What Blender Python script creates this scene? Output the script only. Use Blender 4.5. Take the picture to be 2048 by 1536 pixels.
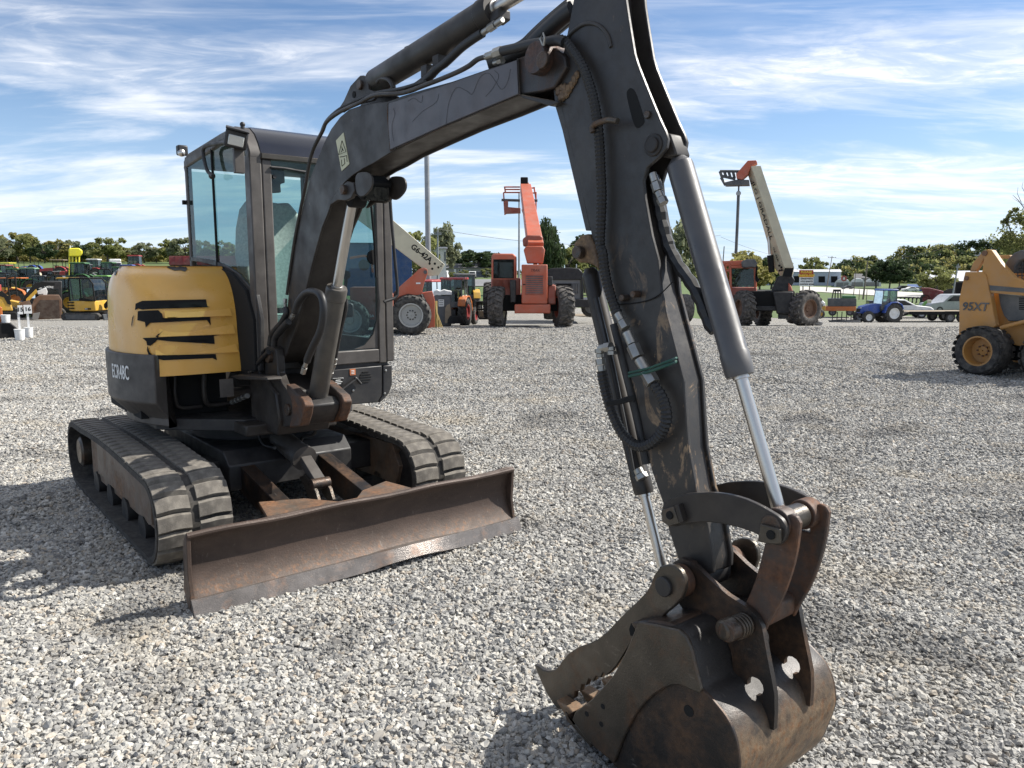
import bpy, bmesh, math, random
import numpy as np
from mathutils import Vector, Matrix
from mathutils.bvhtree import BVHTree
random.seed(7); RN = np.random.RandomState(11)
scene = bpy.context.scene
for o in list(bpy.data.objects): bpy.data.objects.remove(o)
col = scene.collection

# ---------------------------------------------------------------- camera
EYE = 1.6
FPX = 1538.0
PITCH = math.atan(218.0 / FPX)
cam_d = bpy.data.cameras.new('camera')
cam = bpy.data.objects.new('camera', cam_d); col.objects.link(cam)
cam.location = (0, 0, EYE)
cam.rotation_euler = (math.pi / 2 - PITCH, 0, 0)
cam_d.sensor_width = 36.0
cam_d.lens = FPX / 2048 * 36.0
cam_d.clip_start = 0.05; cam_d.clip_end = 4000
scene.camera = cam
scene.render.resolution_x = 1024; scene.render.resolution_y = 768

# ---------------------------------------------------------------- light
SUN_AZ = 18.0      # degrees from +x towards +y
SUN_EL = 43.0
scene.view_settings.view_transform = 'Standard'
scene.view_settings.look = 'None'
scene.view_settings.gamma = 1.0
scene.view_settings.exposure = 0.70
sd = bpy.data.lights.new('sun', 'SUN'); sun = bpy.data.objects.new('sun', sd); col.objects.link(sun)
sd.energy = 5.0; sd.angle = math.radians(0.53); sd.color = (1.0, 0.955, 0.88)
sv = Vector((math.cos(math.radians(SUN_EL)) * math.cos(math.radians(SUN_AZ)),
             math.cos(math.radians(SUN_EL)) * math.sin(math.radians(SUN_AZ)), math.sin(math.radians(SUN_EL))))
sun.rotation_euler = sv.to_track_quat('Z', 'Y').to_euler()
sun.location = (8, 3, 12)

world = bpy.data.worlds.new('World'); scene.world = world
world.use_nodes = True
WT = world.node_tree; WT.nodes.clear()
def wn(t, **k):
    n = WT.nodes.new(t)
    for a, b in k.items(): setattr(n, a, b)
    return n
def wl(a, b): WT.links.new(a, b)
def wmath(op, a, b=None, clamp=False):
    n = wn('ShaderNodeMath', operation=op, use_clamp=clamp)
    for i, x in enumerate((a, b)):
        if x is None: continue
        if isinstance(x, (int, float)): n.inputs[i].default_value = x
        else: wl(x, n.inputs[i])
    return n.outputs[0]
sky = wn('ShaderNodeTexSky', sky_type='NISHITA', sun_disc=False)
sky.sun_elevation = math.radians(SUN_EL)
sky.sun_rotation = math.radians(90 - SUN_AZ)
sky.altitude = 0; sky.air_density = 1.0; sky.dust_density = 0.15; sky.ozone_density = 4.0
tc = wn('ShaderNodeTexCoord')
sep = wn('ShaderNodeSeparateXYZ'); wl(tc.outputs['Generated'], sep.inputs[0])
zc = wmath('MAXIMUM', sep.outputs[2], 0.0)
den = wmath('ADD', zc, 0.13)
px_ = wmath('DIVIDE', sep.outputs[0], den); py_ = wmath('DIVIDE', sep.outputs[1], den)
def cloud_layer(rot, sx, sy, scale, detail, dist, lo, hi, rough=0.6, off=0.0):
    cb = wn('ShaderNodeCombineXYZ'); wl(px_, cb.inputs[0]); wl(py_, cb.inputs[1]); cb.inputs[2].default_value = off
    mp = wn('ShaderNodeMapping'); wl(cb.outputs[0], mp.inputs[0])
    mp.inputs['Rotation'].default_value = (0, 0, math.radians(rot)); mp.inputs['Scale'].default_value = (sx, sy, 1)
    mp.inputs['Location'].default_value = (off, off * .7, off)
    nz = wn('ShaderNodeTexNoise'); wl(mp.outputs[0], nz.inputs['Vector'])
    nz.inputs['Scale'].default_value = scale; nz.inputs['Detail'].default_value = detail
    nz.inputs['Roughness'].default_value = rough; nz.inputs['Distortion'].default_value = dist
    mr = wn('ShaderNodeMapRange', interpolation_type='SMOOTHSTEP'); wl(nz.outputs[0], mr.inputs[0])
    mr.inputs[1].default_value = lo; mr.inputs[2].default_value = hi
    return mr.outputs[0]
c1 = cloud_layer(30, 0.34, 1.0, 1.35, 10, 1.2, 0.46, 0.72, 0.60, 3.1)      # long cirrus streaks
c2 = cloud_layer(-12, 0.50, 1.0, 0.8, 7, 0.6, 0.44, 0.66, 0.58, 8.4)      # broad veils
c3 = cloud_layer(38, 0.6, 1.6, 3.6, 9, 1.6, 0.40, 0.72, 0.64, 5.7)     # fine wisps
ca = wmath('MULTIPLY', c2, wmath('ADD', wmath('MULTIPLY', c3, 0.75), 0.42))
cb_ = wmath('MULTIPLY', c1, 0.85)
cc = wmath('SUBTRACT', 1.0, wmath('MULTIPLY', wmath('SUBTRACT', 1.0, ca, True), wmath('SUBTRACT', 1.0, cb_, True)))
vis = wn('ShaderNodeMapRange'); wl(sep.outputs[2], vis.inputs[0])
vis.inputs[1].default_value = 0.0; vis.inputs[2].default_value = 0.10; vis.inputs[3].default_value = 0.25; vis.inputs[4].default_value = 1.0
cf = wmath('MULTIPLY', wmath('MULTIPLY', cc, vis.outputs[0]), 0.90, True)
hz = wn('ShaderNodeMapRange', interpolation_type='SMOOTHSTEP'); wl(sep.outputs[2], hz.inputs[0])
hz.inputs[1].default_value = .26; hz.inputs[2].default_value = 0.0; hz.inputs[3].default_value = 0.0; hz.inputs[4].default_value = 0.72
hm = wn('ShaderNodeMix', data_type='RGBA'); wl(hz.outputs[0], hm.inputs[0]); wl(sky.outputs[0], hm.inputs[6]); hm.inputs[7].default_value = (5.2, 6.7, 8.6, 1)
ht = wn('ShaderNodeMix', data_type='RGBA', blend_type='MULTIPLY'); ht.inputs[0].default_value = 1.0; wl(hm.outputs[2], ht.inputs[6]); ht.inputs[7].default_value = (.96, 1.0, 1.06, 1)
mix = wn('ShaderNodeMix', data_type='RGBA'); wl(cf, mix.inputs[0]); wl(ht.outputs[2], mix.inputs[6])
mix.inputs[7].default_value = (10.0, 10.0, 10.1, 1)
bg = wn('ShaderNodeBackground'); wl(mix.outputs[2], bg.inputs[0]); bg.inputs[1].default_value = 0.077
wo = wn('ShaderNodeOutputWorld'); wl(bg.outputs[0], wo.inputs[0])

# ---------------------------------------------------------------- geometry of the view (used to set things where they stand)
FW = np.array([0, math.cos(PITCH), -math.sin(PITCH)]); UPV = np.array([0, math.sin(PITCH), math.cos(PITCH)]); RT = np.array([1., 0, 0])
EYEP = np.array([0, 0, EYE])
def ray(u, v): return FW * FPX + RT * (u - 1024) + UPV * (768 - v)
YT = [-50, 0, 24, 30, 45, 52, 70, 110, 200, 320, 400, 600, 3000]
TL = [0, 0, 0, -.33, -1.0, -.75, .3, 2.0, 5.0, 7.0, 8.4, 11.5, 40]
TM = [0, 0, 0, -.3, -.5, -.5, -.3, 0, .8, 1.2, 1.5, 2, 6]
TR = [0, 0, 0, -.35, -1.15, -1.6, -1.8, -2.0, -3.0, -4.0, -3.2, -2, 2]
def gz(x, y):
    x = np.asarray(x, float); y = np.asarray(y, float)
    t = x / np.maximum(y, 8.0)
    l = np.interp(y, YT, TL); m = np.interp(y, YT, TM); r = np.interp(y, YT, TR)
    a = np.clip((t + .38) / .26, 0, 1); a = a * a * (3 - 2 * a)
    b = np.clip((t - .0) / .26, 0, 1); b = b * b * (3 - 2 * b)
    z = l * (1 - a) + m * a
    z = z * (1 - b) + r * b
    near = np.clip(1 - y / 40.0, 0, 1)
    z = z + near * (0.018 * np.sin(x * 1.3 + .7 * y) * np.sin(y * .9 - .4 * x) + 0.012 * np.sin(3.1 * x - 2.2 * y) * np.sin(2.7 * y + x))
    # wheel ruts crossing the yard
    for (cx, sl, w, d) in ((1.5, -.62, .16, .034), (2.6, -.60, .15, .030), (4.4, -.55, .2, .034), (-6.0, .9, .2, .02)):
        s = (x - cx + sl * (y - 6)) / w
        z = z - near * d * np.exp(-s * s) + near * d * .6 * np.exp(-(s - 1.9) ** 2)
    return z
def G(u, v, far=900.0):
    """point of the terrain seen at pixel u, v of the 2048 px wide picture"""
    d = ray(u, v); lo = None
    prev = 1.0
    for y in np.geomspace(1.5, far, 260):
        t = y / d[1]; p = EYEP + d * t
        if p[2] < gz(p[0], p[1]):
            a, b = prev, y
            for _ in range(24):
                m = (a + b) / 2; p = EYEP + d * (m / d[1])
                if p[2] < gz(p[0], p[1]): b = m
                else: a = m
            return Vector(p)
        prev = y
    return Vector(EYEP + d * (far / d[1]))
def AT(u, y, dz=0.0):
    """ground point under column u at distance y"""
    x = (u - 1024) / FPX * y * 1.0
    x = (u - 1024) * y / (FPX * math.cos(PITCH) + 0.0 + (768 - 550) * math.sin(PITCH))
    return Vector((x, y, float(gz(x, y)) + dz))

# ---------------------------------------------------------------- object helpers
def tag(o, label=None, cat=None, group=None, kind=None):
    if label: o['label'] = label
    if cat: o['category'] = cat
    if group: o['group'] = group
    if kind: o['kind'] = kind
    return o
def empty(name, label, cat, loc=(0, 0, 0), rz=0.0, group=None):
    o = bpy.data.objects.new(name, None); col.objects.link(o)
    o.location = loc; o.rotation_euler = (0, 0, rz); o.empty_display_size = .2
    return tag(o, label, cat, group)
def kids(o): return [c for c in bpy.data.objects if c.parent == o]
def copy_tree(o, parent=None):
    c = o.copy(); col.objects.link(c); c.parent = parent
    for ch in kids(o): copy_tree(ch, c)
    return c
def rot_to(d):
    return Vector(d).to_track_quat('Z', 'Y').to_matrix()
def catmull(pts, n=8):
    pts = [Vector(p) for p in pts]
    if len(pts) < 3: return pts
    q = [pts[0] * 2 - pts[1]] + pts + [pts[-1] * 2 - pts[-2]]
    out = []
    for i in range(1, len(q) - 2):
        for k in range(n):
            t = k / n
            out.append(0.5 * ((2 * q[i]) + (-q[i - 1] + q[i + 1]) * t + (2 * q[i - 1] - 5 * q[i] + 4 * q[i + 1] - q[i + 2]) * t * t
                              + (-q[i - 1] + 3 * q[i] - 3 * q[i + 1] + q[i + 2]) * t ** 3))
    out.append(q[-2]); return out
def resample(pts, step):
    out = [pts[0]]; acc = 0
    for a, b in zip(pts[:-1], pts[1:]):
        L = (b - a).length
        if L < 1e-9: continue
        d = step - acc
        while d <= L:
            out.append(a + (b - a) * (d / L)); d += step
        acc = (acc + L) % step if step else 0
    return out
class MB:
    def __init__(s): s.v = []; s.f = []
    def add(s, vs, fs):
        n = len(s.v); s.v += [tuple(v) for v in vs]; s.f += [tuple(n + i for i in f) for f in fs]; return s
    def box(s, c, d, R=None, taper=None):
        hx, hy, hz = d[0] / 2, d[1] / 2, d[2] / 2
        vs = [Vector((x * hx, y * hy, z * hz)) for z in (-1, 1) for y in (-1, 1) for x in (-1, 1)]
        if taper:
            for i in range(4, 8): vs[i].x *= taper[0]; vs[i].y *= taper[1]
        if R is not None: vs = [R @ v for v in vs]
        c = Vector(c)
        return s.add([v + c for v in vs], [(0, 2, 3, 1), (4, 5, 7, 6), (0, 1, 5, 4), (2, 6, 7, 3), (0, 4, 6, 2), (1, 3, 7, 5)])
    def bb(s, a, b): return s.box([(a[i] + b[i]) / 2 for i in range(3)], [abs(b[i] - a[i]) for i in range(3)])
    def prism(s, pts, axis, a, b):
        """pts: 2D polygon in the plane normal to axis, extruded from a to b"""
        def m(p, k):
            if axis == 0: return (k, p[0], p[1])
            if axis == 1: return (p[0], k, p[1])
            return (p[0], p[1], k)
        n = len(pts)
        area = sum(pts[i][0] * pts[(i + 1) % n][1] - pts[(i + 1) % n][0] * pts[i][1] for i in range(n))
        pts = list(pts)
        if area < 0: pts.reverse()
        vs = [m(p, a) for p in pts] + [m(p, b) for p in pts]
        fs = [tuple(range(n - 1, -1, -1)), tuple(range(n, 2 * n))] + [(i, (i + 1) % n, n + (i + 1) % n, n + i) for i in range(n)]
        flip = (axis == 1) ^ (b < a)
        if flip: fs = [tuple(reversed(f)) for f in fs]
        return s.add(vs, fs)
    def cyl(s, p0, p1, r0, r1=None, n=16, caps=True):
        p0, p1 = Vector(p0), Vector(p1); r1 = r0 if r1 is None else r1
        R = rot_to(p1 - p0); vs = []
        for p, r in ((p0, r0), (p1, r1)):
            vs += [p + R @ Vector((r * math.cos(2 * math.pi * k / n), r * math.sin(2 * math.pi * k / n), 0)) for k in range(n)]
        fs = [(k, (k + 1) % n, n + (k + 1) % n, n + k) for k in range(n)]
        if caps: fs += [tuple(range(n - 1, -1, -1)), tuple(range(n, 2 * n))]
        return s.add(vs, fs)
    def lathe(s, p0, d, prof, n=24, closed=False, caps=True):
        """prof: list of (distance along d, radius)"""
        p0 = Vector(p0); R = rot_to(d); vs = []
        for t, r in prof:
            vs += [p0 + R @ Vector((r * math.cos(2 * math.pi * k / n), r * math.sin(2 * math.pi * k / n), t)) for k in range(n)]
        fs = []; m = len(prof)
        for j in range(m if closed else m - 1):
            a, b = j * n, ((j + 1) % m) * n
            fs += [(a + k, a + (k + 1) % n, b + (k + 1) % n, b + k) for k in range(n)]
        if not closed and caps:
            fs += [tuple(range(n - 1, -1, -1)), tuple(range((m - 1) * n, m * n))]
        return s.add(vs, fs)
    def tube(s, pts, r, n=8, caps=True):
        pts = [Vector(p) for p in pts]; m = len(pts)
        if m < 2: return s
        rr = r if isinstance(r, (list, tuple)) else [r] * m
        tans = []
        for i in range(m):
            t = pts[min(i + 1, m - 1)] - pts[max(i - 1, 0)]
            tans.append(t.normalized() if t.length > 1e-9 else Vector((0, 0, 1)))
        ref = Vector((0, 0, 1)) if abs(tans[0].z) < .9 else Vector((1, 0, 0))
        u = (ref - tans[0] * ref.dot(tans[0])).normalized(); vs = []
        for i in range(m):
            t = tans[i]; u = (u - t * u.dot(t))
            u = u.normalized() if u.length > 1e-6 else Vector((1, 0, 0))
            w = t.cross(u)
            vs += [pts[i] + (u * math.cos(2 * math.pi * k / n) + w * math.sin(2 * math.pi * k / n)) * rr[i] for k in range(n)]
        fs = [(i * n + k, i * n + (k + 1) % n, (i + 1) * n + (k + 1) % n, (i + 1) * n + k) for i in range(m - 1) for k in range(n)]
        if caps: fs += [tuple(range(n - 1, -1, -1)), tuple(range((m - 1) * n, m * n))]
        return s.add(vs, fs)
    def ball(s, c, r, n=10, sc=(1, 1, 1)):
        c = Vector(c); vs = [c + Vector((0, 0, r * sc[2]))]; m = n // 2
        for j in range(1, m):
            a = math.pi * j / m
            for k in range(n):
                b = 2 * math.pi * k / n
                vs.append(c + Vector((r * sc[0] * math.sin(a) * math.cos(b), r * sc[1] * math.sin(a) * math.sin(b), r * sc[2] * math.cos(a))))
        vs.append(c - Vector((0, 0, r * sc[2]))); L = len(vs) - 1
        fs = [(0, 1 + k, 1 + (k + 1) % n) for k in range(n)]
        for j in range(m - 2):
            a = 1 + j * n; fs += [(a + k, a + n + k, a + n + (k + 1) % n, a + (k + 1) % n) for k in range(n)]
        a = 1 + (m - 2) * n; fs += [(a + k, L, a + (k + 1) % n) for k in range(n)]
        return s.add(vs, fs)
    def mesh(s, name, m, angle=35):
        me = bpy.data.meshes.new(name); me.from_pydata(s.v, [], s.f); me.update()
        me.materials.append(m)
        bm = bmesh.new(); bm.from_mesh(me); bmesh.ops.recalc_face_normals(bm, faces=bm.faces); bm.to_mesh(me); bm.free()
        if angle:
            me.shade_smooth()
            me.set_sharp_from_angle(angle=math.radians(angle))
        return me
    def build(s, name, m, parent=None, bevel=0, angle=35, label=None, kind=None):
        me = s.mesh(name, m, angle)
        o = bpy.data.objects.new(name, me); col.objects.link(o); o.parent = parent
        if bevel:
            md = o.modifiers.new('bevel', 'BEVEL'); md.width = bevel; md.segments = 2; md.limit_method = 'ANGLE'; md.angle_limit = math.radians(38)
            md.harden_normals = False
        if label: o['label'] = label
        if kind: o['kind'] = kind
        return o
def text_mesh(body, size, depth=0.0005, bold=0.0, shear=0.0, spacing=1.0):
    cu = bpy.data.curves.new('t', 'FONT'); cu.body = body; cu.size = size; cu.extrude = depth; cu.offset = bold; cu.shear = shear
    cu.align_x = 'CENTER'; cu.align_y = 'CENTER'; cu.space_character = spacing; cu.resolution_u = 3
    o = bpy.data.objects.new('t', cu); col.objects.link(o)
    bpy.context.view_layer.update()
    dg = bpy.context.evaluated_depsgraph_get()
    me = bpy.data.meshes.new_from_object(o.evaluated_get(dg)); bpy.data.objects.remove(o); bpy.data.curves.remove(cu)
    return me
def text(name, body, size, m, parent, loc, xdir, ydir, stretch=1.0, **k):
    """text whose reading direction is xdir and up is ydir"""
    me = text_mesh(body, size, **k); me.materials.clear(); me.materials.append(m)
    X = Vector(xdir).normalized(); Y = Vector(ydir).normalized(); Y = (Y - X * X.dot(Y)).normalized(); Z = X.cross(Y)
    M = Matrix((X * stretch, Y, Z)).transposed()
    me.transform(M.to_4x4()); me.name = name
    o = bpy.data.objects.new(name, me); col.objects.link(o); o.parent = parent; o.location = loc
    return o

# ---------------------------------------------------------------- materials
def lin(r, g, b):
    f = lambda c: ((c / 255 + .055) / 1.055) ** 2.4 if c > 10 else c / 255 / 12.92
    return (f(r), f(g), f(b), 1)
MATS = {}
class NT:
    def __init__(s, name):
        s.m = bpy.data.materials.new(name); s.m.use_nodes = True; s.t = s.m.node_tree; s.t.nodes.clear()
        s.out = s.n('ShaderNodeOutputMaterial'); s.b = s.n('ShaderNodeBsdfPrincipled'); s.l(s.b.outputs[0], s.out.inputs[0])
        s.tc = s.n('ShaderNodeTexCoord'); s.co = s.tc.outputs['Object']
        MATS[name] = s.m
    def n(s, t, **k):
        x = s.t.nodes.new(t)
        for a, b in k.items(): setattr(x, a, b)
        return x
    def l(s, a, b): s.t.links.new(a, b)
    def noise(s, scale, detail=4, rough=.55, stretch=None, dist=0, off=0):
        c = s.co
        if stretch or off:
            mp = s.n('ShaderNodeMapping'); s.l(c, mp.inputs[0]); mp.inputs['Scale'].default_value = stretch or (1, 1, 1)
            mp.inputs['Location'].default_value = (off, off, off); c = mp.outputs[0]
        z = s.n('ShaderNodeTexNoise'); s.l(c, z.inputs['Vector'])
        z.inputs['Scale'].default_value = scale; z.inputs['Detail'].default_value = detail; z.inputs['Roughness'].default_value = rough
        z.inputs['Distortion'].default_value = dist
        return z.outputs[0]
    def ramp(s, f, lo, hi, a=0., b=1.):
        r = s.n('ShaderNodeMapRange', clamp=True); s.l(f, r.inputs[0])
        for i, x in enumerate((lo, hi, a, b)): r.inputs[i + 1].default_value = x
        return r.outputs[0]
    def mul(s, a, b, op='MULTIPLY'):
        n = s.n('ShaderNodeMath', operation=op, use_clamp=True)
        for i, x in enumerate((a, b)):
            if isinstance(x, (int, float)): n.inputs[i].default_value = x
            else: s.l(x, n.inputs[i])
        return n.outputs[0]
    def mix(s, f, a, b, mode='MIX'):
        x = s.n('ShaderNodeMix', data_type='RGBA', blend_type=mode)
        for i, v in ((0, f), (6, a), (7, b)):
            if isinstance(v, (int, float)): x.inputs[i].default_value = v
            elif isinstance(v, tuple): x.inputs[i].default_value = v
            else: s.l(v, x.inputs[i])
        return x.outputs[2]
    def base(s, c):
        if isinstance(c, tuple): s.b.inputs['Base Color'].default_value = c
        else: s.l(c, s.b.inputs['Base Color'])
    def set(s, k, v):
        if isinstance(v, (int, float, tuple)): s.b.inputs[k].default_value = v
        else: s.l(v, s.b.inputs[k])
    def bump(s, h, strength=.3, dist=.01):
        b = s.n('ShaderNodeBump'); s.l(h, b.inputs['Height']); b.inputs['Strength'].default_value = strength; b.inputs['Distance'].default_value = dist
        s.l(b.outputs[0], s.b.inputs['Normal'])
def c4(c): return tuple(c) + (1,) if len(c) == 3 else c
def paint(name, c, rough=.45, dust=.35, dustc=(.30, .27, .22), sc=3.0, chip=None, chipamt=.66, metal=0., bump=.05, coat=0., spec=None):
    """weathered paint: slow tone changes, dust film, small chips"""
    s = NT(name); c = c4(c)
    a = s.mix(s.ramp(s.noise(sc, 6), .35, .7), c, tuple(x * .78 for x in c[:3]) + (1,))
    d = s.ramp(s.noise(sc * 2.6, 8, .65, off=4), .42, .78, 0, dust)
    a = s.mix(d, a, c4(dustc))
    if chip:
        f = s.ramp(s.noise(sc * 7, 7, .7, off=9), chipamt, chipamt + .03)
        a = s.mix(f, a, c4(chip))
    s.base(a); s.set('Metallic', metal)
    s.set('Roughness', s.ramp(s.noise(sc * 4, 5, off=2), .3, .7, max(.05, rough - .1), min(1, rough + .18)))
    s.bump(s.noise(sc * 30, 3), bump, .002)
    if spec is not None: s.set('Specular IOR Level', spec)
    if coat: s.set('Coat Weight', coat); s.set('Coat Roughness', .15)
    return s.m
def flat(name, c, rough=.6, metal=0., sc=6.0, var=.25):
    s = NT(name); c = c4(c)
    s.base(s.mix(s.ramp(s.noise(sc, 5), .3, .7), c, tuple(x * (1 - var) for x in c[:3]) + (1,)))
    s.set('Roughness', rough); s.set('Metallic', metal); return s.m
def rusty(name, steel, rust, amt=.5, sc=4., rough=.75, metal=.3, stretch=None):
    s = NT(name); st = c4(steel); ru = c4(rust)
    f = s.ramp(s.noise(sc, 9, .7, stretch=stretch, dist=.4), amt - .12, amt + .14)
    ru2 = s.mix(s.ramp(s.noise(sc * 9, 4, off=3), .35, .65), ru, tuple(x * .45 for x in ru[:3]) + (1,))
    st2 = s.mix(s.ramp(s.noise(sc * 2, 6, off=7), .3, .7), st, tuple(x * .6 for x in st[:3]) + (1,))
    st3 = s.mix(s.ramp(s.noise(sc * 1.2, 9, .8, stretch=(1, 9, 3), off=1), .60, .68, 0, .5), st2, (.30, .27, .24, 1))
    s.base(s.mix(f, st3, ru2)); s.set('Metallic', metal)
    s.set('Roughness', s.ramp(f, 0, 1, rough - .25, rough + .15))
    s.bump(s.noise(sc * 25, 5, .7), .35, .004); return s.m

# ---------------------------------------------------------------- shared materials
M_STEEL = paint('grey_machine_paint', (.030, .0255, .0225), .42, .34, (.115, .10, .085), 2.2, (.28, .21, .14), .705, bump=.06, spec=.35)
M_CAB = paint('cab_grey_paint', (.062, .054, .048), .5, .3, (.22, .20, .18), 2.5, (.28, .24, .2), .76)
M_DARK = paint('black_paint', (.016, .015, .016), .5, .35, (.09, .085, .075), 3)
M_BLACK = flat('black_void', (.004, .004, .004), .9)
M_YEL = paint('faded_yellow_paint', (.80, .42, .075), .30, .20, (.60, .43, .18), 1.6, (.10, .07, .04), .80, coat=.4)
M_RUBBER = paint('black_rubber', (.020, .020, .020), .75, .55, (.10, .095, .085), 5, bump=.3)
M_TRACK = paint('dusty_track_rubber', (.125, .112, .096), .9, .9, (.27, .245, .205), 6, (.05, .046, .042), .72, bump=.8)
M_TYRED = paint('track_belt_rubber', (.035, .032, .029), .9, .7, (.11, .10, .085), 8, bump=.4)
M_HOSE = flat('hose_black', (.016, .016, .017), .5)
M_CHROME = flat('chrome_rod', (.58, .55, .51), .30, 1.0, var=.1)
M_ZINC = flat('zinc_fitting', (.42, .41, .38), .42, .85, 20, .35)
M_RUST = rusty('rusty_steel', (.075, .060, .052), (.20, .085, .036), .52, 5)
M_BLADE = rusty('blade_steel', (.075, .050, .040), (.22, .085, .032), .60, 4, .72, .35, (1, .6, 1.6))
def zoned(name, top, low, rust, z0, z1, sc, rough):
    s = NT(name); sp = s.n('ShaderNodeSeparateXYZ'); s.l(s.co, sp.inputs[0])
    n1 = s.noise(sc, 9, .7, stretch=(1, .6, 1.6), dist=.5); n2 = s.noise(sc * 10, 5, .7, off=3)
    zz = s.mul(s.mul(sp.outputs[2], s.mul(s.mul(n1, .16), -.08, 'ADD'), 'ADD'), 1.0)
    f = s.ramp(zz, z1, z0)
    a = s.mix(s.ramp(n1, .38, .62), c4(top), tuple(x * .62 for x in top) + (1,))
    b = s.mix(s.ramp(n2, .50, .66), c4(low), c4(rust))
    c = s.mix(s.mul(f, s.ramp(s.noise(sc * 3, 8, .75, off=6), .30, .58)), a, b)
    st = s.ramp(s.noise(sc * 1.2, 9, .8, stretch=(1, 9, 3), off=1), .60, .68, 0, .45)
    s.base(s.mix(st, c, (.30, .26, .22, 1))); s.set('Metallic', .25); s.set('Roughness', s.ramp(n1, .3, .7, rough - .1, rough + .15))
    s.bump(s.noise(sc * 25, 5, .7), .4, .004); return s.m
M_BLADE = zoned('zoned_blade_steel', (.075, .050, .038), (.095, .070, .055), (.20, .095, .042), .085, .19, 4, .55)  # lower zone: rust, plus the lighter sunlit tone put into the colour
M_BUCKET2 = zoned('zoned_bucket_steel', (.038, .034, .032), (.27, .185, .11), (.27, .125, .048), .28, .42, 4.5, .45)  # low zone: brown rust, with the sunlight on it mixed into the tan
M_TFR = rusty('dusty_track_frame', (.19, .145, .11), (.24, .13, .065), .58, 4, .8, .1)
M_EDGE = rusty('worn_cutting_edge', (.20, .18, .165), (.20, .10, .055), .63, 7, .5, .5)
M_BUCKET = rusty('bucket_steel', (.034, .030, .028), (.15, .08, .04), .57, 4.5, .62, .35)
M_WORN = rusty('scuffed_steel', (.095, .082, .066), (.16, .085, .045), .62, 6, .55, .55)
M_PIN = rusty('pin_steel', (.10, .09, .08), (.14, .08, .05), .52, 14, .5, .7)
M_SEAT = flat('seat_fabric', (.62, .62, .55), .95, 0, 60, .35)
M_WHITE = paint('white_paint', (.78, .78, .76), .5, .25, (.4, .38, .34), 4)
M_LENS = flat('lamp_lens', (.62, .62, .58), .12, .3)
def glass(name, tint, refl=.9, dirt=.05):
    s = NT(name); t = s.t
    tr = s.n('ShaderNodeBsdfTransparent'); tr.inputs[0].default_value = c4(tint)
    gl = s.n('ShaderNodeBsdfGlossy'); gl.inputs['Roughness'].default_value = .02; gl.inputs[0].default_value = (.9, .95, .95, 1)
    fr = s.n('ShaderNodeFresnel'); fr.inputs[0].default_value = 1.55
    df = s.n('ShaderNodeBsdfDiffuse'); df.inputs[0].default_value = (.35, .36, .34, 1)
    m1 = s.n('ShaderNodeMixShader'); s.l(s.mul(fr.outputs[0], refl), m1.inputs[0]); s.l(tr.outputs[0], m1.inputs[1]); s.l(gl.outputs[0], m1.inputs[2])
    m2 = s.n('ShaderNodeMixShader'); s.l(s.ramp(s.noise(3, 7, .7), .4, .8, 0, dirt * 2), m2.inputs[0]); s.l(m1.outputs[0], m2.inputs[1]); s.l(df.outputs[0], m2.inputs[2])
    s.l(m2.outputs[0], s.out.inputs[0]); return s.m
M_GLASS = glass('cab_glass', (.50, .66, .67), .6, .03)
M_GLASSD = glass('dark_glass', (.30, .40, .42))

# stick: worn through to yellow primer low down on the near side
def stick_paint():
    s = NT('worn_stick_paint'); c = (.030, .0255, .0225, 1)
    a = s.mix(s.ramp(s.noise(2.2, 6), .35, .7), c, (.020, .018, .017, 1))
    a = s.mix(s.ramp(s.noise(5, 8, .65, off=4), .42, .78, 0, .25), a, (.115, .10, .085, 1))
    sp = s.n('ShaderNodeSeparateXYZ'); s.l(s.co, sp.inputs[0])
    low = s.ramp(sp.outputs[2], 1.75, 1.35); low2 = s.ramp(sp.outputs[2], .75, 1.0)
    zone = s.mul(low, low2)
    n = s.noise(7, 9, .72, stretch=(1, 1, .55), dist=1.2, off=3)
    thr = s.mul(s.ramp(n, .525, .56), zone)
    n2 = s.noise(30, 6, .7, off=6)
    br = s.mix(s.ramp(n2, .40, .60), (.075, .050, .034, 1), (.25, .17, .10, 1))
    a = s.mix(thr, a, br)
    sm = s.ramp(s.noise(24, 9, .75, stretch=(1, 1, .25), off=12), .665, .685)
    a = s.mix(s.mul(sm, s.ramp(sp.outputs[2], 2.6, 1.6, .3, 1)), a, (.30, .20, .12, 1))
    s.base(a); s.set('Roughness', s.ramp(n2, .3, .7, .35, .6)); s.set('Metallic', 0.)
    s.bump(s.noise(60, 3), .1, .003); return s.m
M_STICK = stick_paint()

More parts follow.
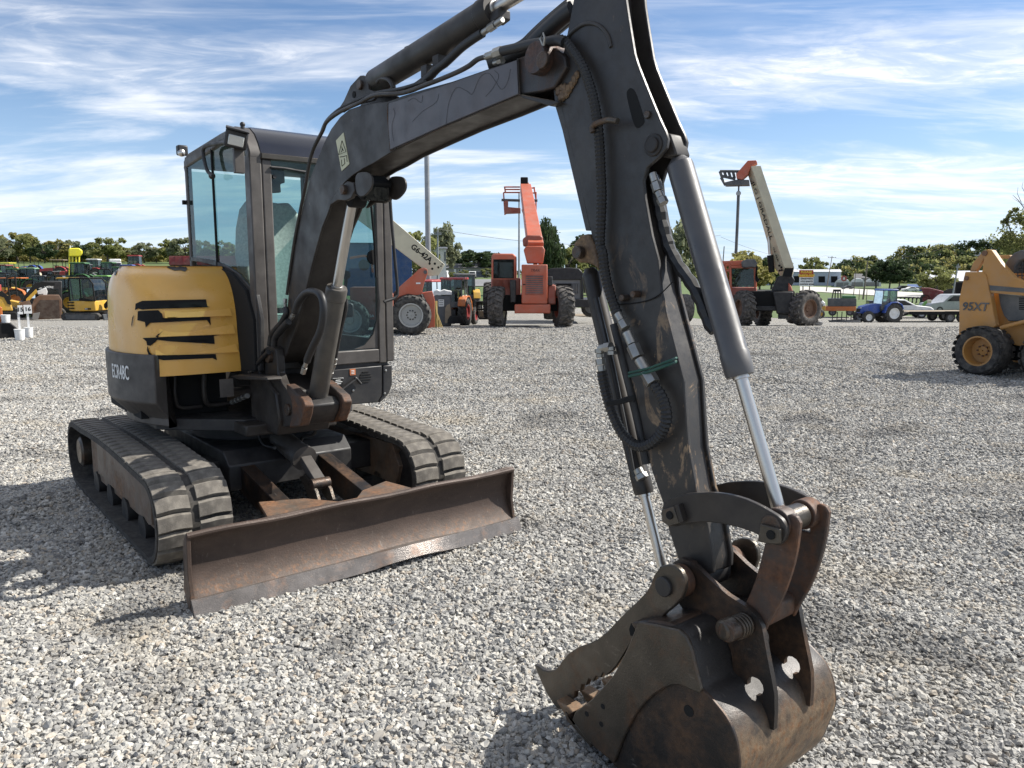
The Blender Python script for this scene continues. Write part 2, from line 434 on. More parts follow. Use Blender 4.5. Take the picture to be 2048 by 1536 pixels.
# ---------------------------------------------------------------- ground
def ground_mesh(name, xs_t, ys, mat, dz=0.0, clip=None):
    vs = []; fs = []; nx = len(xs_t)
    for y in ys:
        for t in xs_t:
            x = t * max(y, 6.0)
            vs.append((x, y, float(gz(x, y)) + dz))
    for j in range(len(ys) - 1):
        for i in range(nx - 1):
            a = j * nx + i; fs.append((a, a + 1, a + nx + 1, a + nx))
    me = bpy.data.meshes.new(name); me.from_pydata(vs, [], fs); me.update(); me.materials.append(mat); me.shade_smooth()
    o = bpy.data.objects.new(name, me); col.objects.link(o); o['kind'] = 'structure'; return o
def gravel_mat():
    s = NT('gravel'); 
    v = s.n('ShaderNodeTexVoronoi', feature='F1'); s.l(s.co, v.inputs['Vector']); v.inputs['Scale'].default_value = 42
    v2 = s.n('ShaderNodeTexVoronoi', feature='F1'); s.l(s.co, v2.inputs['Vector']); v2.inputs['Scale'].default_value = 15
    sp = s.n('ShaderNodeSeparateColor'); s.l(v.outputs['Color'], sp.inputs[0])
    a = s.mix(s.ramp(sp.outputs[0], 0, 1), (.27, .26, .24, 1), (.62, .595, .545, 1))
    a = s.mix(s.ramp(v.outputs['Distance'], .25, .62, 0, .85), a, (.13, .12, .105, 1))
    a = s.mix(s.ramp(s.noise(.55, 8, .7, dist=.5), .50, .68, 0, .55), a, (.36, .315, .24, 1))
    a = s.mix(s.ramp(s.noise(.9, 8, .72, stretch=(1, 2.2, 1), off=5), .52, .70, 0, .50), a, (.115, .115, .12, 1))
    a = s.mix(s.ramp(s.noise(7, 9, .8, stretch=(.6, 1.8, 1), off=2), .42, .66, 0, .40), a, (.20, .195, .185, 1))
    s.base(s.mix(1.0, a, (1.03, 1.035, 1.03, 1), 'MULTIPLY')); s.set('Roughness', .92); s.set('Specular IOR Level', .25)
    ln = s.n('ShaderNodeMapping'); s.l(s.co, ln.inputs[0]); ln.inputs['Rotation'].default_value = (0, 0, math.radians(32)); ln.inputs['Scale'].default_value = (.10, 1.25, 1)
    h = s.mul(s.mul(v.outputs['Distance'], -1.0, 'MULTIPLY'), 1.0, 'ADD')
    inv = s.n('ShaderNodeMath', operation='SUBTRACT'); inv.inputs[0].default_value = 1; s.l(v.outputs['Distance'], inv.inputs[1])
    s.bump(inv.outputs[0], .9, .03); return s.m
def stone_mat():
    s = NT('crushed_stone')
    oi = s.n('ShaderNodeObjectInfo')
    cr = s.n('ShaderNodeValToRGB'); s.l(oi.outputs['Random'], cr.inputs[0]); e = cr.color_ramp.elements
    e[0].position = 0; e[0].color = (.15, .145, .14, 1); e[1].position = 1; e[1].color = (.66, .635, .58, 1)
    for p, c in ((.14, (.25, .245, .235)), (.38, (.36, .35, .325)), (.60, (.45, .435, .40)), (.80, (.53, .505, .45)), (.9, (.43, .36, .28)), (.94, (.58, .56, .52))):
        x = e.new(p); x.color = c4(c)
    geo = s.n('ShaderNodeNewGeometry')
    mp = s.n('ShaderNodeTexNoise'); s.l(geo.outputs['Position'], mp.inputs['Vector']); mp.inputs['Scale'].default_value = 1.1; mp.inputs['Detail'].default_value = 5
    a = s.mix(s.ramp(mp.outputs[0], .54, .68, 0, .55), cr.outputs[0], (.16, .155, .15, 1), 'MULTIPLY')
    a = s.mix(1.0, a, (1.0, .98, .95, 1), 'MULTIPLY')
    mp2 = s.n('ShaderNodeTexNoise'); s.l(geo.outputs['Position'], mp2.inputs['Vector']); mp2.inputs['Scale'].default_value = .8; mp2.inputs['Detail'].default_value = 7; mp2.inputs['Roughness'].default_value = .7
    a = s.mix(s.ramp(mp2.outputs[0], .53, .64, 0, .45), cr.outputs[0], (.37, .31, .22, 1))
    mp3 = s.n('ShaderNodeTexNoise'); s.l(geo.outputs['Position'], mp3.inputs['Vector']); mp3.inputs['Scale'].default_value = .95; mp3.inputs['Detail'].default_value = 6; mp3.inputs['Distortion'].default_value = .6
    a = s.mix(s.ramp(mp3.outputs[0], .57, .66, 0, .55), a, (.085, .082, .078, 1))
    ln = s.n('ShaderNodeMapping'); s.l(geo.outputs['Position'], ln.inputs[0]); ln.inputs['Rotation'].default_value = (0, 0, math.radians(32)); ln.inputs['Scale'].default_value = (.10, 1.25, 1)
    lz = s.n('ShaderNodeTexNoise'); s.l(ln.outputs[0], lz.inputs['Vector']); lz.inputs['Scale'].default_value = 1.3; lz.inputs['Detail'].default_value = 5
    a = s.mix(s.ramp(lz.outputs[0], .50, .64, 0, .38), a, (.20, .195, .19, 1))
    mp4 = s.n('ShaderNodeTexNoise'); s.l(geo.outputs['Position'], mp4.inputs['Vector']); mp4.inputs['Scale'].default_value = 90; mp4.inputs['Detail'].default_value = 4
    a = s.mix(s.ramp(mp4.outputs[0], .35, .7, 0, .35), a, (.2, .19, .18, 1))
    s.base(s.mix(1.0, a, (.90, .905, .905, 1), 'MULTIPLY')); s.set('Roughness', .88); s.set('Specular IOR Level', .3); return s.m
M_GRAVEL = gravel_mat(); M_STONE = stone_mat()
def grass_mat():
    s = NT('grass_field')
    a = s.mix(s.ramp(s.noise(.12, 8, .65), .35, .65), (.060, .105, .022, 1), (.105, .135, .035, 1))
    a = s.mix(s.ramp(s.noise(2.5, 6, .8, stretch=(.4, 1, 1)), .4, .7, 0, .6), a, (.05, .08, .02, 1))
    s.base(a); s.set('Roughness', .95); return s.m
ts = np.linspace(-1.6, 1.6, 161)
ys_far = list(np.geomspace(2.0, 900, 170)); ys_far = [-40, -20, -8, -3, 0] + ys_far + [1500, 2800]
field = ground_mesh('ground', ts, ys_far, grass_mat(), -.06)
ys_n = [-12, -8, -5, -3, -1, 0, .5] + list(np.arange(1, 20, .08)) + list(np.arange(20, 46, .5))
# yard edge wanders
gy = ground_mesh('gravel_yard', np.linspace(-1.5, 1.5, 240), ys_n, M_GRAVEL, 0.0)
me = gy.data
far_l = [(-1.5, 45.0), (-.5, 47.5), (-.3, 52), (-.12, 50), (-.05, 53), (.1, 56), (.35, 60), (.5, 63), (.6, 60), (1.5, 58)]
vs = []; fs = []; tt = np.linspace(-1.5, 1.5, 240)
for j in range(9):
    for i, t in enumerate(tt):
        ye = float(np.interp(t, [p[0] for p in far_l], [p[1] for p in far_l])) + .5 * math.sin(i * 1.7) + .3 * math.sin(i * 4.1)
        y = 45.5 + (ye - 45.5) * j / 8 if ye > 45.5 else 45.5 + .01 * j
        x = t * y; vs.append((x, y, float(gz(x, y))))
for j in range(8):
    for i in range(239): a = j * 240 + i; fs.append((a, a + 1, a + 241, a + 240))
me2 = bpy.data.meshes.new('gravel_edge'); me2.from_pydata(vs, [], fs); me2.materials.append(M_GRAVEL); me2.shade_smooth()
go = bpy.data.objects.new('gravel_yard', me2); col.objects.link(go); go['kind'] = 'structure'

# crushed stones lying on the yard: real geometry, instanced
def stones():
    pts = []; sc = []
    def band(y0, y1, dens, smin, smax, margin=1.12, zoff=0.0):
        wmax = .70 * margin * y1 + .5
        n = int((y1 - y0) * 2 * wmax * dens)
        x = RN.uniform(-wmax, wmax, n); y = RN.uniform(y0, y1, n)
        k = np.abs(x) < .70 * margin * y + .5
        x, y = x[k], y[k]
        s = smin + (smax - smin) * RN.power(1.2, len(x)) * RN.uniform(.5, 1, len(x))
        big = RN.rand(len(x)) < .012; s[big] *= 1.6
        z = gz(x, y) + RN.uniform(-.004, .010, len(x)) + zoff
        pts.append(np.stack([x, y, z], 1)); sc.append(s)
    band(1.0, 3.6, 6300, .0076, .0160, 1.3)
    band(3.6, 6.5, 4700, .0082, .0168)
    band(6.5, 10.5, 2400, .0096, .0182)
    band(10.5, 16.0, 850, .0115, .0205)
    band(16.0, 24.0, 160, .014, .024, 1.05)
    # a ridge of stones pushed up beside the left track
    P = np.concatenate(pts); S = np.concatenate(sc)
    n = 9000; px = RN.normal(-3.32, .22, n); py = RN.normal(5.05, .42, n)
    hz = .085 * np.exp(-((px + 3.32) ** 2 / .07 + (py - 5.05) ** 2 / .25)) * RN.rand(n)
    P = np.concatenate([P, np.stack([px, py, gz(px, py) + hz], 1)]); S = np.concatenate([S, RN.uniform(.009, .018, n)])
    me = bpy.data.meshes.new('gravel_stones'); me.vertices.add(len(P)); me.vertices.foreach_set('co', P.astype(np.float32).ravel())
    at = me.attributes.new('size', 'FLOAT', 'POINT'); at.data.foreach_set('value', S.astype(np.float32))
    ob = bpy.data.objects.new('gravel_stones', me); col.objects.link(ob); ob['kind'] = 'stuff'; me.materials.append(M_STONE)
    ng = bpy.data.node_groups.new('scatter_stones', 'GeometryNodeTree')
    ng.interface.new_socket('Geometry', in_out='INPUT', socket_type='NodeSocketGeometry'); ng.interface.new_socket('Geometry', in_out='OUTPUT', socket_type='NodeSocketGeometry')
    N = ng.nodes; L = ng.links
    gi = N.new('NodeGroupInput'); go = N.new('NodeGroupOutput'); iop = N.new('GeometryNodeInstanceOnPoints'); ji = N.new('GeometryNodeJoinGeometry')
    for k in range(7):
        ic = N.new('GeometryNodeMeshIcoSphere'); ic.inputs['Radius'].default_value = 1; ic.inputs['Subdivisions'].default_value = 2
        sp = N.new('GeometryNodeSetPosition'); nz = N.new('ShaderNodeTexNoise'); nz.noise_dimensions = '4D'; nz.inputs['W'].default_value = k * 3.7; nz.inputs['Scale'].default_value = .75; nz.inputs['Detail'].default_value = 1.5
        ma = N.new('ShaderNodeVectorMath'); ma.operation = 'SUBTRACT'; ma.inputs[1].default_value = (.5, .5, .5)
        ms = N.new('ShaderNodeVectorMath'); ms.operation = 'SCALE'; ms.inputs[3].default_value = 2.6
        L.new(ic.outputs['Mesh'], sp.inputs['Geometry']); L.new(nz.outputs['Color'], ma.inputs[0]); L.new(ma.outputs[0], ms.inputs[0]); L.new(ms.outputs[0], sp.inputs['Offset'])
        tr = N.new('GeometryNodeTransform'); tr.inputs['Scale'].default_value = (1.15, .8 + .05 * k, .55 + .04 * k)
        L.new(sp.outputs[0], tr.inputs['Geometry'])
        sm = N.new('GeometryNodeSetMaterial'); sm.inputs['Material'].default_value = M_STONE; L.new(tr.outputs[0], sm.inputs['Geometry'])
        g2 = N.new('GeometryNodeGeometryToInstance'); L.new(sm.outputs[0], g2.inputs[0]); L.new(g2.outputs[0], ji.inputs[0])
    L.new(gi.outputs[0], iop.inputs['Points']); L.new(ji.outputs[0], iop.inputs['Instance']); iop.inputs['Pick Instance'].default_value = True
    ri = N.new('FunctionNodeRandomValue'); ri.data_type = 'INT'
    for s_ in ri.inputs:
        if s_.name == 'Min' and s_.type == 'INT': s_.default_value = 0
        if s_.name == 'Max' and s_.type == 'INT': s_.default_value = 6
    L.new([o for o in ri.outputs if o.type == 'INT'][0], iop.inputs['Instance Index'])
    rv = N.new('FunctionNodeRandomValue'); rv.data_type = 'FLOAT_VECTOR'
    vi = [s_ for s_ in rv.inputs if s_.type == 'VECTOR']; vi[0].default_value = (-.6, -.6, 0); vi[1].default_value = (.6, .6, 6.28)
    L.new([o for o in rv.outputs if o.type == 'VECTOR'][0], iop.inputs['Rotation'])
    na = N.new('GeometryNodeInputNamedAttribute'); na.data_type = 'FLOAT'; na.inputs['Name'].default_value = 'size'
    L.new(na.outputs[0], iop.inputs['Scale']); L.new(iop.outputs[0], go.inputs[0])
    md = ob.modifiers.new('stones', 'NODES'); md.node_group = ng
    return ob
stones()

def patch(name, pxs, mat, dz, sub=14):
    """flat sheet lying on the terrain, outline given where it is seen"""
    c = [G(u, v) for u, v in pxs]; vs = []; fs = []
    # quad strip: pxs = top edge left..right then bottom edge right..left, same count
    n = len(pxs) // 2; top = c[:n]; bot = list(reversed(c[n:]))
    for j in range(sub + 1):
        for i in range(n):
            p = bot[i].lerp(top[i], j / sub); vs.append((p.x, p.y, float(gz(p.x, p.y)) + dz))
    for j in range(sub):
        for i in range(n - 1): a = j * n + i; fs.append((a, a + 1, a + n + 1, a + n))
    me = bpy.data.meshes.new(name); me.from_pydata(vs, [], fs); me.materials.append(mat)
    o = bpy.data.objects.new(name, me); col.objects.link(o); o['kind'] = 'structure'; return o
M_CONC = paint('pale_concrete', (.50, .48, .44), .9, .3, (.35, .33, .3), .05)
M_ASPH = paint('grey_asphalt', (.16, .16, .165), .9, .3, (.25, .25, .25), .05)
patch('road', [(1600, 573), (1640, 574), (1700, 577), (1780, 582), (1860, 587), (2000, 592), (2200, 600), (2200, 616), (2000, 606), (1860, 598), (1780, 593), (1700, 588), (1640, 584), (1600, 583)], M_CONC, .05)
patch('parking_lot', [(780, 562), (860, 560), (930, 559), (1000, 559), (1080, 560), (1240, 561), (1240, 571), (1080, 572), (1000, 572), (930, 573), (860, 575), (780, 578)], M_ASPH, .05)

# ================================================================= THE EXCAVATOR
EXO = np.array([-1.887, 5.482, 0.0]); EXA = 39.0
_a = math.radians(EXA); EXR = np.array([[math.sin(_a), -math.cos(_a), 0], [math.cos(_a), math.sin(_a), 0], [0, 0, 1]])
def E(u, v, ax, val):
    o = EXR @ (EYEP - EXO); d = EXR @ ray(u, v); t = (val - o[ax]) / d[ax]; return Vector(o + d * t)
def Z(x0, y0, s): return lambda X, Y: (x0 + X / s, y0 + Y / s)
Z3 = Z(640, 0, 3.4133); Z4 = Z(1040, 0, 3.0725); Z4b = Z(1140, 440, 3.0725); Z5 = Z(340, 230, 3.84); Z6 = Z(1200, 900, 3.84)
Z7 = Z(420, 560, 4.5175); BZ = Z(1040, 1100, 3.103); Z6c = Z(200, 500, 5.484); ZC = Z(120, 500, 4.266); ZT = Z(120, 780, 3.34); ZB = Z(400, 780, 3.103)
ID = lambda X, Y: (X, Y)
def PY(y, pts, cv=ID):
    """outline seen in the picture -> (x, z) on the machine's plane y"""
    r = []
    for p in pts:
        q = E(*cv(*p), 1, y); r.append((q.x, q.z))
    return r
def P3(y, pts, cv=ID): return [E(*cv(*p), 1, y) for p in pts]
def inset(poly, d):
    n = len(poly); ar = sum(poly[i][0] * poly[(i + 1) % n][1] - poly[(i + 1) % n][0] * poly[i][1] for i in range(n)); s = 1 if ar > 0 else -1
    out = []
    for i in range(n):
        a, b, c = Vector(poly[i - 1]), Vector(poly[i]), Vector(poly[(i + 1) % n])
        e1 = (b - a).normalized(); e2 = (c - b).normalized(); n1 = Vector((-e1.y, e1.x)) * s; n2 = Vector((-e2.y, e2.x)) * s
        m = (n1 + n2); m = m / max(.4, m.length) if m.length > 1e-6 else n1
        out.append(tuple(b + m.normalized() * d / max(.5, m.normalized().dot(n1))))
    return out
def smooth2(poly, n=3, closed=True):
    """round a traced outline a little"""
    for _ in range(n):
        q = []
        for i in range(len(poly)):
            a = Vector(poly[i]); b = Vector(poly[(i + 1) % len(poly)]); q += [tuple(a * .75 + b * .25), tuple(a * .25 + b * .75)]
        poly = q
    return poly
EX = empty('excavator', 'grey and faded yellow mini excavator with rusty dozer blade and bucket, standing in front', 'excavator', tuple(EXO), math.radians(EXA - 90))
def pin(name, c, y0, y1, r, m=M_PIN, parent=None, n=20, head=0):
    b = MB(); b.cyl((c[0], y0, c[1]), (c[0], y1, c[1]), r, n=n)
    if head: b.cyl((c[0], y0 - .012, c[1]), (c[0], y0, c[1]), r * head, n=n)
    return b.build(name, m, parent or EX, bevel=.003)
def hose(name, pts, r, m=M_HOSE, parent=None, corr=0, n=8, label=None):
    p = catmull(pts, 10)
    if corr:
        p = resample(p, corr / 2); rr = [r * (1.0 if i % 2 else .82) for i in range(len(p))]
    else: rr = r
    return MB().tube(p, rr, n).build(name, m, parent or EX, angle=60 if not corr else 0, label=label)
def fitting(pts, r, parent=None, name='hose_fitting'):
    b = MB(); p = [Vector(q) for q in pts]; L = sum((p[i + 1] - p[i]).length for i in range(len(p) - 1)); segs = []
    for i in range(len(p) - 1):
        n = max(2, int((p[i + 1] - p[i]).length / .035))
        for k in range(n):
            a = p[i].lerp(p[i + 1], k / n); c = p[i].lerp(p[i + 1], (k + .92) / n)
            b.cyl(a, c, r * (1.0 if k % 2 else .74), n=6 if k % 2 else 12)
    return b.build(name, M_ZINC, parent or EX, bevel=.001)

# ---- undercarriage
def track_path():
    """closed loop in the x-z plane of the belt's outer face (without lugs)"""
    pts = []
    for k in range(13): a = math.radians(-90 + 180 * k / 12); pts.append((1.03 + .235 * math.cos(a), .268 + .235 * math.sin(a)))
    for x in (.8, .5, .2, -.1, -.4, -.7): pts.append((x, .515 + .022 * math.cos(x * 2.2)))
    for k in range(13): a = math.radians(90 + 180 * k / 12); pts.append((-1.0 + .235 * math.cos(a), .275 + .235 * math.sin(a)))
    for x in (-.75, -.45, -.15, .15, .45, .75): pts.append((x, .033))
    return pts
TP = track_path()
def belt(yc, w):
    n = len(TP); vs = []; fs = []
    cen = Vector((.0, .28))
    for (x, z) in TP:
        i = TP.index((x, z)); a = Vector(TP[i - 1]); b = Vector(TP[(i + 1) % n]); t = (b - a).normalized(); nn = Vector((t.y, -t.x))
        if (Vector((x, z)) + nn - cen).length < (Vector((x, z)) - cen).length: nn = -nn
        o = Vector((x, z)); q = o - nn * .032
        vs += [(o.x, yc - w / 2, o.y), (o.x, yc + w / 2, o.y), (q.x, yc + w / 2, q.y), (q.x, yc - w / 2, q.y)]
    for i in range(n):
        a, b = i * 4, ((i + 1) % n) * 4
        for k in range(4): fs.append((a + k, a + (k + 1) % 4, b + (k + 1) % 4, b + k))
    m = MB(); m.add(vs, fs)
    # inner drive teeth row
    return m
def lug_mesh():
    vs = []; w = .172
    prof = [(-.047, 0), (-.038, .020), (.034, .023), (.045, 0)]
    n = 4
    for j in range(n + 1):
        y = -w / 2 + w * j / n; sk = .004 * math.cos(j * 1.4); h = 1.0 - (.25 if j in (0, n) else 0)
        for (x, z) in prof: vs.append((x + sk, y, z * h))
    fs = []
    for j in range(n):
        for i in range(3): a = j * 4 + i; fs.append((a, a + 1, a + 5, a + 4))
    fs += [(3, 2, 1, 0), (n * 4, n * 4 + 1, n * 4 + 2, n * 4 + 3)]
    m = MB(); m.add(vs, fs); return m.mesh('tread_lug', M_TRACK, 50)
LUG = lug_mesh()
def place_lugs(tr, yc):
    P = [Vector((x, 0, z)) for x, z in TP] + [Vector((TP[0][0], 0, TP[0][1]))]
    L = sum((P[i + 1] - P[i]).length for i in range(len(P) - 1)); N = 56; step = L / N
    q = resample(P, step)[:N]; cen = Vector((0, 0, .28))
    for k, p in enumerate(q):
        t = (q[(k + 1) % N] - q[k - 1]).normalized(); nn = Vector((t.z, 0, -t.x))
        if nn.dot(p - cen) < 0: nn = -nn
        yv = Vector((0, 1, 0)); xv = yv.cross(nn)
        for s in (-1, 1):
            o = bpy.data.objects.new('tread_lug', LUG); col.objects.link(o); o.parent = tr
            pp = p + (t * .5 * step if s > 0 else t * 0)
            M = Matrix((xv, yv, nn)).transposed().to_4x4(); M.translation = Vector((pp.x, yc + s * .107, pp.z)) - nn * .004
            o.matrix_local = M
for yc, side in ((-.79, -1), (.79, 1)):
    b = belt(yc, .40)
    for i in range(56):
        a = i / 56
    tr = b.build('rubber_track', M_TYRED, EX, angle=50)
    place_lugs(tr, yc)
    fr_ = MB()
    yo = yc + side * .135
    poly = PY(-.925, [(245, 360), (330, 405), (450, 500), (560, 600), (600, 700), (612, 905), (590, 900), (560, 850), (520, 830), (500, 790), (470, 780), (455, 740), (400, 700), (370, 670), (340, 640), (310, 620), (290, 580), (255, 560)], ZT)
    fr_.prism(poly, 1, yo, yo - side * .02)
    fr_.prism([(-.8, .42), (.86, .44), (.95, .30), (.9, .16), (-.8, .14)], 1, yo - side * .021, yc - side * .13)
    tf = fr_.build('track_frame', M_TFR, EX, bevel=.004)
    for k in range(4):
        x = -.62 + .42 * k
        MB().lathe((x, yc - .13, .115), (0, 1, 0), [(0, .04), (.0, .085), (.07, .085), (.075, .06), (.185, .06), (.19, .085), (.26, .085), (.26, .04)], 18).build('track_roller', M_DARK, tf)
    MB().lathe((1.03, yc - .1, .268), (0, 1, 0), [(0, .05), (0, .17), (.03, .2), (.17, .2), (.2, .17), (.2, .05)], 28).build('idler_wheel', M_DARK, EX)
    sp = MB().lathe((-1.0, yc - .08, .275), (0, 1, 0), [(0, .05), (0, .19), (.16, .19), (.16, .05)], 24).build('drive_sprocket', M_DARK, EX)
    MB().lathe((-1.0, yc + side * .03, .285), (0, side, 0), [(0, .11), (.12, .11), (.135, .09), (.135, .0)], 26).build('hub_cover', M_WORN, sp)
b = MB(); b.prism([(-.62, .5), (.62, .5), (.72, .42), (.72, .26), (-.72, .26), (-.72, .42)], 1, -.42, .42)
b.bb((-.45, -.66, .22), (-.2, -.40, .42)); b.bb((.3, -.66, .22), (.55, -.40, .42)); b.bb((-.45, .40, .22), (-.2, .66, .42)); b.bb((.3, .40, .22), (.55, .66, .42))
b.build('undercarriage_frame', M_DARK, EX, bevel=.008)
MB().cyl((0, 0, .5), (0, 0, .62), .40, n=40).build('slew_ring', M_DARK, EX)

# ---- dozer blade
def bl_prof(t):   # t: 0 bottom .. 1 top ; returns x,z  (front face)
    z = .055 + .335 * t
    q = (t - .55)
    return 1.742 + (.27 if q < 0 else .20) * q * q + (.02 * max(0, t - .88) * 7), z
vs = []; fs = []; NY = 41; NT_ = 17
for j in range(NY):
    y = -.99 + 1.98 * j / (NY - 1)
    dent = .010 * math.exp(-((y - .93) / .06) ** 2) - .006 * math.sin(y * 5)
    for i in range(NT_):
        x, z = bl_prof(i / (NT_ - 1)); vs.append((x, y, z + (dent if i == NT_ - 1 else 0)))
for j in range(NY - 1):
    for i in range(NT_ - 1): a = j * NT_ + i; fs.append((a, a + NT_, a + NT_ + 1, a + 1))
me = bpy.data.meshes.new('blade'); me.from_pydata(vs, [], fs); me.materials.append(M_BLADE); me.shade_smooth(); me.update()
blade = bpy.data.objects.new('dozer_blade', me); col.objects.link(blade); blade.parent = EX
md = blade.modifiers.new('thick', 'SOLIDIFY'); md.thickness = .018; md.offset = -1
md = blade.modifiers.new('bev', 'BEVEL'); md.width = .004; md.segments = 2
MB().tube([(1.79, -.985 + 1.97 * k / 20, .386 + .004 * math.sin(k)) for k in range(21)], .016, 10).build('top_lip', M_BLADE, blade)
vs = []; fs = []
for j in range(NY):
    y = -.99 + 1.99 * j / (NY - 1); w = .022 * math.exp(-((y - .25) / .28) ** 2) + .010 * math.sin(y * 6 + 1) * (y > 0)
    z0 = .006 + w * .9; z1 = .082 + .4 * w
    for (x, z) in ((1.812, z1), (1.822 + w * .8, z1 - .002), (1.862 + w * .9, z0), (1.848 + w * .8, z0 - .012), (1.79, z1 - .05)): vs.append((x, y, z))
for j in range(NY - 1):
    for i in range(5): a = j * 5; fs.append((a + i, a + (i + 1) % 5, a + 5 + (i + 1) % 5, a + 5 + i))
fs += [(4, 3, 2, 1, 0), tuple((NY - 1) * 5 + k for k in range(5))]
m = MB(); m.add(vs, fs); m.build('cutting_edge', M_EDGE, blade, angle=30)
for s in (-1, 1):
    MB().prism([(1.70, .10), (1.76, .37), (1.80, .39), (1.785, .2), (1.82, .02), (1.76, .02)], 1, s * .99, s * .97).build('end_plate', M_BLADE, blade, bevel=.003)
# push arms, gusset plate, lift cylinder
for s, y in ((-1, -.30), (1, .22)):
    b = MB(); b.prism([(.62, .36), (.66, .42), (1.50, .26), (1.74, .20), (1.74, .10), (1.45, .12), (.66, .24)], 1, y - .045, y + .045)
    b.build('push_arm', M_BUCKET, EX, bevel=.005)
b = MB(); b.prism([(1.20, -.42), (1.30, -.18), (1.48, -.06), (1.48, .06), (1.36, .16), (1.26, .38), (1.74, .46), (1.74, -.54)], 2, .288, .308); b.build('gusset_plate', rusty('gusset_steel', (.15, .12, .095), (.27, .13, .06), .52, 6, .7, .2), EX, bevel=.003)
yk = -.02
c0 = E(560, 876, 1, yk); c1 = E(*ZB(650, 425), 1, yk); c2 = E(*ZB(745, 580), 1, yk)
lc = MB().lathe(c0, c1 - c0, [(0, .04), (0, .072), ((c1 - c0).length - .06, .072), ((c1 - c0).length - .055, .080), ((c1 - c0).length, .080), ((c1 - c0).length, .03)], 24).build('lift_cylinder', M_CAB, EX)
MB().cyl(c1, c2, .022, n=14).build('cylinder_rod', M_STEEL, lc)
dd = (c2 - c1).normalized(); b = MB(); R = rot_to(dd); b.box(c1.lerp(c2, .5), (.070, .055, (c2 - c1).length * .95), R); b.build('rod_cover', M_CAB, lc, bevel=.004)
for s in (-1, 1):
    p = PY(yk, [(670, 530), (700, 520), (735, 560), (770, 620), (790, 690), (760, 700), (720, 640)], ZB)
    MB().prism(p, 1, yk + s * .046 - .011, yk + s * .046 + .011).build('cylinder_bracket', M_WORN, EX, bevel=.003)
MB().cyl((c2.x, yk - .06, c2.z), (c2.x, yk + .06, c2.z), .036).build('bracket_pin', M_PIN, EX, bevel=.003)
for pts in ([(220, 300), (240, 400), (330, 470), (340, 540), (350, 640), (375, 700)], [(285, 250), (290, 360), (380, 440), (370, 560), (395, 650), (420, 690)], [(320, 240), (360, 210), (370, 290), (400, 340), (465, 360)]):
    hose('blade_hose', P3(-.16, pts, ZB), .010, M_DARK)
hose('blade_hose', P3(.05, [(620, 330), (640, 290), (700, 275), (718, 240), (700, 215)], ZB), .011)
fitting(P3(-.14, [(375, 705), (440, 715)], ZB), .016)

# ---- upper frame
b = MB(); b.prism([(.70, -.30), (.70, .40), (.40, .60), (-.6, .70), (-.8, .3), (-.8, -.3), (-.55, -.72), (.30, -.72)], 2, .625, .70); b.build('upper_frame', M_DARK, EX, bevel=.006)
b = MB(); b.bb((-.55, -.80, .70), (.28, -.26, .96)); b.bb((-.5, -.7, .96), (.25, -.3, 1.45)); b.cyl((.1, -.55, .74), (.1, -.55, .98), .10); b.build('engine_bay', M_BLACK, EX)
for (x, y, r) in ((.34, -.42, .016), (.34, -.60, .012)):
    hose('fuel_line', [(x, y, .98), (x + .01, y - .01, .84), (x, y + .02, .76), (x - .02, y + .16, .75)], r, M_STEEL)
# counterweight: curved steel skirt round the tail
def arc_wall(R, a0, a1, z0, z1, th, n=40, cham=.10, droop=0):
    vs = []; fs = []
    for k in range(n + 1):
        a = math.radians(a0 + (a1 - a0) * k / n); c, s = math.cos(a), math.sin(a)
        for r, z in ((R, z1), (R, z0 + cham), (R - cham * .9, z0), (R - th, z0), (R - th, z1)): vs.append((r * c, r * s, z))
    for k in range(n):
        for i in range(5): p = k * 5; fs.append((p + i, p + (i + 1) % 5, p + 5 + (i + 1) % 5, p + 5 + i))
    fs += [(0, 1, 2, 3, 4), tuple(n * 5 + 4 - k for k in range(5))]
    m = MB(); m.add(vs, fs); return m
cw = arc_wall(.905, -57, -253, .66, 1.12, .10, cham=.16).build('counterweight', M_CAB, EX, bevel=.008)
# model lettering on the skirt
def arc_text(body, size, R, ang, z, m, parent, name):
    me = text_mesh(body, size, .001, .001); me.materials.clear(); me.materials.append(m)
    for v in me.vertices:
        a = math.radians(ang) + v.co.x * .52 / R
        v.co = Vector(((R + v.co.z) * math.cos(a), (R + v.co.z) * math.sin(a), z + v.co.y))
    me.name = name; o = bpy.data.objects.new(name, me); col.objects.link(o); o.parent = parent; return o
arc_text('ECR48C', .125, .908, -78, .995, M_WHITE, cw, 'model_lettering')

# ---- engine hood (faded yellow): front face, side following the tail circle, rounded top
HX = .50
def hood_sec(z):
    """outline of the hood at height z, from the cab side along the front, round the side to the rear"""
    t = max(0.0, (z - 1.22) / .42); k = 1 - math.sqrt(max(0, 1 - t ** 2.6)) if t < 1 else 1.0; k2 = 1 - math.sqrt(max(0, 1 - t ** 5)) if t < 1 else 1.0
    xf = HX - .26 * k - .03 * max(0, z - 1.0) ; R = .882 - .09 * k2 - .03 * max(0, z - 1.1)
    out = [(xf, -.235), (xf, -.40), (xf - .003, -.56), (xf - .012, -.66)]
    yc = -math.sqrt(max(.01, R * R - (xf - .10) ** 2))
    p0 = Vector((xf - .012, -.66)); p2 = Vector((xf - .17, -math.sqrt(max(.01, R * R - (xf - .17) ** 2)))); p1 = Vector((xf - .02, p2.y + .045))
    for i in range(1, 8): s = i / 8; q = p0 * (1 - s) ** 2 + p1 * 2 * s * (1 - s) + p2 * s * s; out.append((q.x, q.y))
    a0 = math.atan2(p2.y, p2.x); a1 = math.radians(-197)
    for i in range(19): a = a0 + (a1 - a0) * i / 18; out.append((R * math.cos(a), R * math.sin(a)))
    return out
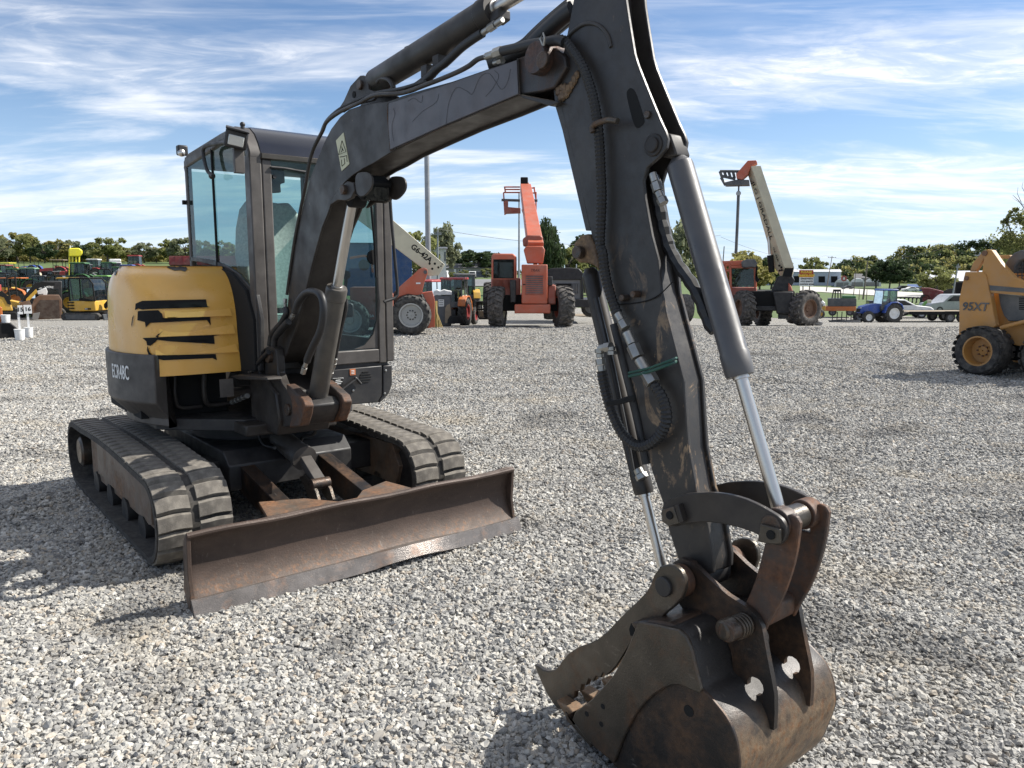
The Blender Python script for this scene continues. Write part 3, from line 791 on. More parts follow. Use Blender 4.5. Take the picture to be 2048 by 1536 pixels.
zs = [1.0 + .02 * i for i in range(12)] + [1.24 + .42 * math.sin(math.pi / 2 * i / 14) for i in range(1, 14)] + [1.652, 1.657]
def hood_bottom(q):     # lower rim rises towards the cab and dips at the corner
    return 0.0
secs = [hood_sec(min(z, 1.639)) for z in zs]; ns = len(secs[0]); vs = []; fs = []
for z, sct in zip(zs, secs):
    for i, (x, y) in enumerate(sct):
        zz = z
        if z < 1.24:
            w = (1.24 - z) / .24; ang = max(0, min(1, (-y - .2) / .6)); bot = .985 if i < 4 else (.985 + .07 * min(1, max(0, (i - 8) / 8)))
            zz = 1.24 - w * (1.24 - bot)
        vs.append((x, y, zz))
for j in range(len(zs) - 1):
    for i in range(ns - 1): a = j * ns + i; fs.append((a, a + 1, a + ns + 1, a + ns))
fs.append(tuple((len(zs) - 1) * ns + i for i in range(ns)))
m = MB(); m.add(vs, fs); hood = m.build('engine_hood', M_YEL, EX, angle=45)
HBVH = BVHTree.FromPolygons([Vector(v) for v in m.v], m.f)
OLOC = Vector(EXR @ (EYEP - EXO))
def decal(name, bvh, pts, cv, m, parent, off=.003, cuts=2, thick=0):
    """sheet laid onto a curved surface, outline given where the mark is seen"""
    c2 = [cv(*p) for p in pts]
    bm = bmesh.new(); vv = [bm.verts.new((u, v, 0)) for u, v in c2]; f = bm.faces.new(vv)
    bmesh.ops.triangulate(bm, faces=[f]); bmesh.ops.subdivide_edges(bm, edges=bm.edges[:], cuts=cuts, use_grid_fill=True)
    bad = []
    for q in bm.verts:
        d = Vector(EXR @ ray(q.co.x, q.co.y)).normalized(); h = bvh.ray_cast(OLOC, d)
        if h[0] is None: bad.append(q); continue
        nn = h[1] if h[1].dot(d) < 0 else -h[1]; q.co = h[0] + nn * off
    bmesh.ops.delete(bm, geom=bad, context='VERTS')
    me = bpy.data.meshes.new(name); bm.to_mesh(me); bm.free(); me.materials.append(m)
    o = bpy.data.objects.new(name, me); col.objects.link(o); o.parent = parent; return o
# louvre steps: each slat stands proud at its lower edge
def hood_pt(u, v):
    d = Vector(EXR @ ray(u, v)).normalized(); h = HBVH.ray_cast(OLOC, d); return h[0]
_sv = [Vector(q) for q in m.v]; _sf = list(m.f); _n0 = len(_sv)
for (xa, ya, xb, yb, hh) in ((700, 745, 1440, 720, 95), (560, 862, 1200, 838, 40), (640, 950, 1475, 915, 120), (600, 1150, 1508, 1117, 100), (640, 1060, 1170, 1040, 40)):
    A = hood_pt(*Z6c(xa, ya)); B = hood_pt(*Z6c(xb, yb)); A2 = hood_pt(*Z6c(xa + 5, ya - hh)); B2 = hood_pt(*Z6c(xb - 20, yb - hh))
    if None in (A, B, A2, B2): continue
    out = Vector((.022 if hh > 60 else .006, 0, 0)); b = MB()
    e = Vector((-.003, 0, 0))
    b.add([A + e, B + e, B + out, A + out, A2 + e, B2 + e], [(0, 3, 2, 1), (3, 4, 5, 2), (0, 4, 3), (1, 2, 5)])
    b.build('louvre_slat', M_YEL, hood, angle=0); _sv += [Vector(q) for q in b.v]; _sf += [tuple(_n0 + i for i in f) for f in b.f]; _n0 += len(b.v)
HBVH2 = BVHTree.FromPolygons(_sv, _sf)
for pts in ([(400, 590), (440, 572), (470, 560), (1160, 545), (1175, 620), (1205, 630), (1120, 632), (1095, 605), (930, 590), (800, 598), (530, 605), (520, 650), (470, 655), (430, 640), (395, 660)],
            [(425, 670), (640, 662), (680, 700), (690, 745), (1205, 735), (1212, 828), (1170, 770), (860, 785), (565, 785), (555, 800), (510, 850), (500, 790), (420, 770)],
            [(475, 965), (900, 945), (1320, 930), (1245, 942), (1255, 1030), (1190, 1010), (1185, 975), (770, 1002), (630, 985), (610, 1010), (560, 1050), (525, 1045), (515, 1000)],
            [(515, 1160), (670, 1155), (1265, 1140), (1278, 1208), (1230, 1185), (700, 1208), (630, 1192)],
            [(528, 1050), (552, 1120), (590, 1165), (612, 1180), (605, 1240), (612, 1280), (635, 1385), (605, 1370), (588, 1290), (580, 1200), (545, 1160), (522, 1100)],
            [(365, 740), (385, 710), (372, 760), (362, 850), (355, 820)], [(610, 945), (640, 930), (705, 875), (655, 925), (635, 960)]):
    decal('louvre_opening', HBVH2, pts, Z6c, M_BLACK, hood, .007, 7)
for pts in ([(730, 190), (760, 165), (850, 160), (930, 175), (962, 215), (930, 240), (880, 225), (820, 230), (770, 212)],
            [(160, 280), (165, 230), (200, 185), (245, 168), (240, 180), (200, 215), (175, 278)], [(350, 1325), (365, 1270), (405, 1295), (400, 1335)],):
    decal('missing_paint', HBVH2, pts, Z6c, M_DARK, hood, .003, 4)
# black fender between hood and cab
q = PY(-.225, [(378, 522), (400, 524), (430, 532), (455, 548), (474, 580), (487, 640), (500, 742), (521, 742), (521, 640), (512, 590), (500, 575), (478, 548), (450, 530), (425, 520), (400, 516), (380, 514)])
MB().prism(q, 1, -.225, -.20).build('cab_fender', M_DARK, EX, bevel=.004)
q = PY(-.24, [(402, 530), (430, 545), (456, 578), (474, 650), (484, 742), (512, 742), (508, 640), (492, 580), (462, 545), (430, 531)])
MB().prism(q, 1, -.245, -.215).build('fender_trim', M_BLACK, EX, bevel=.004)

# ---- cab
CX = .78; CY0 = -.225; CY1 = .70; CXR = -.12
cab_q = E(378, 290, 1, CY0)
CXR = cab_q.x - .14
def cp(u, v): return E(u, v, 0, CX)
cabB = cp(720, 727).z
cab = MB()
cab.bb((CXR, CY0 + .01, cabB - .06), (CX - .02, CY1, cabB + .02)); 
cabo = cab.build('cab_floor', M_DARK, EX, bevel=.006)
z_sill = cp(720, 700).z; z_top = cp(560, 322).z
yL = CY0; yR = cp(785, 600).y
CY1 = yR
def bar(name, a, b, w, d, m=M_CAB, parent=EX, bev=.008):
    a, b = Vector(a), Vector(b); t = b - a; mb = MB(); R = rot_to(t)
    X = Vector((1, 0, 0)); X = (X - t.normalized() * X.dot(t.normalized())); X = X.normalized() if X.length > .1 else Vector((0, 1, 0)); Y = t.normalized().cross(X)
    M = Matrix((X, Y, t.normalized())).transposed(); mb.box((a + b) / 2, (w, d, t.length), M); return mb.build(name, m, parent, bevel=bev)
# pillars
bar('front_pillar', (CX - .035, yL + .035, cabB), (CX - .035, yL + .035, z_top + .02), .09, .075)
bar('window_frame', (CX - .012, yL + .105, cabB), (CX - .012, yL + .105, z_top), .04, .060)
bar('front_pillar', (CX - .035, yR - .03, cabB), (CX - .035, yR - .03, z_top + .02), .09, .06)
bar('window_frame', (CX - .012, yR - .09, z_sill - .1), (CX - .012, yR - .09, z_top), .04, .055)
bar('rear_pillar', (CXR + .02, yL + .02, 1.2), (CXR + .02, yL + .02, z_top + .10), .045, .04)
bar('rear_pillar', (CXR + .03, yR - .04, cabB), (CXR + .03, yR - .04, z_top + .08), .06, .08)
bar('lower_panel', (CX - .02, yL + .02, (cabB + z_sill) / 2), (CX - .02, yR - .02, (cabB + z_sill) / 2), .05, z_sill - cabB)
b = MB(); b.prism([(yR - .30, z_sill + .005), (yR - .22, z_sill + .03), (yR - .155, z_sill + .10), (yR - .122, z_sill + .20), (yR - .118, z_sill + .32), (yR - .06, z_sill + .32), (yR - .06, z_sill + .005)], 0, CX - .03, CX - .004); b.build('corner_gusset', M_CAB, EX, bevel=.003)
# windscreen header and roof: profile in x-z
rz = E(378, 268, 1, CY0).z; rpk = E(480, 250, 1, CY0)
roof_prof = [(CX + .01, z_top), (CX + .012, z_top + .035), (CX - .02, z_top + .09), (CX - .07, z_top + .15), (CX - .14, z_top + .195), (CX - .22, z_top + .215), (.30, z_top + .205), (CXR + .08, z_top + .16), (CXR, z_top + .12), (CXR, z_top + .07), (.30, z_top + .14), (CX - .2, z_top + .165), (CX - .06, z_top + .04), (CX - .04, z_top)]
MB().prism(roof_prof, 1, yL - .004, yR + .004).build('cab_roof', M_CAB, EX, bevel=.01)
vis = [(CX + .016, z_top + .035), (CX - .016, z_top + .093), (CX - .066, z_top + .154), (CX - .138, z_top + .199), (CX - .22, z_top + .221)]
vs = []; 
for (x, z) in vis: vs += [(x, yL + .07, z), (x, yR - .05, z)]
m = MB(); m.add(vs, [(2 * i, 2 * i + 1, 2 * i + 3, 2 * i + 2) for i in range(4)]); m.build('skylight', flat('skylight_plastic', (.012, .014, .022), .18, 0), EX, angle=60)
b = MB(); b.bb((CX - .03, yL + .07, z_top + .002), (CX + .022, yR - .03, z_top + .035)); b.build('roof_gutter', M_WORN, EX, bevel=.004)
# glazing
def pane(name, pts, parent=EX, m=M_GLASS):
    mb = MB(); mb.add(pts, [tuple(range(len(pts)))]); return mb.build(name, m, parent, angle=0)
x = CX - .012
pane('windscreen', [(x, yL + .13, z_sill), (x, yR - .11, z_sill), (x, yR - .11, z_top), (x, yL + .13, z_top)])
side = [(CX - .08, yL + .008, cabB + .06), (CX - .08, yL + .008, z_top), (CX - .12, yL + .008, z_top + .12), (.30, yL + .008, z_top + .13), (CXR + .04, yL + .008, z_top + .07), (CXR + .04, yL + .008, 1.72)]
q = PY(yL + .008, [(430, 532), (460, 552), (480, 580), (497, 632)]); side += [(a, yL + .008, c) for a, c in q]
pane('side_window', side)
pane('rear_window', [(CXR + .03, yL + .03, 1.6), (CXR + .03, yR - .08, 1.6), (CXR + .03, yR - .08, z_top + .05), (CXR + .03, yL + .03, z_top + .05)])
pane('door_glass', [(CXR + .1, yR - .02, 1.15), (CX - .1, yR - .02, 1.15), (CX - .1, yR - .02, z_top), (CXR + .1, yR - .02, z_top)])
b = MB(); b.bb((CXR, yL + .02, 1.0), (CXR + .03, yR - .04, 1.6)); b.build('cab_rear_wall', M_DARK, EX)
b = MB(); b.bb((CXR + .05, yR - .03, cabB), (CX - .08, yR - .005, 1.15)); b.build('cab_door', M_CAB, EX, bevel=.006)
# sliding window divider, side rail
xd = E(427, 400, 1, yL).x
bar('window_divider', (xd, yL + .004, E(432, 520, 1, yL).z - .12), (xd, yL + .004, E(427, 290, 1, yL).z), .022, .016, M_BLACK)
bar('window_divider', (xd, yL + .004, E(427, 290, 1, yL).z), (CX - .09, yL + .004, E(427, 290, 1, yL).z + .03), .016, .018, M_BLACK)
# grab rails
hose('grab_rail', P3(yL - .05, [(460, 283), (420, 290), (408, 296), (407, 310), (414, 340), (426, 352)]), .012, M_DARK)
MB().ball(E(424, 352, 1, yL - .04), .022).build('rail_mount', M_DARK, EX)
hose('grab_rail', [E(*p, 0, CX + .06) for p in [(780, 395), (783, 440), (790, 520), (795, 580), (790, 595), (772, 602), (768, 604)]], .011, M_DARK)
# windscreen wiper and its motor cover
for pts in ([(681, 379), (735, 382), (755, 405), (740, 425), (741, 440)],):
    pass
b = MB(); q = [E(*Z5(*p), 0, CX - .02) for p in [(685, 378), (880, 425), (885, 520), (850, 530), (855, 595), (770, 600), (760, 520), (740, 470), (690, 465)]]
b.prism([(p.y, p.z) for p in q], 0, CX - .05, CX - .02); b.build('wiper_motor_cover', M_CAB, EX, bevel=.006)
MB().cyl(E(*Z5(795, 475), 0, CX - .018), E(*Z5(795, 475), 0, CX - .018) + Vector((.02, 0, 0)), .012).build('wiper_spindle', M_DARK, EX)
hose('wiper_arm', [E(*Z5(*p), 0, CX + .015) for p in [(775, 400), (880, 410), (980, 428), (1060, 440)]], .008, M_DARK)
hose('wiper_arm', [E(*p, 0, CX + .02) for p in [(728, 385), (738, 402), (746, 400), (752, 385)]], .007, M_DARK)
hose('wiper_blade', [E(*p, 0, CX + .02) for p in [(742, 405), (746, 450), (750, 500), (752, 555)]], .009, M_BLACK)
MB().cyl((CX - .02, yR - .13, z_sill + .62), (CX - .0, yR - .13, z_sill + .62), .05, n=20).build('wiper_hub', M_BLACK, EX)
MB().box(E(*Z5(725, 590), 0, CX - .1), (.02, .09, .045)).build('inside_mirror', M_DARK, EX, bevel=.01)
# seat, console, levers
sx = .18
b = MB(); ysc = .16
def seat_back():
    vs = []; fs = []
    rows = [(-.05, .23, .02), (.15, .26, -.0), (.32, .26, -.04), (.5, .23, -.08), (.62, .19, -.10), (.68, .13, -.105)]
    for (h, hw, dx) in rows:
        z = 1.42 + h
        for k in range(9): s = -1 + 2 * k / 8; vs.append((sx + dx - .05 * s * s * (-1), ysc + hw * s, z))
    n = len(rows)
    for j in range(n - 1):
        for i in range(8): a = j * 9 + i; fs.append((a, a + 1, a + 10, a + 9))
    m = MB(); m.add(vs, fs); o = m.build('seat_back', M_SEAT, EX); md = o.modifiers.new('s', 'SOLIDIFY'); md.thickness = .12; md.offset = 0
    md = o.modifiers.new('b', 'BEVEL'); md.width = .03; md.segments = 3; return o
seat_back()
MB().box((sx + .22, ysc, 1.27), (.46, .46, .13)).build('seat_cushion', M_SEAT, EX, bevel=.04)
MB().box((sx + .2, ysc, 1.08), (.40, .40, .28)).build('seat_base', M_DARK, EX, bevel=.01)
for s in (-1, 1):
    MB().box((sx + .22, ysc + s * .31, 1.36), (.44, .12, .10)).build('armrest_console', M_DARK, EX, bevel=.02)
    MB().cyl((sx + .40, ysc + s * .31, 1.40), (sx + .44, ysc + s * .31, 1.58), .012).ball((sx + .44, ysc + s * .31, 1.60), .032).build('control_lever', M_BLACK, EX)

# work light on the roof corner and a small lamp at the rear
cl = E(*Z5(515, 180), 1, yL - .02); cl.x = CX + .05; cl = E(*Z5(508, 184), 0, CX + .07)
_LR = Matrix.Rotation(-.35, 3, 'Z') @ Matrix.Rotation(.25, 3, 'Y') @ Matrix.Rotation(-.2, 3, 'X'); lt = MB().box(cl, (.08, .125, .105), _LR); lo = lt.build('work_lamp', M_DARK, EX, bevel=.012)
MB().box(cl + _LR @ Vector((.042, 0, -.006)), (.008, .085, .058), _LR).build('lamp_lens', M_LENS, lo, bevel=.004)
MB().box(cl + _LR @ Vector((0.01, 0, .055)), (.10, .13, .012), _LR).build('lamp_shade', M_DARK, lo, bevel=.004)
bb_ = MB(); bb_.box(cl + Vector((-.03, .02, -.12)), (.03, .06, .14)); bb_.build('lamp_bracket', M_CAB, lo, bevel=.004)
cl2 = E(364, 301, 0, CXR + .02)
lo = MB().box(cl2, (.06, .07, .07)).build('work_lamp', M_DARK, EX, bevel=.01)
MB().ball(cl2 + Vector((.02, -.01, -.02)), .028).build('lamp_lens', M_CHROME, lo)
MB().cyl(E(485, 258, 0, CX), E(485, 246, 0, CX), .012).ball(E(485, 249, 0, CX), .016).build('aerial_mount', M_DARK, EX)
MB().tube([E(*q, 0, CXR) for q in [(371, 315), (369, 335), (372, 350)]], .005).build('lamp_cable', M_BLACK, EX)
MB().box(E(371, 405, 0, CXR), (.03, .04, .03)).build('door_latch', M_BLACK, EX)
# front lower skirt with grille, plates and sticker
zA = cp(720, 734).z; zB_ = cp(720, 806).z
def skirt_poly():
    q = [cp(*p) for p in [(655, 741), (764, 731), (764, 790), (756, 805), (690, 810), (688, 789), (678, 779), (655, 780)]]
    return [(p.y, p.z) for p in q]
sk = MB().prism(skirt_poly(), 0, CX - .10, CX + .0).build('front_skirt', M_DARK, EX, bevel=.006)
q = [cp(*p) for p in [(766, 731), (785, 729), (785, 770), (778, 788), (762, 805), (757, 805), (766, 788)]]
MB().prism([(p.y, p.z) for p in q], 0, CX - .5, CX + .0).build('corner_skirt', M_DARK, EX, bevel=.01)
for k, (a, b2) in enumerate(((724, 737), (720, 741), (719, 743), (719, 741), (723, 737))):
    v = 744 + 5 * k; p = cp((a + b2) / 2, v); w = abs(cp(b2, v).y - cp(a, v).y)
    MB().box((CX + .002, p.y, p.z), (.006, w, .010)).build('grille_slot', M_BLACK, sk, bevel=.002)
for (u, v, w, h, mm) in ((705, 744, .042, .042, flat('sticker_orange', (.55, .17, .06), .6)), (674, 764, .085, .05, M_BLACK), (676, 757, .075, .007, M_WHITE)):
    p = cp(u, v); MB().box((CX + .002, p.y, p.z), (.004, w, h)).build('sticker', mm, sk)
p = cp(705, 744); 
for dz in (-.010, 0, .010): MB().box((CX + .005, p.y, p.z + dz), (.002, .022, .004)).build('sticker_mark', M_WHITE, sk)
p = cp(674, 764)
for k, (dz, w) in enumerate(((.012, .035), (.0, .06), (-.012, .04))): MB().box((CX + .005, p.y + .006, p.z + dz), (.002, w, .005)).build('plate_line', M_WHITE, sk)
hose('step_bracket', [cp(*p) + Vector((.02, 0, 0)) for p in [(676, 783), (690, 772), (706, 760), (709, 756), (719, 767)]], .010, M_DARK)
for (u, v) in ((771, 741), (769, 787), (706, 781)): MB().ball(cp(u, v) + Vector((.004, 0, 0)), .009, sc=(.5, 1, 1)).build('bolt_head', M_ZINC, EX)

# ---- swing frame and swing post
YN, YF = -.165, .065; YM = -.05
b = MB(); b.prism([(.60, .64), (1.02, .64), (1.06, .74), (1.02, .90), (.84, .98), (.60, .96)], 1, YM - .17, YM + .17); b.bb((.5, YM - .3, .62), (.86, YM + .3, .69))
b.build('swing_frame', M_STEEL, EX, bevel=.01)
ear = PY(YN, [(520, 650), (530, 615), (555, 598), (600, 597), (640, 622), (648, 700), (655, 835), (690, 930), (770, 1040), (820, 1080), (840, 1140), (830, 1220), (800, 1310), (720, 1325), (620, 1300), (600, 1180), (590, 1000), (545, 850), (520, 760)], Z7)
for s, (y0, y1) in ((-1, (YN - .03, YN + .02)), (1, (YF - .02, YF + .03))):
    MB().prism(ear, 1, y0, y1).build('swing_post_ear', M_STEEL if s < 0 else M_WORN, EX, bevel=.006)
g = PY(YN, [(640, 1180), (760, 1050), (840, 1080), (880, 1140), (870, 1220), (830, 1310), (700, 1335), (600, 1280)], Z7)
MB().prism(g, 1, YN + .022, YF - .022).build('swing_post_web', M_DARK, EX, bevel=.01)
for y0, y1 in ((YN - .034, YN + .024), (YF - .024, YF + .034)): MB().prism(PY(YN - .03, [(690, 940), (720, 960), (790, 1030), (840, 1080), (862, 1140), (850, 1220), (820, 1320), (720, 1335), (740, 1230), (745, 1140), (735, 1080), (700, 1010)], Z7), 1, y0, y1).build('clevis_arm', M_RUST, EX, bevel=.008)
MB().prism([(x, z - .02) for x, z in PY(YM, [(640, 1270), (840, 1250), (835, 1290), (800, 1330), (640, 1340)], Z7)], 1, YN, YF).build('swing_post', M_RUST, EX, bevel=.012)
c = E(*Z7(548, 690), 1, YN - .03); pin('boom_foot_pin', (c.x, c.z), YN - .055, YF + .05, .038)
c = E(*Z7(712, 1170), 1, YN - .03); pin('cylinder_foot_pin', (c.x, c.z), YN - .045, YF + .05, .036)
c = E(*Z7(1150, 1185), 1, YF + .14)
MB().prism([(c.x - .14, c.z - .055), (c.x + .03, c.z - .06), (c.x + .05, c.z), (c.x + .03, c.z + .055), (c.x - .14, c.z + .045)], 1, YF + .06, YF + .16).build('swing_cylinder_eye', M_CAB, EX, bevel=.012)
for pts in ([(0, 1280), (60, 1200), (130, 1150), (230, 1090), (330, 1040)], [(10, 1340), (60, 1260), (100, 1190), (150, 1140)]):
    hose('frame_hose', P3(YM - .2, pts, Z7), .013)
fitting(P3(YM - .2, [(110, 1150), (210, 1100), (340, 1045)], Z7), .018)
b = MB(); q = [E(*Z7(*p), 1, -.33) for p in [(180, 870), (250, 900), (520, 905), (510, 880), (260, 855)]]; b.prism([(p.x, p.z) for p in q], 1, -.33, -.24); b.build('frame_bracket', M_STEEL, EX, bevel=.004)
p = E(*Z7(150, 975), 1, -.40); MB().box(p, (.012, .08, .11)).build('number_plate', M_CAB, EX)

# ---- boom
BN, BF = -.145, .045
bo = [(1036, 118), (970, 140), (904, 163), (850, 178), (804, 192), (775, 203), (745, 206), (718, 212), (698, 219), (680, 234), (662, 258), (648, 285), (634, 320), (621, 355), (610, 398), (600, 438), (590, 480), (582, 542), (574, 620), (562, 660), (545, 690), (534, 706), (533, 722), (545, 732), (560, 728), (574, 706), (592, 655), (611, 582), (622, 535), (634, 490), (644, 455), (655, 428), (664, 402), (676, 381), (690, 364), (706, 350), (726, 337), (746, 327), (778, 307), (835, 279), (892, 252), (970, 220), (1038, 190)]
bp = PY(BN, bo)
boom = MB().prism(bp, 1, BN, BN + .012).build('boom', M_STEEL, EX, bevel=.003)
MB().prism(bp, 1, BF - .012, BF).build('side_plate', M_STEEL, boom, bevel=.003)
MB().prism(inset(bp, .012), 1, BN + .010, BF - .010).build('box_section', M_STEEL, boom)
wp = PY(BN - .003, [(1034, 120), (904, 166), (778, 207), (777, 250), (781, 299), (892, 249), (1037, 188)])
MB().prism(wp, 1, BN - .005, BN + .001).build('repair_plate', paint('bare_plate', (.082, .076, .082), .38, .3, (.16, .12, .11), 3, (.2, .11, .07), .72), boom, bevel=.0015)
hp = PY(BN + .01, [(1036, 116), (1060, 106), (1085, 96), (1110, 95), (1130, 112), (1132, 135), (1118, 158), (1108, 176), (1085, 183), (1040, 190)])
MB().prism(hp, 1, BN + .01, BF - .01).build('boom_head', rusty('head_steel', (.05, .045, .043), (.12, .06, .035), .5, 6, .6), boom, bevel=.006)
MB().prism(PY(BN, [(1038, 190), (1118, 204), (1100, 212), (1045, 196)]), 1, BN, BF).build('lower_flange', M_STEEL, boom, bevel=.002)
c = E(1101, 122, 1, -.10)
MB().lathe((c.x, BN - .03, c.z), (0, 1, 0), [(0, .02), (0, .052), (.012, .056), (.20, .056), (.25, .052), (.25, .02)], 28).build('head_boss', rusty('boss_steel', (.045, .04, .04), (.13, .06, .035), .5, 9, .55), boom)
cc = E(1089, 121, 1, BN - .03); MB().cyl((cc.x, BN - .045, cc.z), (cc.x, BN - .03, cc.z), .028, n=24).build('head_pin', M_PIN, boom, bevel=.003)
MB().tube([(cc.x + .004, BN - .04, cc.z + .045), (cc.x - .006, BN - .045, cc.z + .07), (cc.x + .01, BN - .045, cc.z + .082), (cc.x + .018, BN - .045, cc.z + .066), (cc.x + .008, BN - .04, cc.z + .045)], .004).build('lynch_ring', M_ZINC, boom)
# bevel weld line, warning label, scribbles
def ribbon(name, y, pts, cv, r, m, parent): return MB().tube(P3(y, pts, cv), r, 4).build(name, m, parent, angle=0)
ribbon('weld_seam', BN - .004, [(460, 700), (462, 800), (470, 920), (480, 1035)], Z3, .0025, M_PIN, boom)
ribbon('weld_seam', BN + .004, [(1350, 400), (1355, 520), (1362, 650)], Z3, .004, M_PIN, boom)
ribbon('weld_seam', BN - .003, [(480, 1030), (860, 862), (1360, 652)], Z3, .002, M_PIN, boom)
def wig(pts): return [tuple(p) for p in catmull([Vector((a, b, 0)) for a, b in pts], 5)]
for pts in ([(600, 690), (640, 670), (690, 700), (700, 650)], [(500, 960), (490, 860), (510, 780), (500, 740)], [(860, 850), (880, 700), (930, 600), (1000, 620), (1040, 640), (1090, 530), (1150, 500), (1200, 560), (1240, 610), (1280, 560), (1300, 470)], [(630, 830), (700, 760), (790, 700), (810, 640)], [(1130, 660), (1180, 600), (1220, 520), (1190, 480)]):
    ribbon('scribbled_line', BN - .006, [(a[0], a[1]) for a in wig(pts)], Z3, .0006, M_DARK, boom)
lab = PY(BN - .002, [(110, 960), (160, 905), (200, 1120), (148, 1168)], Z3)
lb = MB().prism(lab, 1, BN - .003, BN + .001).build('warning_label', flat('label_cream', (.62, .60, .40), .6), boom)
for pts in ([(150, 960), (128, 1055), (178, 1035), (150, 960)], [(148, 1000), (152, 1025), (142, 1040)], [(150, 1010), (160, 1030)], [(135, 1072), (160, 1068), (182, 1062), (185, 1105)], [(145, 1090), (150, 1135), (170, 1115), (165, 1080)]):
    ribbon('label_drawing', BN - .004, pts, Z3, .0018, M_BLACK, lb)
c = E(*Z5(1345, 575), 1, BN - .02); 
lug = PY(BN - .012, [(1230, 700), (1260, 640), (1310, 560), (1370, 510), (1420, 520), (1430, 580), (1400, 640), (1360, 660), (1300, 655)], Z5)
for y in (BN - .02, BF): MB().prism(lug, 1, y, y + .02).build('cylinder_lug', M_STEEL, boom, bevel=.004)
pin('cylinder_pin', (c.x, c.z), BN - .04, BF + .04, .024, parent=boom)
# work lamp guard under the boom
gp = smooth2(PY(BN - .03, [(1420, 540), (1424, 450), (1480, 435), (1535, 445), (1556, 500), (1545, 565), (1480, 635), (1435, 610)], Z5), 2)
gl = MB().prism(gp, 1, BN - .03, BN - .02).build('lamp_guard', M_STEEL, boom, bevel=.002)
gp2 = [(x, z - .005) for x, z in gp]; MB().prism(gp2, 1, .005, .015).build('guard_cheek', M_STEEL, gl, bevel=.002)
c = E(*Z5(1560, 560), 1, -.08); lb = MB().box(c, (.09, .15, .10), Matrix.Rotation(.5, 3, 'Y')); lb.build('lamp_body', M_BLACK, gl, bevel=.008)
MB().box(c + Vector((.04, 0, -.03)), (.01, .12, .07), Matrix.Rotation(.5, 3, 'Y')).build('lamp_lens', M_GLASSD, gl)
# arm cylinder lugs on top of the boom
lp = PY(-.09, [(135, 760), (180, 690), (225, 590), (280, 530), (310, 517), (345, 540), (350, 610), (420, 640), (380, 690), (250, 720), (170, 770)], Z3)
for y in (-.105, -.005): MB().prism(lp, 1, y, y + .014).build('arm_cylinder_lug', M_STEEL, boom, bevel=.003)
c = E(*Z3(232, 645), 1, -.106)
MB().cyl((c.x, -.108, c.z), (c.x, -.104, c.z), .016, n=16).build('lifting_eye', M_BLACK, boom)
c = E(*Z3(300, 585), 1, -.09); pin('arm_cylinder_pin', (c.x, c.z), -.12, .02, .022, parent=boom)
# boom cylinder
def ram(name, p0, p1, p2, R, r, capr=1.22, parent=EX, eye=True, m=M_STEEL, e0=True):
    p0, p1, p2 = Vector(p0), Vector(p1), Vector(p2); L = (p1 - p0).length; d = (p1 - p0).normalized()
    o = MB().lathe(p0, d, [(0, R * .55), (.02, R * .96), (.03, R), (L - .075, R), (L - .07, R * 1.06), (L - .012, R * 1.06), (L, R * .98), (L, r)], 32).build(name, m, parent, bevel=.0, angle=30)
    MB().lathe(p1 - d * .005, d, [(0, r * 1.25), (.014, r * 1.25), (.015, r), ((p2 - p1).length, r)], 24).build('chrome_rod', M_CHROME, o)
    return o
k0 = E(632, 815, 1, YM); k1 = E(674, 574, 1, YM); k2 = E(713, 398, 1, YM)
bc = ram('boom_cylinder', k0, k1, k2, .056, .027, m=paint('oily_barrel', (.075, .068, .060), .4, .5, (.14, .12, .09), 5, (.2, .16, .1), .7))
MB().box(k0, (.10, .08, .14)).build('cylinder_eye', M_STEEL, bc, bevel=.02)
MB().cyl(k2 - Vector((0, .04, 0)), k2 + Vector((0, .04, 0)), .045).build('rod_eye', M_BLACK, bc, bevel=.004)
hose('cylinder_pipe', P3(YM + .07, [(1230, 170), (1228, 260), (1190, 420), (1160, 560), (1135, 700)], Z7), .011, M_DARK, bc)
fitting(P3(YM + .07, [(1133, 710), (1110, 790), (1080, 870)], Z7), .017)
# arm cylinder
a0 = E(*Z3(330, 590), 1, YM); a1 = E(*Z3(1195, 62), 1, YM); a2 = a1 + (a1 - a0).normalized() * .52
ac = ram('arm_cylinder', a0 + (a1 - a0).normalized() * .05, a1, a2, .058, .026)
MB().cyl(a0 - Vector((0, .045, 0)), a0 + Vector((0, .045, 0)), .045).build('cylinder_eye', M_STEEL, ac, bevel=.006)
hose('cylinder_pipe', P3(YM - .04, [(395, 560), (420, 535), (470, 545), (500, 590), (490, 625)], Z3), .012, M_STEEL, ac)
MB().box(E(*Z3(605, 358), 1, YM), (.03, .03, .05)).build('bleed_valve', M_DARK, ac, bevel=.004)
MB().prism(PY(YM, [(1180, 110), (1260, 60), (1262, 130), (1210, 170)], Z3), 1, YM - .03, YM + .03).build('port_block', M_STEEL, ac, bevel=.006)
hose('arm_cylinder_hose', P3(YM - .03, [(560, 620), (640, 600), (740, 530), (800, 470), (860, 425), (960, 330), (1040, 270), (1110, 225)], Z3), .018)
fitting(P3(YM - .03, [(1105, 228), (1250, 130)], Z3), .016)
for (X, Y) in ((740, 490), (820, 420)): MB().box(E(*Z3(X, Y), 1, YM), (.05, .05, .05)).build('hose_clamp', M_STEEL, ac, bevel=.004)
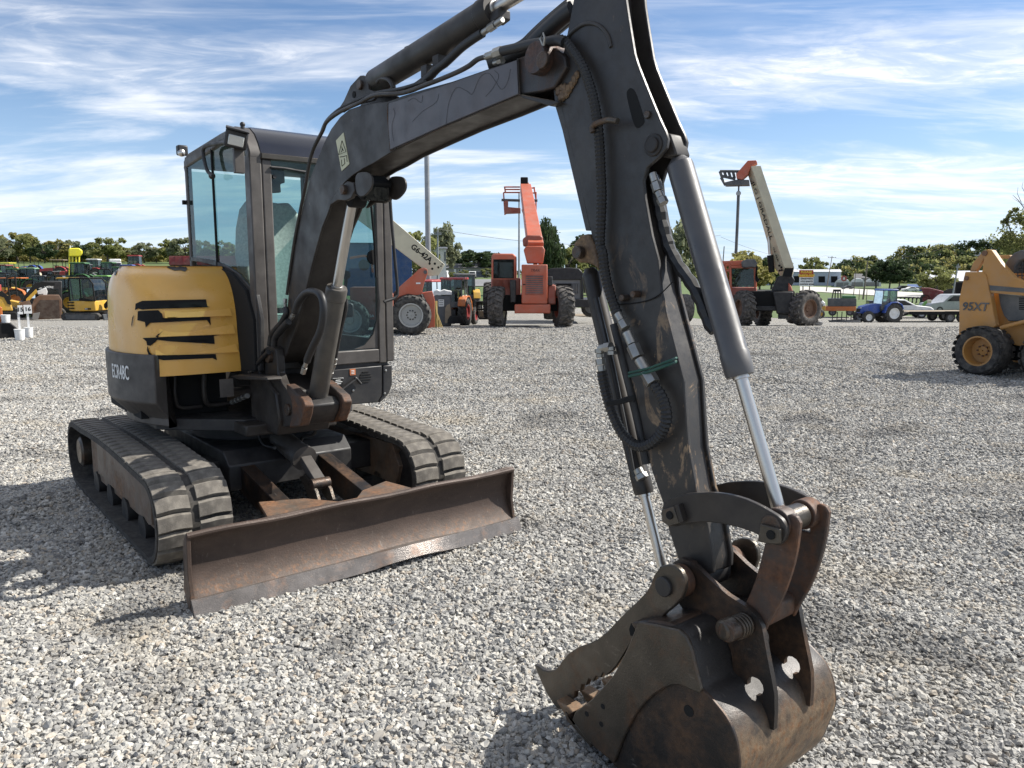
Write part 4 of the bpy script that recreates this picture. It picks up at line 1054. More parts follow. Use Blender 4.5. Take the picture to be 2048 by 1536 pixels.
# pipes and hoses along the boom
hose('boom_pipe', P3(BN - .004, [(574, 589), (582, 530), (590, 477), (600, 425), (611, 370), (616, 339), (626, 300), (645, 262), (654, 243), (681, 223), (720, 205), (751, 190), (804, 186), (851, 170), (904, 149), (936, 133), (955, 119), (974, 113)]), .010, M_STEEL)
hose('boom_pipe', P3(BN + .04, [(640, 272), (655, 240), (690, 212), (750, 187), (800, 178), (850, 163)]), .009, M_DARK)
fitting(P3(BN, [(1135, 388), (1250, 345)], Z3), .019)
hose('boom_hose', P3(BN - .01, [(1245, 348), (1330, 330), (1430, 305), (1530, 290), (1620, 275), (1670, 290)], Z3), .018)
hose('boom_hose', P3(YM, [(1190, 425), (1270, 400), (1340, 370), (1420, 330), (1500, 255), (1600, 165), (1740, 50)], Z3), .040)
hose('boom_hose', P3(YM - .04, [(1400, 345), (1440, 320), (1520, 240), (1640, 130), (1730, 60)], Z3), .030)
fitting(P3(BN + .02, [(1190, 430), (1250, 410)], Z3), .014)
fitting(P3(BN - .02, [(680, 250), (680, 165)], Z7), .013)
fitting(P3(BN - .03, [(715, 375), (770, 285)], Z7), .014)
hose('foot_hose', P3(BN - .04, [(540, 590), (555, 500), (600, 440), (650, 380), (690, 300), (680, 250)], Z7), .018)
hose('foot_hose', P3(BN - .05, [(575, 590), (590, 520), (640, 450), (710, 375)], Z7), .020)
hose('foot_hose', P3(BN - .05, [(765, 290), (800, 200), (870, 118), (950, 108), (1005, 150), (1025, 250), (1015, 380), (985, 490), (930, 600), (890, 690), (875, 735)], Z7), .021)
fitting(P3(BN - .05, [(872, 735), (838, 845)], Z7), .017)
hose('foot_hose', P3(BN - .08, [(530, 650), (480, 700), (430, 760), (400, 790)], Z7), .015)
fitting(P3(BN - .08, [(402, 790), (355, 835)], Z7), .013)

# ---- stick (dipper arm)
SN, SF = -.115, -.012
st = [(1150, -190), (1147, 0), (1133, 75), (1122, 130), (1117, 175), (1120, 212), (1134, 262), (1146, 312), (1157, 358), (1170, 412), (1182, 465), (1200, 560), (1228, 648), (1250, 715), (1264, 765), (1280, 830), (1303, 940), (1325, 1004), (1338, 1061), (1356, 1118), (1380, 1140), (1412, 1152), (1426, 1146), (1427, 1120), (1415, 1050), (1393, 983), (1377, 900), (1374, 863), (1368, 765), (1348, 687), (1332, 625), (1322, 586), (1316, 521), (1303, 472), (1297, 440), (1289, 395), (1286, 362), (1294, 335), (1316, 316), (1332, 297), (1335, 278), (1330, 262), (1320, 241), (1305, 205), (1284, 153), (1275, 130), (1268, 107), (1257, 40), (1251, 0), (1235, -190)]
sp_ = PY(SN, st)
stick = MB().prism(sp_, 1, SN, SN + .014).build('stick', M_STICK, EX, bevel=.003)
MB().prism(sp_, 1, SF - .014, SF).build('side_plate', M_STICK, stick, bevel=.003)
core = [(1150, -190), (1147, 0), (1138, 75), (1124, 130), (1124, 205), (1160, 358), (1186, 465), (1204, 560), (1232, 648), (1268, 765), (1307, 940), (1342, 1061), (1380, 1136), (1422, 1146), (1424, 1120), (1412, 1050), (1390, 983), (1374, 900), (1366, 765), (1346, 687), (1319, 586), (1301, 475), (1280, 395), (1262, 310), (1245, 200), (1236, 100), (1228, 0), (1215, -190)]
MB().prism(PY(SN + .006, core), 1, SN + .012, SF - .012).build('box_section', M_STICK, stick, bevel=.004)
# wrapped back plate along the machine side of the stick
bpz = PY(SN + .03, [(1119, 175), (1123, 215), (1137, 262), (1160, 360), (1184, 462), (1194, 462), (1172, 360), (1150, 262), (1136, 205)])
MB().prism(bpz, 1, SN - .0, SF + .0).build('back_plate', M_STICK, stick, bevel=.002)
DM = PY(SN - .001, [(680, 535), (655, 560), (655, 590), (680, 700), (705, 780), (728, 790), (762, 760), (765, 735), (710, 560)], Z4)
MB().prism(smooth2(DM, 2), 1, SN - .001, SN + .001).build('slot_opening', M_BLACK, stick)
c = E(*Z4(822, 892), 1, SN); 
for y0, y1, r in ((SN - .006, SN + .002, .034), (SN - .014, SN - .004, .023)): MB().cyl((c.x, y0, c.z), (c.x, y1, c.z), r, n=24).build('cylinder_pin', M_STEEL, stick, bevel=.003)
c = E(*Z4(788, 706), 1, SN); MB().cyl((c.x, SN - .01, c.z), (c.x, SN + .002, c.z), .012).build('pin_bolt', M_PIN, stick, bevel=.002)
# pivot reinforcement ring
ring = P3(SN - .001, [(290, 235), (330, 190), (390, 150), (450, 145), (500, 170), (540, 220), (560, 290)], Z4)
hose('pivot_weld', ring, .007, M_STICK, stick)
# thumb cylinder boss on the back of the stick, paint burnt off
bo_ = PY(YM - .06, [(30, 215), (45, 140), (85, 95), (130, 85), (165, 150), (190, 240), (195, 310), (165, 280), (120, 262), (70, 262)], Z4b)
for y in (YM - .075, YM + .045): MB().prism(bo_, 1, y, y + .03).build('thumb_bracket', rusty('burnt_steel', (.10, .06, .035), (.34, .22, .12), .5, 9, .7), stick, bevel=.006)
c = E(*Z4b(75, 200), 1, YM - .07); MB().cyl((c.x, YM - .10, c.z), (c.x, YM + .08, c.z), .022).build('bracket_pin', M_PIN, stick, bevel=.003)
# bosses and studs on the near side
for (X, Y) in ((352, 478), (422, 455)):
    c = E(*Z4b(X, Y), 1, SN); MB().cyl((c.x, SN - .03, c.z), (c.x, SN, c.z), .011).build('stud', M_PIN, stick, bevel=.002)
c = E(*Z4b(775, 1258), 1, SF + .02); MB().cyl((c.x, SF, c.z), (c.x - .0, SF + .045, c.z), .014).build('stud', M_PIN, stick, bevel=.002)
tri = PY(SN + .02, [(870, 780), (925, 680), (980, 850), (920, 950), (875, 880)], Z6)
# bucket cylinder
b0 = E(1349, 293, 1, YM); b1 = E(1481, 752, 1, YM); b2 = E(1587, 1035, 1, YM)
bc = ram('bucket_cylinder', b0 + (b1 - b0).normalized() * .04, b1, b2, .041, .0195, m=paint('cylinder_grey', (.075, .073, .075), .36, .2, (.2, .18, .16), 3))
MB().prism(PY(YM, [(905, 835), (925, 822), (965, 830), (1003, 945), (1000, 965), (930, 975), (880, 960)], Z4), 1, YM - .034, YM + .034).build('cylinder_eye', M_STEEL, bc, bevel=.005)
fitting(P3(YM - .045, [(815, 1065), (850, 1180), (885, 1255)], Z4), .017)
hose('bucket_hose', P3(YM, [(820, 1080), (850, 1250), (880, 1400), (920, 1536)], Z4) + P3(YM, [(600, 150), (660, 270), (740, 380), (800, 490), (850, 620), (900, 700)], Z4b), .022, corr=.05)
hose('bucket_hose', P3(YM + .04, [(760, 1100), (775, 1300), (800, 1450)], Z4), .018)
MB().cyl(b2 - Vector((0, .035, 0)), b2 + Vector((0, .035, 0)), .036, n=24).build('rod_eye', M_WORN, bc, bevel=.004)
# thumb cylinder
t0 = E(*Z4b(120, 300), 1, YM - .01); t1 = E(*Z6(340, 335), 1, YM - .01); t2 = E(*Z6(478, 900), 1, YM - .01)
tcyl = ram('thumb_cylinder', t0, t1, t2, .032, .0165)
MB().tube(P3(YM - .06, [(160, 480), (260, 900), (330, 1250), (380, 1536)], Z4b), .010, 8).build('cylinder_pipe', M_DARK, tcyl)
hose('thumb_pipe', P3(SN - .0, [(270, 640), (330, 880), (380, 1080), (420, 1250), (470, 1500)], Z4b) + P3(SN, [(330, 170), (300, 60)], Z6)[:0], .014, M_DARK)
fitting(P3(YM - .04, [(290, 145), (330, 225)], Z6), .022)
# corrugated hose down the near side
hose('corrugated_hose', P3(SN - .03, [(200, 245), (270, 250), (330, 320), (385, 410), (420, 500), (450, 600), (472, 720), (488, 880), (496, 1050), (502, 1200), (497, 1350), (492, 1500)], Z4) + P3(SN - .03, [(200, 200), (212, 300), (232, 400), (262, 500), (295, 580)], Z4b), .0175, corr=.013)
fitting(P3(SN - .035, [(292, 575), (345, 670)], Z4b), .018)
fitting(P3(SN - .035, [(350, 690), (420, 850)], Z4b), .022)
fitting(P3(SN - .035, [(425, 855), (515, 1010)], Z4b), .024)
hose('corrugated_hose', P3(SN - .04, [(515, 1015), (560, 1080), (588, 1160), (590, 1240), (560, 1310), (510, 1365), (440, 1392), (380, 1370), (320, 1310), (270, 1210), (235, 1110), (210, 1010), (195, 930)], Z4b), .019, corr=.013)
fitting(P3(SN - .04, [(195, 930), (185, 850)], Z4b), .018)
fitting(P3(SN - .04, [(184, 845), (182, 790), (255, 778), (258, 830)], Z4b), .017)
hose('corrugated_hose', P3(SF + .02, [(770, 1000), (795, 1080), (805, 1150), (795, 1230)], Z4b), .018, corr=.013)
fitting(P3(SF + .02, [(722, 780), (740, 900), (768, 1000)], Z4b), .018)
# ties
ring = P3(SN - .055, [(360, 962), (480, 935), (620, 885)], Z4b) + P3(SF + .03, [(700, 850), (755, 822)], Z4b)
for k in range(3): hose('green_strap', [p + Vector((0, 0, .006 * k - .004 * (k % 2))) for p in ring], .004, flat('strap_green%d' % k, (.01, .07, .05), .6))
hose('hose_clip', P3(SN - .05, [(600, 745), (540, 738), (470, 760), (445, 785), (450, 812)], Z4), .010, M_WORN)
for k in range(3): hose('cable_tie', P3(SN - .07, [(230, 1120 + 8 * k), (300, 1110 + 8 * k), (385, 1085 + 10 * k), (395, 1120)], Z4b), .005, M_BLACK)
hose('wire_tie', P3(SN - .005, [(290, 520), (400, 510), (490, 490), (560, 450), (640, 370)], Z4b), .002, M_BLACK)

# ---- linkage
LN, LF = -.155, .045
gp = [(480, 480), (500, 410), (545, 372), (600, 350), (670, 333), (750, 325), (830, 322), (900, 325), (980, 335), (1050, 350), (1130, 375), (1200, 405), (1265, 438), (1320, 470), (1370, 500), (1405, 530), (1440, 585), (1445, 640), (1430, 690), (1400, 722), (1365, 730), (1300, 690), (1200, 635), (1130, 608), (1060, 588), (990, 572), (930, 560), (860, 552), (800, 550), (720, 558), (650, 570), (600, 585), (545, 585), (510, 560), (488, 520)]
g2 = PY(LN, gp, Z6)
for y in (LN, LF): MB().prism(g2, 1, y - .008, y + .010).build('guide_link', M_STEEL, EX, bevel=.003)
for pts in ([(490, 455), (580, 428), (625, 560), (545, 585), (488, 545)], [(1245, 560), (1400, 605), (1395, 715), (1330, 720), (1225, 700)]):
    MB().prism(PY(LN - .012, pts, Z6), 1, LN - .022, LN - .008).build('pin_keeper', M_WORN, EX, bevel=.003)
MB().prism(PY(LN - .02, [(585, 425), (615, 412), (655, 545), (628, 560)], Z6), 1, LN - .03, LN - .008).build('stop_bar', M_STEEL, EX, bevel=.002)
cA = E(*Z6(540, 500), 1, LN - .02); cB = E(*Z6(1316, 650), 1, LN - .02)
for c in (cA, cB): MB().cyl((c.x, LN - .027, c.z), (c.x, LN - .021, c.z), .013).build('keeper_bolt', M_BLACK, EX, bevel=.002)
pc = E(*Z6(1440, 620), 1, LN + .02); pin('link_pin', (b2.x, b2.z), LN - .012, LF + .03, .030)
for (y0, y1, mm) in ((LN + .018, YM - .040, M_RUST), (YM + .040, LF - .004, M_RUST)):
    MB().lathe((b2.x, y0, b2.z), (0, 1, 0), [(0, .025), (0, .043), (y1 - y0, .043), (y1 - y0, .025)], 26).build('link_bush', mm, EX, bevel=.003)
hl = [(1380, 545), (1420, 505), (1475, 490), (1520, 510), (1545, 560), (1535, 650), (1520, 760), (1495, 880), (1465, 980), (1430, 1080), (1390, 1170), (1345, 1250), (1300, 1330), (1272, 1392), (1240, 1330), (1180, 1240), (1130, 1165), (1165, 1090), (1200, 1000), (1230, 900), (1255, 800), (1275, 720), (1300, 690), (1400, 722)]
h2 = PY(LN + .03, hl, Z6)
for y in (LN + .030, LF - .020): MB().prism(h2, 1, y - .008, y + .010).build('tipping_link', M_RUST, EX, bevel=.004)
hb = PY(LN + .03, [(1272, 1392), (1130, 1165), (1165, 1090), (1345, 1250)], Z6)
MB().prism(PY(LN + .03, [(1200, 1160), (1290, 1220), (1285, 1330), (1262, 1380), (1215, 1300), (1170, 1220)], Z6), 1, LN + .03, LF - .02).build('link_crossbar', M_RUST, EX, bevel=.01)

# ---- bucket
KN, KF = -.30, .20
def arcp(c, r, a0, a1, n): return [(c[0] + r * math.cos(math.radians(a0 + (a1 - a0) * i / n)), c[1] + r * math.sin(math.radians(a0 + (a1 - a0) * i / n))) for i in range(n + 1)]
top_lip = PY(KN, [(1279, 1243), (1320, 1250), (1359, 1258), (1378, 1276), (1388, 1306), (1397, 1345), (1404, 1374)])
arc_px = PY(KN, [(1420, 1390), (1436, 1409), (1451, 1428), (1464, 1450), (1475, 1480), (1480, 1510), (1481, 1536)])
low = [(4.335, .215), (4.308, .135), (4.262, .07), (4.195, .025), (4.105, .003), (4.005, .008), (3.905, .045), (3.80, .085)]
lipz = PY(KN, [(1143, 1437)])
skin = top_lip + arc_px + low + lipz
def skinpath(): return smooth2open(skin)
def smooth2open(p):
    q = catmull([Vector((a, 0, b)) for a, b in p], 3); return [(v.x, v.z) for v in q]
sk = smooth2open(skin); vs = []; fs = []
NYB = 13
for j in range(NYB):
    y = KN + (KF - KN) * j / (NYB - 1)
    for (x, z) in sk: vs.append((x, y, z))
n = len(sk)
for j in range(NYB - 1):
    for i in range(n - 1): a = j * n + i; fs.append((a, a + n, a + n + 1, a + 1))
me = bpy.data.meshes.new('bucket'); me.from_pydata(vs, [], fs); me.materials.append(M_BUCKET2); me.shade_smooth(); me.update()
me.set_sharp_from_angle(angle=math.radians(40))
bucket = bpy.data.objects.new('bucket', me); col.objects.link(bucket); bucket.parent = EX
md = bucket.modifiers.new('t', 'SOLIDIFY'); md.thickness = .014; md.offset = 1
md = bucket.modifiers.new('b', 'BEVEL'); md.width = .003; md.segments = 2
mouth = PY(KN, [(1150, 1447), (1190, 1400), (1228, 1352), (1258, 1296)])
sidep = [tuple(p) for p in sk] + mouth
for y in (KN, KF): MB().prism(sidep, 1, y - .006, y + .006).build('bucket_side', M_BUCKET, bucket, bevel=.003)
cut = PY(KN - .012, [(740, 442), (860, 462), (990, 492), (1040, 540), (1068, 600), (1090, 690), (1112, 780), (1135, 862), (1118, 885), (1080, 870), (1000, 835), (950, 835), (900, 855), (840, 890), (780, 945), (730, 1010), (690, 1080), (650, 1160), (620, 1240), (590, 1320), (480, 1230), (400, 1150), (330, 1050), (350, 1000), (450, 925), (520, 850), (580, 780), (630, 700), (680, 590)], BZ)
MB().prism(cut, 1, KN - .018, KN - .006).build('side_cutter', M_WORN, bucket, bevel=.004)
MB().prism(cut, 1, KF + .006, KF + .018).build('side_cutter', M_WORN, bucket, bevel=.004)
for (X, Y) in ((512, 972), (412, 1018), (502, 1082)):
    c = E(*BZ(X, Y), 1, KN - .02); MB().cyl((c.x, KN - .019, c.z), (c.x, KN - .0175, c.z), .009, n=12).build('bolt_hole', M_BLACK, bucket)
c = E(*BZ(1045, 1000), 1, KN - .008); MB().cyl((c.x, KN - .0075, c.z), (c.x, KN - .006, c.z), .017, n=14).build('bolt_hole', M_BLACK, bucket)
# cutting lip and teeth
lp0 = Vector(lipz[0])
MB().prism([(lp0.x - .03, lp0.y + .012), (lp0.x + .10, lp0.y - .035), (lp0.x + .10, lp0.y - .055), (lp0.x - .02, lp0.y - .012)], 1, KN - .006, KF + .006).build('cutting_lip', M_WORN, bucket, bevel=.003)
for k in range(5):
    y = KN + .03 + (KF - KN - .06) * k / 4
    MB().prism([(lp0.x - .085, lp0.y + .028), (lp0.x - .02, lp0.y + .030), (lp0.x + .04, lp0.y + .01), (lp0.x + .04, lp0.y - .035), (lp0.x - .02, lp0.y - .02)], 1, y - .028, y + .028).build('bucket_tooth', rusty('tooth_steel', (.20, .15, .10), (.30, .16, .08), .5, 12, .7) if k == 0 else MATS['tooth_steel'], bucket, bevel=.006)
# ears
en = [(960, 75), (1010, 45), (1080, 70), (1130, 120), (1180, 172), (1240, 225), (1300, 275), (1370, 320), (1430, 358), (1480, 405), (1512, 470), (1528, 560), (1550, 680), (1572, 790), (1590, 890), (1592, 1000), (1585, 1112), (1545, 1095), (1500, 1000), (1430, 880), (1380, 800), (1335, 750), (1325, 640), (1290, 540), (1220, 450), (1120, 400), (1040, 385), (1000, 330), (965, 230), (945, 150)]
EN, EF = -.145, .045
def keyhole(poly, holes):
    poly = list(poly)
    ar = sum(poly[i][0] * poly[(i + 1) % len(poly)][1] - poly[(i + 1) % len(poly)][0] * poly[i][1] for i in range(len(poly))); s = -1 if ar > 0 else 1
    for (cx, cz, r) in holes:
        k = min(range(len(poly)), key=lambda i: (poly[i][0] - cx) ** 2 + (poly[i][1] - cz) ** 2)
        a0 = math.atan2(poly[k][1] - cz, poly[k][0] - cx)
        h = [(cx + r * math.cos(a0 + s * 2 * math.pi * i / 20), cz + r * math.sin(a0 + s * 2 * math.pi * i / 20)) for i in range(21)]
        poly = poly[:k + 1] + h + poly[k:]
    return poly
_h = E(*BZ(1478, 850), 1, EN)
from mathutils.geometry import delaunay_2d_cdt
def holed(poly, hole, a, b):
    cx, cz, r = hole; n = len(poly); k = 24
    ring = [(cx + r * math.cos(2 * math.pi * i / k), cz + r * math.sin(2 * math.pi * i / k)) for i in range(k)]
    V = [Vector(p) for p in poly] + [Vector(p) for p in ring]; ed = [(i, (i + 1) % n) for i in range(n)] + [(n + i, n + (i + 1) % k) for i in range(k)]
    res = delaunay_2d_cdt(V, ed, [list(range(n))], 1, 1e-6); W = res[0]; F = []
    for f in res[2]:
        c = sum((W[i] for i in f), Vector((0, 0))) / len(f)
        if (c - Vector((cx, cz))).length > r * .97: F.append(tuple(f))
    m = len(W); m_ = MB(); cnt = {}
    for f in F:
        for i in range(len(f)): e = (f[i], f[(i + 1) % len(f)]); cnt[tuple(sorted(e))] = cnt.get(tuple(sorted(e)), []) + [e]
    fs = F + [tuple(m + i for i in reversed(f)) for f in F] + [(e[0][1], e[0][0], m + e[0][0], m + e[0][1]) for e in cnt.values() if len(e) == 1]
    return m_.add([(p.x, a, p.y) for p in W] + [(p.x, b, p.y) for p in W], fs)
for y in (EN, EF): holed(PY(EN, en, BZ), (_h.x - .004, _h.z + .004, .027), y - .009, y + .009).build('bucket_ear', M_BUCKET, bucket)
# box above the shell
bx = PY(KN + .01, [(870, 440), (960, 400), (1050, 372), (1150, 395), (1235, 432), (1290, 540), (1325, 700), (1200, 800), (1130, 700), (1060, 560), (1000, 492)], BZ)
MB().prism([(x - .02, z) for x, z in PY(KN + .03, [(740, 455), (870, 440), (1000, 455), (1060, 520), (1100, 680), (1135, 850), (1000, 780)], BZ)], 1, KN + .006, KF - .006).build('torque_tube', M_BUCKET, bucket, bevel=.01)
for yy in (EN - .014, EF - .014):
    for (X, Y, rx) in (((1400, 965, .034), (1480, 870, .03)) if yy < 0 else ((1640, 810, .034), (1710, 700, .036))):
        pass
# bright washed spots on the shell between the ears
for (pts, y) in (([(1358, 905), (1375, 875), (1400, 880), (1425, 905), (1443, 945), (1435, 1000), (1412, 1058), (1385, 1010), (1365, 960)], 0), ([(1600, 770), (1615, 735), (1650, 750), (1672, 800), (1675, 860), (1660, 888), (1625, 850), (1605, 810)], 0)):
    pass
bp0 = E(*BZ(1040, 110), 1, EN)
pinc = E(*BZ(925, 215), 1, EN - .08)
MB().cyl((pinc.x, EN - .085, pinc.z), (pinc.x, EF + .10, pinc.z), .032, n=24).build('bucket_pin', M_PIN, bucket, bevel=.003)
for y in (EN - .05, EF + .02): MB().lathe((pinc.x, y, pinc.z), (0, 1, 0), [(0, .03), (0, .05), (.035, .05), (.035, .03)], 24).build('pin_bush', M_RUST, bucket, bevel=.003)
MB().lathe((pinc.x, SN - .03, pinc.z), (0, 1, 0), [(0, .03), (0, .050), (SF - SN + .06, .050), (SF - SN + .06, .03)], 24).build('stick_end_boss', M_DARK, stick, bevel=.003)
c = E(*BZ(1370, 470), 1, EN - .03)
MB().cyl((c.x, EN - .10, c.z), (c.x, EF + .04, c.z), .028, n=22).build('tipping_pin', M_PIN, bucket, bevel=.003)
for k in range(4): MB().lathe((c.x, EN - .012 - .013 * k, c.z), (0, -1, 0), [(0, .02), (0, .034), (.008, .034), (.008, .02)], 20).build('pin_washer', M_WORN, bucket, bevel=.002)
c2 = E(*BZ(1268, 490), 1, EN - .085); MB().cyl((c2.x, EN - .10, c2.z), (c2.x + .01, EN - .055, c2.z - .002), .030, .036, n=9).build('pin_flag', M_WORN, bucket, bevel=.008)
mud = MB()
for (X, Y, r_) in ((238, 560, .016), (248, 600, .013), (262, 585, .018), (285, 575, .014), (300, 545, .016), (318, 520, .013), (335, 490, .015), (350, 460, .012), (275, 545, .016), (255, 540, .012)):
    q = E(*Z4(X, Y), 1, SN - .004); mud.ball(q, r_, 7, (1, .6, 1.3))
mud.build('mud_clump', MATS['burnt_steel'], stick, angle=0)
# thumb
tn = [(930, 85), (975, 95), (1010, 125), (1032, 175), (1035, 235), (1015, 295), (970, 345), (920, 385), (880, 430), (820, 440), (760, 470), (710, 560), (660, 640), (610, 720), (570, 760), (545, 775), (530, 758), (515, 790), (485, 780), (470, 812), (440, 795), (425, 835), (395, 830), (390, 870), (355, 875), (350, 915), (325, 925), (300, 990), (250, 985), (215, 945), (180, 890), (150, 830), (120, 760), (98, 705), (125, 718), (155, 740), (190, 748), (230, 738), (255, 712), (270, 685), (310, 640), (370, 600), (440, 575), (500, 545), (555, 500), (610, 440), (680, 370), (740, 315), (790, 262), (820, 215), (845, 150), (880, 100)]
TN_, TF_ = -.235, .135
for y in (TN_, TF_): MB().prism(PY(TN_, tn, BZ), 1, y - .010, y + .010).build('thumb_plate', M_WORN, EX, bevel=.004)
for y in (TN_ - .010, TF_ + .010):
    MB().cyl((pinc.x, y - .012, pinc.z), (pinc.x, y + .012, pinc.z), .030, n=24).build('thumb_pin_head', M_DARK, EX, bevel=.003)
q = PY(TN_, [(560, 520), (640, 460), (600, 640), (520, 700)], BZ)
for k, pt in enumerate(((610, 520), (430, 640), (250, 800))):
    c = E(*BZ(*pt), 1, TN_); MB().cyl((c.x, TN_, c.z), (c.x, TF_, c.z), .022, n=14).build('thumb_crossbar', M_WORN, EX)
c = E(*BZ(690, 495), 1, TN_ - .01)
hole = PY(TN_ - .011, [(690, 455), (705, 470), (712, 510), (700, 535), (685, 530), (678, 490)], BZ)
MB().prism(hole, 1, TN_ - .012, TN_ - .0095).build('thumb_hole', M_BLACK, EX)
EX.rotation_euler.z = math.radians(EXA - 90)

# ================================================================= GENERIC BUILDERS FOR THE YARD
def cpaint(key, c, rough=.45):
    n = key + '_paint'
    return MATS[n] if n in MATS else paint(n, c, rough, .35, (.28, .25, .21), 1.2)
M_TYRE = paint('tyre_rubber', (.028, .026, .025), .8, .8, (.15, .14, .12), 4, bump=.3)
M_DTYRE = paint('dusty_tyre_rubber', (.05, .046, .042), .85, .9, (.20, .18, .16), 4, bump=.3)
M_OR = cpaint('orange_red', (.47, .10, .045), .42); M_ORD = cpaint('dull_orange_red', (.30, .075, .045), .5)
M_CREAM = cpaint('cream', (.55, .50, .36), .4); M_GREEN = cpaint('tractor_green', (.03, .13, .035)); M_RED = cpaint('tractor_red', (.36, .03, .03))
M_BLUE = cpaint('tractor_blue', (.02, .07, .33), .3); M_CYEL = cpaint('machine_yellow', (.58, .33, .03)); M_TAN = cpaint('loader_tan', (.46, .225, .055), .5)
M_ORG = cpaint('implement_orange', (.52, .14, .02)); M_GREY = cpaint('mid_grey', (.22, .22, .22)); M_SILV = cpaint('silver', (.45, .46, .47), .3); M_BR = cpaint('brown_rust', (.16, .085, .05), .8)
M_WOOD = flat('weathered_wood', (.30, .24, .17), .9); M_DKG = cpaint('dark_grey', (.06, .065, .07)); M_MAR = cpaint('maroon', (.20, .02, .025)); M_LIME = cpaint('light_green', (.18, .40, .10)); M_BRY = cpaint('bright_yellow', (.85, .75, .03))
M_POLE = flat('galvanised_pole', (.30, .31, .32), .5, .4); M_TIMB = flat('pole_timber', (.20, .17, .14), .9)

def wheel(parent, c, R, W, rim, axis=(0, 1, 0), lugs=0, tyre=M_TYRE, rimR=.55, name='wheel', lugw=.5, lugh=.05, n=28, dish=.25):
    """tyre as the wheel mesh, rim and tread blocks as its children; c is the centre"""
    c = Vector(c); ax = Vector(axis).normalized(); p0 = c - ax * W / 2; rr = R * rimR
    prof = [(W * .06, rr), (0, rr * 1.12), (0, R * .86), (W * .10, R * .96), (W * .25, R), (W * .75, R), (W * .90, R * .96), (W, R * .86), (W, rr * 1.12), (W * .94, rr)]
    o = MB().lathe(p0, ax, prof, n, closed=True).build(name, tyre, parent, angle=40)
    MB().lathe(p0 + ax * W * .06, ax, [(0, rr * 1.0), (0, rr * .9), (W * dish, rr * .82), (W * (dish + .03), rr * .35), (W * dish - .02, rr * .3), (W * dish - .03, 0.01), (W * .88 - W * dish * .8, .01), (W * .88 - W * dish * .8, rr * .8), (W * .88, rr * .9), (W * .88, rr * 1.0)], n, caps=False).build('rim', rim, o, angle=30)
    if lugs:
        b = MB(); Rm = rot_to(ax)
        for k in range(lugs):
            for s in (-1, 1):
                a = 2 * math.pi * (k + (.5 if s > 0 else 0)) / lugs; a2 = a + s * 0 - .28 * 2 * math.pi / lugs * 1.6
                for (t0, t1, aa) in ((.02, .26, a), (.26, W / R * 0 + .50, a2)):
                    r0 = R * .93; r1 = R * (1 + lugh); da = math.pi / lugs * lugw
                    vs = []
                    for t in (t0, t1):
                        tt_ = (t if s > 0 else 1 - t) * W
                        at = a + (a2 - a) * (t - .02) / .48
                        rt = r1 * (1 - .05 * (1 if t < .1 else 0))
                        for (r, d) in ((r0, -da), (r0, da), (rt, da * .8), (rt, -da * .8)):
                            v = Rm @ Vector((r * math.cos(at + d), r * math.sin(at + d), tt_)); vs.append(p0 + v)
                    b.add(vs, [(0, 1, 2, 3), (7, 6, 5, 4), (0, 4, 5, 1), (1, 5, 6, 2), (2, 6, 7, 3), (3, 7, 4, 0)])
        b.build('tread', tyre, o, angle=0)
    return o
def boxes(name, m, parent, lst, bevel=.015, **k):
    b = MB()
    for a, c in lst: b.bb(a, c)
    return b.build(name, m, parent, bevel=bevel, **k)
def prof(name, m, parent, pts, y0, y1, bevel=.02, **k): return MB().prism(pts, 1, y0, y1).build(name, m, parent, bevel=bevel, **k)
def cabin(parent, x0, x1, w, z0, z1, frame, roof, gm=M_GLASSD, rake=.08, zs=None, overhang=.06, roofh=.12):
    """glazed cab: posts, glass panes and roof; zs = sill height"""
    zs = z0 if zs is None else zs; h = w / 2
    if zs > z0: boxes('cab_body', frame, parent, [((x0, -h, z0), (x1, h, zs))], .03)
    b = MB()
    for (x, xt) in ((x0 + .03, x0 + .05), (x1 - .03, x1 - .03 - rake), ((x0 + x1) / 2, (x0 + x1) / 2)):
        for s in (-1, 1): b.cyl((x, s * (h - .03), zs), (xt, s * (h - .05), z1), .032, n=6)
    b.build('cab_posts', frame, parent)
    for s in (-1, 1): pane('cab_glass', [(x0 + .04, s * (h - .03), zs), (x1 - .04, s * (h - .03), zs), (x1 - .04 - rake, s * (h - .05), z1), (x0 + .05, s * (h - .05), z1)], parent, gm)
    pane('cab_glass', [(x1 - .02, -h + .04, zs), (x1 - .02, h - .04, zs), (x1 - .02 - rake, h - .06, z1), (x1 - .02 - rake, -h + .06, z1)], parent, gm)
    pane('cab_glass', [(x0 + .02, -h + .04, zs), (x0 + .02, h - .04, zs), (x0 + .04, h - .06, z1), (x0 + .04, -h + .06, z1)], parent, gm)
    MB().prism([(x0 - overhang, z1), (x1 - rake + overhang, z1), (x1 - rake + overhang * .6, z1 + roofh * .8), (x1 - rake - .1, z1 + roofh), (x0 + .1, z1 + roofh), (x0 - overhang * .5, z1 + roofh * .7)], 1, -h - .03, h + .03).build('cab_roof', roof, parent, bevel=.03)
    MB().box(((x0 + x1) / 2 - .1, 0, (zs + z0) / 2 + .25), (.4, .45, .12)).box(((x0 + x1) / 2 - .3, 0, zs + .25), (.12, .45, .55)).build('seat', M_BLACK, parent, bevel=.03)
